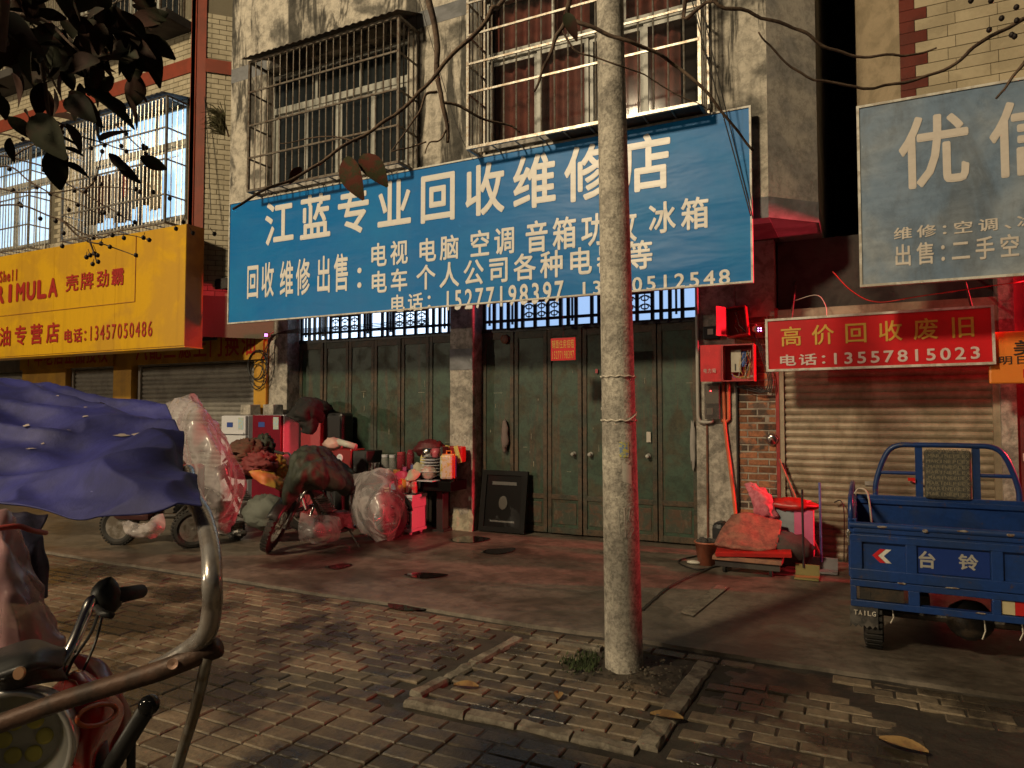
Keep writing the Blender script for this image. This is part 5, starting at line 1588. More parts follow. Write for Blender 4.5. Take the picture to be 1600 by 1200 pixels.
fridge('white refrigerator with a freezer door, left of the wine red one', -8.42, -7.9, 7.25, 7.68, 1.46, white_e, white_e, 1.18)
fridge('wine red refrigerator with an energy label in front of the left pillar', -7.74, -7.17, 7.2, 7.66, 1.47, wine_e, white_e, .8)
o = MB().b2((-7.14, 7.55, .01), (-6.78, 7.9, 1.44)).build('red_cabinet', red_e, bevel=.01); tag(o, 'faded red steel cabinet against the green doors with a black jacket over it', 'cabinet')
for x, lb_ in ((-8.05, 'square cement block on the white refrigerator'), (-7.6, 'square cement block on the wine red refrigerator')):
    o = MB().box((x, 7.48, 1.545), (.2, .2, .15)).build('cement_block', cement, bevel=.01); tag(o, lb_, 'block')
jacket = mat('black_jacket', (.014, .013, .012), rough=.85, bump=.3, wrinkle=.6, wsc=6)
rows = [[(-6.76,6.92,1.44), (-6.74,7.03,1.61), (-6.67,7.17,1.71), (-6.6,7.32,1.65), (-6.62,7.43,1.46)], [(-6.61,6.82,1.42), (-6.48,6.83,1.54), (-6.4,6.92,1.59), (-6.36,7.06,1.54), (-6.43,7.2,1.39)], [(-6.52,6.87,1.37), (-6.44,6.86,1.43), (-6.37,6.89,1.44), (-6.34,6.96,1.42), (-6.42,7.09,1.36)], [(-6.53,6.93,1.24), (-6.46,6.91,1.23), (-6.42,6.93,1.22), (-6.39,6.94,1.23), (-6.44,7.03,1.26)]]
o = patch(rows, 10, 10, .04, 7, 2, amp2=.06, fr2=10).build('jacket', jacket, smooth=True, solid=.02); tag(o, 'black jacket draped over the red cabinet corner', 'jacket')
o = MB().blob((-6.98, 7.6, 1.55), (.26, .2, .14), .4, 3, 26, 16, seed=3, ridge=True).build('black_bundle', jacket, smooth=True); tag(o, 'black clothes heaped on top of the red cabinet', 'clothes')
o = MB().b2((-6.74, 7.62, .01), (-6.45, 7.88, 1.5)).build('tall_black_speaker', black_plastic, bevel=.04); tag(o, 'tall black speaker standing against the doors behind the jacket', 'speaker')

wt_ = thing('work_table', 'long dark work table under the pile of pots and jars', 'table', (-5.75, 7.65, .01))
MB().b2((-6.7, 7.4, .68), (-4.95, 7.86, .72)).build('top', dark_matt, wt_, bevel=.006)
for x in (-6.62, -5.03):
    for y_ in (7.45, 7.8): MB().b2((x - .03, y_ - .03, .01), (x + .03, y_ + .03, .679)).build('leg', dark_matt, wt_)
sk_ = thing('speaker', 'black loudspeaker with a red front on the work table', 'speaker', (-6.1, 7.5, .72))
MB().b2((-6.42, 7.3, .72), (-6.02, 7.6, 1.02)).build('case', red_paint, sk_, bevel=.015)
for x in (-6.33, -6.2): MB().lathe([(.05, 0), (.055, .01), (.03, .015), (.02, .005)], 16, Matrix.Translation((x, 7.298, .9)) @ Matrix.Rotation(math.pi / 2, 4, 'X')).build('driver', white_e, sk_, smooth=True)
MB().b2((-6.01, 7.32, .72), (-5.78, 7.66, 1.0)).build('amplifier', black_plastic, sk_, bevel=.01)
o = MB().tube([(-5.84,6.83,1.14), (-5.58,6.85,1.08)], .04, 12).build('paper_roll', wire_w, smooth=True); tag(o, 'white paper roll lying on the red loudspeaker', 'paper roll')
o = MB().blob((-5.93,6.84,1.11), (.13, .1, .08), .3, 3, 20, 12, seed=2).build('pink_bag', mat('pale_pink_bag', (.55, .35, .3), rough=.5, bump=.2), smooth=True); tag(o, 'pale pink bag beside the paper roll', 'bag')


def jar(label, name, x, y_, z, prof, m, cap=None, cat='jar'):
    j = thing(name, label, cat, (x, y_, z))
    MB().lathe(prof, 16, Matrix.Translation((x, y_, z))).build('body', m, j, smooth=True)
    if cap:
        h = prof[-1][1]
        MB().lathe([(prof[-1][0] + .006, h - .005), (prof[-1][0] + .006, h + .03)], 14, Matrix.Translation((x, y_, z))).build('lid', cap, j)
    return j


glass = mat('clear_glass', (.5, .5, .48), rough=.06, bump=0, fine=0, alpha=.4)
pinkjar = mat('wine_glass_jar', (.3, .03, .05), rough=.1, bump=0, alpha=.75)
steelpot = mat('polished_steel', (.55, .53, .5), rough=.22, metal=1, bump=.02)
pot_p = [(.07, 0), (.075, .02), (.075, .13), (.082, .135)]
jar('steel pot at the left end of the work table', 'cooking_pot', -5.68, 7.34, .72, pot_p, steelpot, cat='pot')
jar('glass jar with a white lid behind the steel pot', 'glass_jar', -5.62, 7.5, .72, [(.05, 0), (.05, .16), (.04, .2)], glass, white_e)
jar('second glass jar with a white lid, right of the first', 'glass_jar', -5.5, 7.5, .72, [(.045, 0), (.045, .17), (.038, .2)], glass, white_e)
jar('dark red jar next to the white lidded jars', 'red_jar', -5.36, 7.5, .72, [(.06, 0), (.06, .2), (.05, .24)], pinkjar, red_e)
jar('second dark red jar, taller than its neighbour', 'red_jar', -5.26, 7.56, .72, [(.05, 0), (.05, .24), (.03, .3)], pinkjar)
jar('pale yellow bottle standing among the jars', 'oil_bottle', -5.05, 7.55, .72, [(.045, 0), (.045, .2), (.018, .26), (.018, .32)], mat('yellow_oil', (.5, .42, .16), rough=.2, bump=0), cat='bottle')
jar('shiny round tin lying between the jars and the bottle', 'tin', -5.16, 7.42, .72, [(.04, 0), (.04, .06)], steelpot, cat='tin')
shelf = thing('dish_rack', 'crate of stacked dishes and pots at the right end of the work table', 'dish rack', (-4.95, 7.5, .72))
MB().b2((-5.02, 7.32, .721), (-4.62, 7.62, .75)).build('tray', black_plastic, shelf, bevel=.008)
MB().b2((-4.66, 7.34, .75), (-4.63, 7.6, 1.08)).build('back_plate', black_plastic, shelf)
z_ = .751
for i in range(5):
    r_ = (.2, .17, .15, .15, .13)[i]
    mm = MB().lathe([(r_ * .5, 0), (r_, .02), (r_, .026), (r_ * .45, .008)], 22, Matrix.Translation((-4.84 + random.uniform(-.02, .02), 7.4 + random.uniform(-.02, .02), z_)))
    mm.build('plate', white_e, shelf, smooth=True); z_ += .038
jar('bright steel kettle on top of the plates', 'kettle', -4.88, 7.4, .945, [(.075, 0), (.078, .1), (.06, .11)], steelpot, cat='kettle')
jar('pink enamel mug on top of the plates, right of the kettle', 'mug', -4.76, 7.4, .945, [(.05, 0), (.05, .11)], mat('pink_enamel', (.5, .1, .13), rough=.3), cat='mug')
o = MB().blob((-5.02, 7.66, 1.03), (.2, .16, .11), .35, 4, 26, 14, seed=4, ridge=True).build('dark_bag', mat('maroon_bag', (.09, .012, .014), rough=.6, bump=.3), smooth=True); tag(o, 'dark maroon bag crumpled behind the kettle', 'bag')
gb = thing('gift_bag', 'red gift bag with a yellow band beside the pillar', 'bag', (-4.62, 7.58, .72))
MB().box((-4.60, 7.56, .98), (.3, .12, .2)).build('bag', red_board, gb, bevel=.02)
for x_, t_ in ((-4.67, .2), (-4.5, -.3)):
    o = MB().box((0, 0, 0), (.06, .012, .22)).build('band', mat('yellow_band', (.55, .42, .1), rough=.5), gb, loc=(x_, 7.49, .98)); o.rotation_euler = (0, t_, 0)

for k, (x, y_, w, d_, h, cc, nm) in enumerate((
        (-6.6, 7.46, .09, .07, .16, (.5, .05, .05), 'upright red carton at the far left of the work table'), (-6.5, 7.46, .06, .06, .11, (.1, .2, .45), 'small blue box beside the upright red carton'),
        (-5.9, 7.45, .12, .08, .07, (.5, .4, .12), 'flat mustard box in front of the amplifier'), (-5.78, 7.43, .05, .05, .13, (.12, .35, .15), 'slim green box right of the mustard box'),
        (-5.45, 7.36, .08, .06, .06, (.55, .5, .45), 'little white box in front of the glass jars'), (-5.33, 7.38, .1, .05, .05, (.5, .18, .04), 'low orange box in front of the dark red jars'),
        (-5.2, 7.36, .05, .05, .09, (.4, .04, .14), 'pinkish small box left of the shiny tin'), (-5.08, 7.38, .07, .05, .12, (.08, .1, .3), 'navy box standing before the yellow bottle'),
        (-5.32, 7.12, .1, .06, .05, (.5, .42, .3), 'cream small box at the left of the black tray'), (-5.2, 7.12, .06, .05, .1, (.1, .32, .4), 'teal box standing on the black tray'))):
    o = MB().box((0, 0, 0), (w, d_, h)).build('small_box', mat('box_colour_%d' % k, cc, tuple(q_ * .6 for q_ in cc), s=30, lo=.48, hi=.52, rough=.5, bump=.05), loc=(x, y_, (.722 if y_ > 7.3 else .521) + h / 2), bevel=.003)
    o.rotation_euler = (0, 0, random.uniform(-.4, .4)); tag(o, nm, 'box')

# white television cabinet
tv = thing('television_cabinet', 'low white cabinet with an open shelf and a closed side, lit red on its side', 'cabinet', (-5.15, 7.4, .01))
X0, X1, Y0, Y1 = -5.47, -4.9, 7.08, 7.39
MB().b2((X0 - .02, Y0 - .02, .46), (X1 + .02, Y1, .5)).build('top', white_e, tv, bevel=.006)
MB().b2((X0, Y0, .34), (X1, Y1, .458)).build('drawer', white_e, tv, bevel=.004)
MB().b2((X1 - .03, Y0, .09), (X1, Y1, .338)).build('side_panel', white_e, tv); MB().b2((X0, Y0, .09), (X0 + .03, Y1, .338)).build('side_panel', white_e, tv)
MB().b2((X0, Y1 - .02, .09), (X1, Y1 - .001, .338)).build('back_panel', dark_matt, tv)
MB().b2((X0, Y0 - .01, .05), (X1 + .01, Y1, .088)).build('base', white_e, tv, bevel=.004)
for x in (X0 + .05, X1 - .05):
    for y_ in (Y0 + .04, Y1 - .05): MB().lathe([(.02, .0), (.026, .04)], 10, Matrix.Translation((x, y_, .01))).build('foot', white_e, tv)
o = MB().b2((-5.3, 7.1, .501), (-4.86, 7.3, .52)).build('black_tray', black_plastic, bevel=.006); tag(o, 'flat black tray on the white cabinet', 'tray')
for k, (x, lb_) in enumerate(((-5.0, 'left red printed can on the black tray'), (-4.92, 'right red printed can on the black tray'))):
    c_ = thing('drink_can', lb_, 'can', (x, 7.16, .52))
    MB().lathe([(.034, 0), (.037, .006), (.037, .13), (.032, .14)], 16, Matrix.Translation((x, 7.16, .52))).build('can', mat('red_tin_%d' % k, (.5, .05, .06), (.55, .35, .3), s=25, rough=.3), c_, smooth=True)
o = MB().blob((-5.12, 7.2, .60), (.08, .07, .08), .2, 3, 18, 12, seed=3).build('orange_jar', mat('orange_lid', (.6, .2, .03), rough=.4), smooth=True); tag(o, 'small orange container left of the red cans', 'jar')
rows = [[(-5.35, 7.32, .70), (-5.2, 7.3, .76), (-5.05, 7.32, .72)], [(-5.34, 7.22, .6), (-5.2, 7.18, .62), (-5.06, 7.22, .58)], [(-5.33, 7.2, .52), (-5.2, 7.15, .52), (-5.08, 7.2, .52)]]
o = patch(rows, 8, 8, .03, 8, 2, amp2=.03).build('pink_bag', mat('hot_pink_bag', (.55, .04, .1), rough=.5, bump=.2), smooth=True, solid=.004); tag(o, 'bright pink bag hanging above the white cabinet', 'bag')

# black console with the small suitcase
ct = thing('black_console', 'black console table standing before the middle pillar', 'table', (-4.7, 7.45, .01))
MB().b2((-4.885, 7.28, .54), (-4.47, 7.66, .66)).build('top', blackglass, ct, bevel=.006)
MB().b2((-4.81, 7.48, .02), (-4.71, 7.62, .539)).build('pedestal', black_plastic, ct, bevel=.01)
MB().b2((-4.84, 7.45, .01), (-4.68, 7.66, .04)).build('foot', black_plastic, ct)
o = MB().b2((-4.92, 7.16, .661), (-4.66, 7.34, .672)).build('white_tray', white_e, bevel=.004); tag(o, 'thin white tray on the edge of the black console', 'tray')
o = MB().blob((-4.8, 7.3, .76), (.1, .08, .085), .2, 4, 22, 14, seed=6).build('wrapped_parcel', mat('pink_wrapping', (.5, .25, .22), (.4, .35, .3), s=18, rough=.4, bump=.2), smooth=True); tag(o, 'round parcel in crinkled pinkish wrapping left of the suitcase', 'parcel')
rows = [[(-5.0, 7.3, .86), (-4.94, 7.26, .88), (-4.86, 7.3, .84)], [(-5.02, 7.2, .76), (-4.95, 7.16, .78), (-4.88, 7.2, .72)], [(-5.06, 7.18, .66), (-4.98, 7.12, .66), (-4.9, 7.15, .665)]]
o = patch(rows, 8, 8, .03, 9, 6, amp2=.04).build('cream_cloth', mat('cream_cloth', (.42, .38, .28), rough=.85, bump=.2), smooth=True, solid=.005); tag(o, 'cream cloth draped between the dishes and the parcel', 'cloth')
sc_ = thing('child_suitcase', 'small patterned suitcase with orange trim and a purple back', 'suitcase', (-4.57, 7.4, .66))
Tz = Matrix.Translation((-4.56, 7.4, .66)) @ Matrix.Rotation(R(18), 4, 'Z')
MB().b2((-.09, -.16, .03), (.07, -.07, .33), Tz).build('front_shell', mat('patterned_shell', (.52, .5, .42), (.5, .36, .08), s=22, lo=.5, hi=.56, rough=.4, bump=.05), sc_, bevel=.03)
MB().b2((-.085, -.069, .03), (.075, -.02, .335), Tz).build('trim', mat('orange_trim', (.6, .2, .03), rough=.4), sc_, bevel=.01)
MB().b2((-.085, -.019, .03), (.07, .09, .32), Tz).build('back_shell', mat('purple_shell', (.09, .08, .4), rough=.35), sc_, bevel=.03)
MB().tube([Tz @ Vector(p) for p in ((-.03, -.05, .33), (-.03, -.05, .37), (.03, -.05, .37), (.03, -.05, .33))], .009, 6).build('handle', MATS['orange_trim'], sc_)
for yy in (-.1, .06): wheel('caster', sc_, Tz @ Vector((.05, yy, .025)), .025, .02, 0)

# coils of cable on the yellow pillar
for k in range(5):
    cx_, cz_ = -8.06 + random.uniform(-.05, .05), 2.12 + random.uniform(-.12, .2)
    pts = [(cx_ + (.13 + .02 * k) * math.cos(a), 7.62 - .01 * k, cz_ + (.18 + .01 * k) * math.sin(a)) for a in [i * .3 for i in range(22)]]
    o = MB().tube(pts, .008, 5).build('cable_coil', wire_k, smooth=True); tag(o, ['smallest', 'second smallest', 'middle sized', 'second largest', 'largest'][k] + ' loop of the black cable coils hanging on the yellow pillar', 'cable', 'cable coils on the yellow pillar')
for k in range(5):
    o = MB().tube(curve([(-7.98 + .03 * k, 7.6, 2.3 + .04 * k), (-7.8, 7.55, 2.5 - .1 * k), (-7.7, 7.62, 2.66), (-6.6, 7.88, 2.66 + .02 * k), (-5.2, 7.9, 2.7 + .02 * k)], 6), .006, 5).build('loose_cable', wire_k, smooth=True); tag(o, ['lowest', 'second lowest', 'middle', 'second highest', 'highest'][k] + ' of the black cables running along the lit transom', 'cable', 'cables along the transom')

# loose engine parts on the ground behind the scooter cover
for k, (p_, r_, nm) in enumerate((((-6.95, 6.1, .13), (.16, .12, .12), 'greasy engine block lying left of the rear motorcycle'), ((-6.6, 5.95, .09), (.12, .1, .08), 'small greasy gearbox in front of the engine block'), ((-7.2, 6.3, .2), (.13, .12, .18), 'dark upright motor housing behind the engine block'))):
    e_ = thing('engine_part', nm, 'engine part', (p_[0], p_[1], .012))
    MB().blob(p_, r_, .2, 3, 18, 12, seed=k).build('casing', engine_m, e_)
    for i in range(5): MB().lathe([(r_[0] * .8, 0), (r_[0] * .8, .008)], 14, Matrix.Translation((p_[0], p_[1], p_[2] + r_[2] * .5 + .02 * i))).build('fin', steel_dark, e_)

# overhead wires
def wire(label, pts, r=.006, m=None):
    o = MB().tube(curve(pts, 8), r, 5).build('overhead_wire', m or wire_k, smooth=True)
    return tag(o, label, 'wire')


wire('black wire slanting down across the right end of the blue banner', [(-1.35,6.4,5.39), (-1.19,6.5,4.67), (-1.04,6.65,4.01), (-0.88,6.7,3.32)])
wire('second black wire beside the first at the right end of the blue banner', [(-1.26,6.35,5.34), (-1.13,6.45,4.64), (-0.99,6.6,3.92), (-0.86,6.7,3.29)], .005)
wire('thin wire falling between the two cages', [(-4.51,6.6,6.33), (-4.2,6.6,5.32), (-3.98,6.6,4.68), (-3.87,6.7,4.37)], .004)
wire('thin vertical wire beside the left window cage', [(-4.72,6.85,6.53), (-4.7,6.85,5.46), (-4.75,6.85,4.49)], .004)
wire('thin cord hanging down the tiled corner of the left building', [(-8.59,6.95,7.49), (-8.56,6.97,6.43), (-8.43,6.95,5.54), (-8.32,6.95,4.35)], .006)
wire('thin red wire drooping under the faded banner', [(-0.22,7.3,2.85), (-0.06,7.3,2.65), (0.15,7.3,2.53), (0.51,7.3,2.56), (1.27,7.3,2.63)], .005, wire_r)
wire('thin wire tangled in the dark gap above the red sign', [(-0.59,7.6,2.64), (-0.38,7.6,2.68), (-0.3,7.6,2.57), (-0.29,7.6,2.42)], .004, wire_w)
# mats on the doors
o = MB().lathe([(.055, 0), (.06, .02), (.03, .03)], 18, Matrix.Translation((-4.06, 7.93, 2.44)) @ Matrix.Rotation(math.pi / 2, 4, 'X')).build('door_bell', rustp, smooth=True); tag(o, 'round rusty bell high on the green doors', 'bell')
o = MB().blob((-4.05, 7.9, 1.2), (.05, .03, .2), .35, 4, 12, 14, seed=3).build('hanging_cloth', mat('grey_cloth', (.16, .12, .11), rough=.8, bump=.3), smooth=True); tag(o, 'grey cloth hanging from the green doors above the stove panel', 'cloth')
o = MB().blob((-1.69, 7.9, 1.15), (.035, .03, .25), .35, 4, 12, 14, seed=5).build('hanging_cloth', mat('pale_cloth', (.3, .28, .26), rough=.8, bump=.3), smooth=True); tag(o, 'pale cloth strip hanging at the right edge of the green doors', 'cloth')
for x, z, w, h, lb_ in ((-2.2, 1.22, .05, .12, 'pale paper scrap stuck on the green doors right of the pole'), (-2.75, 1.55, .05, .03, 'tiny paper scrap on the green doors left of the pole'), (-2.83, 2.0, .03, .05, 'small red mark stuck near the top of the doors left of the pole')):
    o = MB().box((x, 7.925, z), (w, .004, h)).build('paper_scrap', paper_m if h > .1 or w > .04 else red_e); tag(o, lb_, 'paper')

# dry leaves on the ground
dry = mat('dry_leaf', (.28, .17, .06), (.18, .1, .04), s=20, rough=.8, bump=.2)
for (p, rz, L0, lb_) in (((-1.95,3.34,0), .3, .14, 'curled dry leaf in the kerbed square, left'), ((-1.45,3.44,0), 1.9, .1, 'small dry leaf near the middle of the kerbed square'), ((-0.88,3.45,0), .1, .16, 'long dry leaf lying against the right kerb'), ((0.14,3.63,0), -.3, .2, 'large wet yellow leaf at the lower right')):
    vs = []; n_ = 8
    for i in range(n_ + 1):
        t = i / n_; w = L0 * .28 * math.sin(math.pi * (t * .96 + .02)) ** .8
        zz = .026 + .012 * math.sin(t * 3.1)
        vs += [(L0 * (t - .5), -w, zz + .012), (L0 * (t - .5), .004 * math.sin(t * 9), zz), (L0 * (t - .5), w * .8, zz + .016)]
    fs = []
    for i in range(n_): fs += [(3 * i, 3 * i + 1, 3 * i + 4, 3 * i + 3), (3 * i + 1, 3 * i + 2, 3 * i + 5, 3 * i + 4)]
    o = MB().add(vs, fs).build('fallen_leaf', dry, smooth=True, loc=(p[0], p[1], -.02)); o.rotation_euler = (0, 0, rz); tag(o, lb_, 'leaf')


# ---------------------------------------------------------------- foreground: covered electric tricycle at the left
blue_tarp = mat('blue_tarpaulin', (.036, .040, .25), (.024, .027, .16), s=4, rough=.6, r2=.7, bump=.12, bs=90, fine=.2, wrinkle=.55, wsc=7, grit=.2, gs=14)
brushed = mat('worn_steel_tube', (.55, .52, .5), (.42, .36, .32), s=14, rough=.26, metal=.7, bump=.1, bs=50)
rusty_tube = mat('rusty_steel_tube', (.11, .06, .04), (.06, .038, .028), s=16, rough=.5, metal=.3, bump=.2)

et = thing('red_motorcycle', 'red motorcycle with a round headlight and chrome handlebar at the lower left', 'motorcycle', (-1.75, .85, 0))
# headlight
hc_ = Vector((-1.37,0.74,0.9))
hd = Vector((.62, -.75, .05)).normalized()
zq = hd.to_track_quat('Z', 'Y').to_matrix().to_4x4()
T = Matrix.Translation(hc_) @ zq
lens_m = mat('headlight_glass', (.02, .02, .02), rough=.05, bump=0, fine=0, alpha=.12)
silver_r = mat('satin_silver', (.75, .74, .72), rough=.3, metal=.75, bump=.02, fine=.05)
hl = MB().lathe([(.05, -.12), (.09, -.06), (.105, 0), (.108, .02), (.1, .024), (.094, .015)], 40, T, cap=False).build('headlight', silver_r, et, smooth=True)
MB().lathe([(.094, .012), (.075, -.02), (.058, -.045)], 40, T, cap=False).build('reflector', silver_r, hl, smooth=True)
MB().lathe([(.058, -.046), (.0, -.05)], 30, T, cap=False).build('lamp_plate', mat('led_plate', (.55, .53, .42), rough=.3, bump=0), hl)
led_y = mat('yellow_led_chip', (.7, .62, .1), rough=.3, bump=0)
for i in range(6):
    a = i * math.pi / 3
    MB().lathe([(.015, 0), (.0145, .003), (.009, .0035)], 16, T @ Matrix.Translation((.034 * math.cos(a), .034 * math.sin(a), -.047))).build('led', led_y, hl, smooth=True)
MB().blob((0, 0, 0), (.094, .094, .02), 0, 1, 30, 8, M=T @ Matrix.Translation((0, 0, .012))).build('lens', lens_m, hl, smooth=True)
# meter cowl above the headlight
rows = [[(-1.45,0.7,1.0), (-1.33,0.7,1.05), (-1.3,0.74,1.06), (-1.36,0.82,1.02)], [(-1.51,0.72,1.02), (-1.4,0.73,1.06), (-1.36,0.77,1.07), (-1.42,0.86,1.03)], [(-1.68,0.81,0.99), (-1.58,0.82,1.02), (-1.55,0.87,1.03), (-1.58,0.94,0.99)]]
cw_ = patch(rows, 8, 6).build('instrument_cowl', black_plastic, et, smooth=True, solid=.012)
bd = Vector((-1.28,0.7,1.06)); Tb = Matrix.Translation(bd) @ Vector((.35, -.9, .25)).normalized().to_track_quat('Z', 'Y').to_matrix().to_4x4()
MB().lathe([(.0, .004), (.010, .004), (.011, 0)], 20, Tb).build('bolt', mat('copper_bolt', (.5, .3, .18), rough=.3, metal=.7), cw_)
rows = [[(-1.49,0.71,0.96), (-1.38,0.72,1.0), (-1.34,0.76,1.01), (-1.39,0.85,0.98)], [(-1.46,0.7,1.0), (-1.36,0.71,1.04), (-1.32,0.75,1.05), (-1.38,0.83,1.01)]]
patch(rows, 8, 3).build('cowl_lip', steel_dark, et, smooth=True, solid=.01)
# windscreen rim behind
rows = [[(-2.03,0.97,0.95), (-1.89,0.98,0.97), (-1.78,0.99,0.97), (-1.7,0.99,0.95)], [(-1.86,0.89,0.94), (-1.72,0.9,0.96), (-1.66,0.93,0.95), (-1.62,0.95,0.95)]]
patch(rows, 8, 5).build('windscreen_trim', red_paint, et, smooth=True, solid=.01)
# handlebar, control pod, grip, mirror stalk
MB().tube(curve([(-1.47,0.88,0.96), (-1.46,0.88,0.99), (-1.47,0.91,1.03), (-1.5,0.95,1.07), (-1.51,0.97,1.09), (-1.52,1.01,1.09), (-1.51,1.03,1.09)], 6), .0125, 14).build('handlebar', chrome, et, smooth=True)
pp = Vector((-1.51,1.0,1.09))
MB().blob(pp, (.032, .032, .042), .15, 2, 18, 12, seed=2).build('control_pod', black_plastic, et, smooth=True)
MB().tube([Vector((-1.5,1.01,1.09)), Vector((-1.53,1.07,1.08)), Vector((-1.56,1.12,1.07))], [.019, .0175, .0165], 12).build('grip', rubber, et, smooth=True)
MB().tube([Vector((-1.48,0.96,1.08)), Vector((-1.43,0.94,1.08)), Vector((-1.4,0.94,1.08))], .008, 8).build('lever', black_plastic, et, smooth=True)
MB().tube([Vector((-1.48,0.88,1.02)), Vector((-1.45,0.9,1.01))], .003, 5).build('cable_tie', wire_k, et)
MB().tube(curve([(-1.51,0.99,1.08), (-1.45,0.93,1.04), (-1.43,0.88,1.0), (-1.47,0.88,0.93)], 6), .0035, 6).build('brake_cable', black_plastic, et, smooth=True)
MB().tube(curve([(-1.5,0.99,1.07), (-1.48,0.96,1.01), (-1.46,0.92,0.96), (-1.48,0.91,0.91)], 6), .003, 6).build('brake_cable', black_plastic, et, smooth=True)
# red side fairing
rows = [[(-1.57,0.92,0.9), (-1.46,0.89,0.96), (-1.43,0.9,0.97), (-1.47,0.97,0.91)], [(-1.48,0.88,0.89), (-1.37,0.84,0.95), (-1.34,0.88,0.95), (-1.44,0.99,0.87)], [(-1.47,0.88,0.84), (-1.35,0.84,0.9), (-1.33,0.87,0.89), (-1.44,0.99,0.84)], [(-1.49,0.91,0.77), (-1.37,0.87,0.82), (-1.39,0.9,0.81), (-1.51,1.01,0.76)], [(-1.54,0.95,0.68), (-1.44,0.91,0.73), (-1.44,0.94,0.72), (-1.57,1.04,0.67)]]
bright_red = mat('bright_red_plastic', (.55, .012, .010), (.45, .010, .008), s=4, rough=.25, bump=.02, coat=.3)
fa = patch(rows, 10, 8).build('side_fairing', bright_red, et, smooth=True, solid=.006)
rows = [[(-1.8,1.09,0.9), (-1.73,1.09,0.9), (-1.68,1.11,0.88), (-1.69,1.15,0.81)], [(-1.61,1.04,0.85), (-1.58,1.05,0.85), (-1.57,1.08,0.82), (-1.61,1.13,0.77)], [(-1.59,1.05,0.74), (-1.57,1.07,0.73), (-1.59,1.1,0.72), (-1.64,1.14,0.72)], [(-1.64,1.07,0.6), (-1.61,1.08,0.6), (-1.65,1.12,0.58), (-1.69,1.15,0.57)]]
patch(rows, 8, 8).build('rear_fairing', red_paint, et, smooth=True, solid=.006)
# raised oval and figures on the fairing
oc = Vector((-1.3,0.85,0.93)); ox_ = (Vector((-1.32,0.9,0.92)) - oc); oy_ = (Vector((-1.3,0.84,0.95)) - oc)
MB().tube([oc + ox_ * math.cos(a) + oy_ * math.sin(a) for a in [i * math.pi / 12 for i in range(25)]], .0045, 6).build('emblem_ring', mat('orange_emblem', (.5, .12, .04), rough=.35, bump=0), fa, smooth=True)
em = MATS['orange_emblem']
for pts in ([(-1.33,0.84,0.94), (-1.34,0.83,0.93), (-1.34,0.83,0.93), (-1.33,0.84,0.93), (-1.33,0.84,0.93), (-1.34,0.83,0.93)], [(-1.39,0.85,0.98), (-1.37,0.85,0.98), (-1.36,0.85,0.97)]):
    MB().tube(pts, .002, 5).build('emblem_stroke', em, fa)
# body under the lamp: forks, column, wheel
MB().tube([Vector((-1.56,0.93,0.81)), Vector((-1.53,0.95,0.68)), Vector((-1.5, .92, .4)), Vector((-1.42, .84, .28))], .03, 10).build('fork', steel_dark, et, smooth=True)
MB().tube([Vector((-1.42,0.91,0.82)), Vector((-1.44,0.94,0.71)), Vector((-1.5, 1.0, .42))], .035, 10).build('indicator_stalk', black_plastic, et, smooth=True)
MB().tube([Vector((-1.42,0.89,0.81)), Vector((-1.41,0.87,0.85)), Vector((-1.44,0.88,0.89))], .02, 8).build('lamp_bracket', red_paint, et, smooth=True)
wheel('front_wheel', et, (-1.5, .85, .27), .27, .1, math.atan2(-.75, .62))
wheel('rear_wheel', et, (-2.8, 1.0, .27), .27, .1, 0.1)
MB().tube([(-1.6, .93, .8), (-1.75, .93, .5), (-2.3, .97, .4), (-2.8, 1.0, .28)], .04, 10).build('frame', steel_dark, et)
MB().box((-2.35, .97, .72), (.75, .3, .16), rz=-.06).build('seat', rubber, et, bevel=.05)
# black lever with ball end
bl = Vector((-1.1,0.81,1.0)); b0 = Vector((-1.26,0.85,0.84)); b1 = Vector((-1.36,0.88,0.73))
MB().tube([b1, b0, bl], [.016, .016, .0145], 14).build('lever_rod', black_plastic, et, smooth=True)
gloss_blk = mat('gloss_black', (.01, .01, .01), rough=.1, bump=0)
MB().blob(bl, (.0175, .0175, .0175), 0, 1, 20, 14).build('lever_knob', gloss_blk, et, smooth=True)
MB().tube([Vector((-1.23,0.87,0.91)), Vector((-1.27,0.9,0.77))], .008, 8).build('lever_brace', black_plastic, et, smooth=True)

# canopy frame and tarpaulin in front of it
cf = thing('canopy_frame', 'bent steel tube frame that carries the blue tarpaulin', 'frame', (-1.0, .75, 0))
MB().tube(curve([(-1.23,0.98,1.38), (-1.12,0.9,1.35), (-0.99,0.82,1.33), (-0.91,0.77,1.29), (-0.87,0.74,1.25), (-0.88,0.75,1.21), (-0.89,0.75,1.17), (-0.93,0.76,1.14), (-0.98,0.76,1.11), (-1.02,0.76,1.09)], 8), .0148, 16).build('bent_tube', brushed, cf, smooth=True)
MB().tube([Vector((-0.89,0.77,1.14)), Vector((-0.98,0.74,1.1)), Vector((-1.15,0.7,1.04)), Vector((-1.35,0.65,0.96)), Vector((-1.7,0.58,0.82))], .0155, 14).build('cross_bar', rusty_tube, cf, smooth=True)
MB().lathe([(.003, .0), (.008, .001), (.008, 0)], 14, Matrix.Translation(Vector((-0.94,0.73,1.12))) @ Vector((.6, -.8, .3)).normalized().to_track_quat('Z', 'Y').to_matrix().to_4x4()).build('rivet', mat('pink_brass', (.6, .38, .28), rough=.4, metal=.5), cf)
ra = Vector((-0.9,0.76,1.13)); rb_ = Vector((-1.04,0.82,0.9))
MB().tube(curve([ra, ra.lerp(rb_, .5) + Vector((.008, 0, .01)), rb_, ra.lerp(rb_, 2.5), ra.lerp(rb_, 4.4)], 6), .009, 10).build('stay_rod', galv_bar, cf, smooth=True)
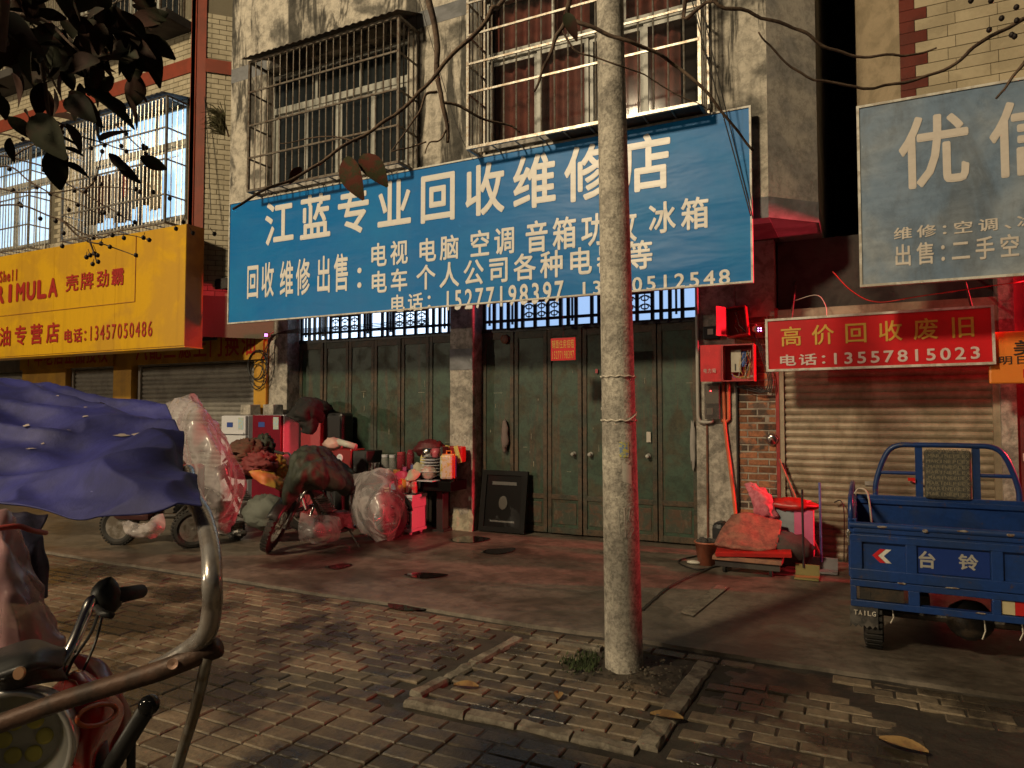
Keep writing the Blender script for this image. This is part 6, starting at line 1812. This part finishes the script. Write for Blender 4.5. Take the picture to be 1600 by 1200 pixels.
MB().tube(curve([(-1.7,0.58,0.82), (-1.75, .75, .4), (-1.75, .75, .02)], 5), .0155, 10).build('rear_leg', rusty_tube, cf, smooth=True)

rows = [[(-2.59,1.16,1.61), (-2.37,1.21,1.6), (-2.16,1.27,1.57), (-2.01,1.29,1.54), (-1.87,1.3,1.53), (-1.73,1.29,1.51), (-1.67,1.27,1.51)],
        [(-2.18,0.98,1.51), (-1.99,1.02,1.51), (-1.82,1.05,1.5), (-1.7,1.07,1.48), (-1.63,1.11,1.48), (-1.59,1.15,1.47), (-1.5,1.15,1.48)],
        [(-1.91,0.86,1.43), (-1.75,0.9,1.43), (-1.62,0.93,1.43), (-1.56,0.97,1.42), (-1.45,0.98,1.44), (-1.33,0.97,1.45), (-1.32,1.04,1.44)],
        [(-1.71,0.77,1.37), (-1.57,0.81,1.37), (-1.43,0.81,1.38), (-1.31,0.8,1.4), (-1.23,0.82,1.42), (-1.16,0.85,1.42), (-1.19,0.95,1.4)],
        [(-1.58,0.72,1.34), (-1.44,0.74,1.35), (-1.33,0.75,1.35), (-1.21,0.74,1.36), (-1.11,0.75,1.37), (-1.05,0.78,1.38), (-1.04,0.85,1.37)],
        [(-1.5,0.68,1.33), (-1.36,0.7,1.33), (-1.27,0.72,1.33), (-1.16,0.72,1.32), (-1.06,0.72,1.33), (-0.98,0.74,1.34), (-0.93,0.77,1.35)]]
tp = patch(rows, 24, 24, .015, 3.2, 6, aniso=(.55, 2.0, 2.0), amp2=.06, fr2=5.5).build('blue_tarpaulin', blue_tarp, smooth=True, solid=.003)
tag(tp, 'large dark blue tarpaulin sagging over the tube frame at the left', 'tarpaulin')
hole_m = mat('worn_pale_patch', (.5, .42, .38), rough=.7, bump=.1)
# worn spots: small patches glued on the cloth surface
me = tp.data
for (px_, py_, w_) in ((.32, .22, .02), (.47, .30, .03), (.12, .34, .016), (.12, .42, .018), (.30, .13, .012), (.25, .33, .01), (.56, .29, .022), (.19, .11, .008), (.36, .1, .03), (.16, .38, .008)):
    nW = 6 * 24 + 1; nH = 5 * 24 + 1
    i = int((.13 + px_ * 1.15) * (nW - 1)) % nW; j = int(py_ * (nH - 1))
    c_ = me.vertices[j * nW + i].co; n_ = me.vertices[j * nW + i].normal
    n_ = n_ if n_.z > 0 else -n_
    Tn = Matrix.Translation(c_ + n_ * .006) @ n_.to_track_quat('Z', 'Y').to_matrix().to_4x4()
    pts = [(w_ * .5 * (1 + .4 * math.sin(a * 3 + px_ * 20)) * math.cos(a), w_ * .3 * (1 + .3 * math.cos(a * 2 + py_ * 9)) * math.sin(a), 0) for a in [k * math.pi / 7 for k in range(14)]]
    MB().add([(0, 0, .0005)] + pts, [(0, 1 + k, 1 + (k + 1) % 14) for k in range(14)], Tn).build('worn_spot', hole_m, tp)

# pink plastic bag and dark cloth hanging under the tarpaulin
pink_pl = plastic('pink_plastic_bag', (.45, .26, .27), .7)
rows = [[(-2.04,0.95,1.25), (-1.91,0.96,1.25), (-1.89,0.99,1.26), (-1.96,1.05,1.23)], [(-2.0,0.94,1.18), (-1.84,0.93,1.19), (-1.8,0.95,1.19), (-1.88,1.02,1.16)], [(-1.98,0.93,1.09), (-1.77,0.9,1.12), (-1.74,0.94,1.12), (-1.83,1.03,1.09)], [(-1.96,0.92,1.0), (-1.72,0.9,1.04), (-1.69,0.94,1.03), (-1.78,1.04,1.0)], [(-1.94,0.92,0.9), (-1.72,0.91,0.95), (-1.68,0.95,0.95), (-1.71,1.03,0.94)]]
o = patch(rows, 12, 12, .02, 4, 3, aniso=(2.5, 2.5, .3), amp2=.03, fr2=7).build('pink_plastic_bag', pink_pl, smooth=True, solid=.002); tag(o, 'pale pink plastic bag hanging below the blue tarpaulin at the left edge', 'plastic bag')
navy = mat('navy_cloth', (.018, .016, .05), (.03, .02, .05), s=6, rough=.7, bump=.3)
rows = [[(-2.25,1.13,1.22), (-2.16,1.17,1.22), (-2.1,1.2,1.22)], [(-2.19,1.1,1.15), (-2.05,1.12,1.16), (-2.05,1.17,1.15)], [(-2.19,1.1,1.08), (-2.01,1.12,1.09), (-2.03,1.18,1.09)], [(-2.25,1.14,0.97), (-2.07,1.14,0.98), (-2.08,1.2,0.98)]]
o = patch(rows, 10, 10, .04, 6, 5, amp2=.04, fr2=9).build('navy_cloth', navy, smooth=True, solid=.003); tag(o, 'dark navy cloth hanging behind the pink plastic bag', 'cloth')
o = MB().tube(curve([(-1.81,0.92,1.23), (-1.8,0.97,1.23), (-1.83,1.02,1.21), (-1.95,1.12,1.18)], 5), .007, 6).build('red_strap', mat('red_strap', (.4, .06, .05), rough=.6), smooth=True); tag(o, 'red strap tied round the pink plastic bag', 'strap')

# ---------------------------------------------------------------- street tree whose branches reach into the view
bark = mat('grey_brown_bark', (.13, .085, .055), (.08, .05, .035), s=14, rough=.85, bump=.5, bs=60)
leaf_m = mat('dark_leaf', (.02, .022, .010), (.035, .014, .009), s=9, lo=.4, hi=.62, rough=.75, bump=.1, bs=60, rnd=.35, spec=.15)  # unlit look of the overhead leaves put into their dark colour
leaf_red = mat('reddening_leaf', (.036, .036, .015), (.085, .022, .013), s=22, lo=.42, hi=.6, rough=.8, bump=.2, spec=.15)
tree = thing('street_tree', 'street tree whose bare twigs and dark leaves hang in from above', 'tree', (1.5, -1.1, 0))
MB().tube(curve([(1.5, -1.1, -.1), (1.48, -1.08, 1), (1.42, -1.0, 2.2), (1.3, -.9, 3.2), (1.1, -.7, 4.0)], 4), [.16, .15, .145, .14, .135, .13, .125, .12, .118, .115, .11, .105, .1, .095, .09, .085, .08], 14).build('trunk', bark, tree, smooth=True)
LIMB = [(1.1, -.7, 4.0), (.4, .1, 4.5), (-.4, .9, 4.75), (-1.2, 1.5, 4.7), (-2.0, 1.8, 4.2)]
MB().tube(curve(LIMB, 6), [.08 - .0022 * i for i in range(25)], 10).build('limb', bark, tree, smooth=True)
MB().tube(curve([(.4, .1, 4.5), (.9, 1.3, 4.9), (1.3, 2.4, 4.7), (1.9, 3.2, 4.2)], 6), [.05 - .0018 * i for i in range(19)], 8).build('limb', bark, tree, smooth=True)
MB().tube(curve([(-1.2, 1.5, 4.7), (-1.5, .9, 3.8), (-1.75, .9, 2.9), (-1.9, .95, 2.4)], 6), [.04 - .0015 * i for i in range(19)], 8).build('limb', bark, tree, smooth=True)


def branch(pts, r0, r1):
    c_ = curve(pts, 6)
    n_ = len(c_)
    c_ = [p + Vector((noise.noise(p * 9), noise.noise(p * 9 + Vector((5, 1, 2))), noise.noise(p * 9 + Vector((1, 8, 3))))) * .016 for p in c_]
    MB().tube(c_, [.78 * (r0 + (r1 - r0) * i / (n_ - 1)) * (1 + .18 * noise.noise(c_[i] * 40)) for i in range(n_)], 7).build('branch', bark, tree, smooth=True)


branch([(-1.2, 1.5, 4.7), (-1.43,2.11,3.42), (-1.41,2.13,3.08), (-1.39,2.15,2.89), (-1.39,2.16,2.77), (-1.37,2.17,2.64), (-1.36,2.18,2.55), (-1.36,2.18,2.51)], .02, .008)
branch([(-.4, .9, 4.75), (-1.17,2.35,3.39), (-1.23,2.28,3.02), (-1.27,2.21,2.91), (-1.35,2.12,2.76), (-1.42,1.98,2.57), (-1.51,1.83,2.41), (-1.64,1.66,2.25), (-1.76,1.55,2.14)], .014, .005)
branch([(-1.37,2.17,2.65), (-1.32,2.22,2.65), (-1.26,2.28,2.62), (-1.19,2.35,2.61), (-1.16,2.39,2.58)], .008, .004)
branch([(-1.39,2.16,2.69), (-1.42,2.12,2.67), (-1.43,2.1,2.6), (-1.46,2.06,2.52), (-1.5,2.02,2.44)], .007, .003)
branch([(-1.36,2.18,2.56), (-1.38,2.15,2.51), (-1.41,2.13,2.5), (-1.41,2.11,2.45)], .005, .003)
branch([(-1.42,2.12,2.5), (-1.46,2.08,2.47), (-1.51,2.03,2.44)], .004, .003)
branch([(-1.5,1.84,2.41), (-1.65,1.82,2.45), (-1.81,1.79,2.44)], .004, .002)
branch([(-.4, .9, 4.75), (-1.05,2.63,3.59), (-1.06,2.64,3.16), (-1.11,2.62,3.03), (-1.15,2.6,2.94), (-1.19,2.59,2.84)], .018, .006)
branch([(-1.06,2.64,3.15), (-0.96,2.69,3.09), (-0.85,2.75,3.05), (-0.74,2.86,3.01), (-0.67,2.95,2.98), (-0.58,3.0,2.88), (-0.48,3.12,2.75), (-0.41,3.21,2.66)], .012, .007)
branch([(-1.08,2.63,3.08), (-1.02,2.67,3.0), (-0.89,2.73,2.95), (-0.79,2.84,2.92), (-0.58,3.01,2.81)], .006, .003)
branch([(.9, 1.3, 4.9), (-0.61,3.07,3.5), (-0.55,3.11,3.33), (-0.39,3.19,3.27), (-0.21,3.28,3.2), (-0.11,3.34,3.12), (0.02,3.41,3.09), (0.17,3.48,3.08), (0.27,3.53,3.1), (0.33,3.56,3.12)], .013, .005)
branch([(1.3, 2.4, 4.7), (0.92,3.95,3.51), (0.7,3.85,3.31), (0.54,3.77,3.21), (0.41,3.71,3.1), (0.28,3.65,3.03), (0.04,3.53,2.99), (-0.19,3.41,3.04), (-0.31,3.35,3.13), (-0.39,3.3,3.25)], .014, .005)
branch([(1.3, 2.4, 4.7), (0.81,3.68,3.27), (0.67,3.62,3.04), (0.63,3.61,2.97), (0.59,3.59,2.91), (0.54,3.57,2.85)], .012, .006)
# twigs in front of the lit windows at the left
LW = Vector((-2.63,1.33,2.37)); LU = (Vector((-2.44,1.43,2.37)) - LW) / 100; LV = (Vector((-2.64,1.34,2.15)) - LW) / 100


def lw(x, y):   # point of the twig screen left of the limb, in steps along and down it
    return LW + LU * x + LV * (y - 250)


tw = [[(-60, 230), (20, 250), (70, 262), (130, 300), (190, 335), (214, 343)], [(-60, 270), (10, 262), (60, 290), (120, 318), (160, 335)], [(60, 180), (110, 200), (160, 225), (200, 235), (228, 233)],
      [(-40, 330), (30, 320), (90, 345), (150, 372), (180, 365), (240, 372)], [(180, 195), (200, 212), (222, 233)], [(-50, 200), (30, 215), (90, 225)], [(90, 345), (140, 378), (170, 382), (214, 398)], [(130, 300), (150, 275), (160, 235)], [(20, 250), (60, 222), (100, 205)], [(140, 375), (148, 398), (152, 410)], [(-60, 290), (20, 300), (80, 300), (160, 290), (220, 300)]]
pods = []
for t_ in tw:
    branch([lw(*p) for p in t_], .0045, .002)
    for p in t_[1:]: pods.append(p)
NP = len(pods)
for p in [(222, 230), (226, 238), (144, 400), (150, 394), (138, 398), (148, 408), (228, 373), (290, 348), (308, 362), (338, 362), (282, 355), (100, 383), (99, 366), (160, 378), (197, 368), (36, 318), (118, 300), (145, 232), (190, 228), (212, 292), (240, 300), (265, 305), (160, 330), (110, 330), (60, 345)]: pods.append(p)
pod_m = mat('dark_seed_pod', (.02, .012, .01), rough=.6, bump=.3)
pp_ = None
for i, p in enumerate(pods):
    q = lw(*p)
    q = q + LU * random.uniform(-4, 4) + LV * random.uniform(-4, 4)
    if i >= NP: MB().tube([q, q - LV * random.uniform(8, 16) + LU * random.uniform(-8, 4)], .0013, 4).build('pod_stalk', bark, tree)
    if pp_ is None: pp_ = MB().blob((0, 0, 0), (.0072, .0072, .008), .15, 3, 10, 8).build('seed_pod', pod_m, tree, smooth=True, loc=q)
    else: copy_of(pp_, tree, q)
for p in [(0.55,3.66,3.33), (0.65,3.71,3.3), (0.65,3.71,3.24), (0.54,3.66,3.2), (0.63,3.71,3.18), (0.64,3.71,3.17), (0.59,3.68,3.25), (0.47,3.62,3.33)]:
    copy_of(pp_, tree, p, scale=(1.6, 1.6, 1.6))


def leaf_mesh(name, m, L=1.0, wid=.42, curl=.25):
    vs = []; n_ = 8
    for i in range(n_ + 1):
        t = i / n_
        w = wid * (math.sin(math.pi * min(1, t * .93 + .04)) ** .85) * (1 - .25 * t)
        z = -curl * t * t
        vs += [(L * t, -w, z + w * .35), (L * t, 0, z), (L * t, w, z + w * .35)]
    fs = []
    for i in range(n_): fs += [(3 * i, 3 * i + 1, 3 * i + 4, 3 * i + 3), (3 * i + 1, 3 * i + 2, 3 * i + 5, 3 * i + 4)]
    me = bpy.data.meshes.new('leaf'); me.from_pydata(vs, [], fs); me.materials.append(m)
    me.polygons.foreach_set('use_smooth', [True] * len(me.polygons))
    return me


lm = [leaf_mesh('leaf', leaf_m, 1, .30, .2), leaf_mesh('leaf', leaf_m, 1, .26, .45), leaf_mesh('leaf', leaf_m, 1, .34, .1)]
lr = leaf_mesh('leaf', leaf_red, 1, .30, .25)


def leaf(base, tip, me, roll=0.0):
    b_, t_ = Vector(base), Vector(tip)
    d = t_ - b_
    o = bpy.data.objects.new('leaf', me)
    q = d.to_track_quat('X', 'Z').to_matrix().to_4x4() @ Matrix.Rotation(roll, 4, 'X')
    o.matrix_basis = Matrix.Translation(b_) @ q @ Matrix.Scale(d.length, 4)
    return link(o, tree)


# hand placed large leaves
for b_, t_, m_, rl in (((-1.5,1.78,2.34), (-1.44,1.76,2.2), lr, 1.2), ((-1.46,1.81,2.35), (-1.36,1.8,2.25), lr, 1.0),
                       ((-1.62,1.7,2.3), (-1.67,1.7,2.26), lr, .5), ((-1.05,2.59,3.13), (-1.0,2.56,3.03), lm[1], .8),
                       ((-1.92,1.12,2.43), (-1.8,1.13,2.44), lm[2], 1.3), ((-1.92,1.13,2.36), (-1.82,1.13,2.29), lm[0], 1.0), ((-1.89,1.14,2.38), (-1.76,1.21,2.34), lm[1], .6), ((-2.0,1.09,2.31), (-1.89,1.09,2.19), lm[0], 1.1),
                       ((-1.96,1.11,2.21), (-1.94,1.13,2.11), lm[2], 1.2), ((-1.97,1.1,2.25), (-1.9,1.14,2.26), lm[1], .4), ((-1.94,1.12,2.22), (-1.88,1.15,2.21), lm[0], .5), ((-1.94,1.13,2.18), (-1.88,1.16,2.17), lm[1], .7)):
    leaf(b_, t_, m_, rl)
A0 = Vector((-2.19,1.09,2.68)); AU = (Vector((-2.02,1.17,2.68)) - A0) / 100; AV = (Vector((-2.19,1.1,2.5)) - A0) / 100; AN = AU.cross(AV).normalized()
rr = random.Random(5)
for i in range(300):
    x, y_ = (rr.uniform(-90, 150), rr.uniform(-110, 190)) if i < 190 else (rr.uniform(-90, 110), rr.uniform(-110, 60))
    if x + .55 * y_ > 165 and rr.random() < .9: continue
    b_ = A0 + AU * x + AV * y_ + AN * rr.uniform(-.35, .45)
    a = rr.uniform(-.4, 2.3); L0 = rr.uniform(.06, .125)
    t_ = b_ + (AU.normalized() * math.cos(a) + AV.normalized() * math.sin(a)) * L0 + AN * rr.uniform(-.06, .06)
    leaf(b_, t_, lm[i % 3], rr.uniform(-1.5, 1.5))
for pts in ([(-1.9, .95, 2.4), A0 + AU * 20 + AV * 20, A0 + AU * 60 + AV * 90, A0 + AU * 90 + AV * 150], [A0 + AU * 20 + AV * 20, A0 + AU * 80 + AV * 40, A0 + AU * 140 + AV * 110], [A0 + AU * 60 + AV * 90, A0 + AU * 70 + AV * 180, A0 + AU * 85 + AV * 240]):
    branch(pts, .009, .003)

# crown added out of view behind the viewer to dapple shade on the foreground
rr = random.Random(21)
m = MB()
for i in range(380):
    while True:
        p = Vector((rr.uniform(-1, 1), rr.uniform(-1, 1), rr.uniform(-1, 1)))
        if .2 < p.length < 1: break
    c_ = Vector((-2.7 + 1.6 * p.x, -1.0 + 1.1 * p.y, 3.0 + .75 * p.z))
    q = Vector((rr.gauss(0, 1), rr.gauss(0, 1), rr.gauss(0, .5))).normalized(); s_ = q.orthogonal().normalized() * .045; L0 = rr.uniform(.1, .17)
    m.add([c_, c_ + q * L0 * .45 + s_, c_ + q * L0, c_ + q * L0 * .45 - s_], [(0, 1, 2, 3)])
tag(m.build('shade_leaves', leaf_m, tree), kind='stuff')
MB().tube(curve([(1.1, -.7, 4.0), (0, -.9, 4.2), (-1.3, -1.0, 3.8), (-2.6, -1.0, 3.3)], 6), [.07 - .0025 * i for i in range(19)], 8).build('limb', bark, tree, smooth=True)

# tuft of grass growing out of the wall joint
wp = thing('wall_plant', 'drooping tuft of weeds growing from the joint between the left and middle buildings', 'plant', (-7.95, 6.86, 5.7))
grass_m = mat('dry_weed', (.07, .065, .025), (.05, .04, .015), s=20, rough=.8, bump=0)
rr = random.Random(9)
m = MB()
for i in range(130):
    b_ = Vector((-7.95, 6.85, 5.55 + rr.uniform(-.15, .15)))
    d = Vector((rr.uniform(-1, .1), rr.uniform(-.8, 0), rr.uniform(.0, .9))).normalized() * rr.uniform(.15, .4)
    e = b_ + d + Vector((0, 0, -rr.uniform(.05, .35)))
    mid = b_ + d * .6
    w_ = Vector((.006, 0, .006))
    m.add([b_ - w_, b_ + w_, mid + w_, mid - w_, e], [(0, 1, 2, 3), (3, 2, 4)])
m.build('foliage', grass_m, wp)
MB().tube([(-7.93, 6.9, 5.4), (-7.95, 6.86, 5.55), (-8.0, 6.8, 5.75)], .012, 6).build('stem', bark, wp)


write_all_text()
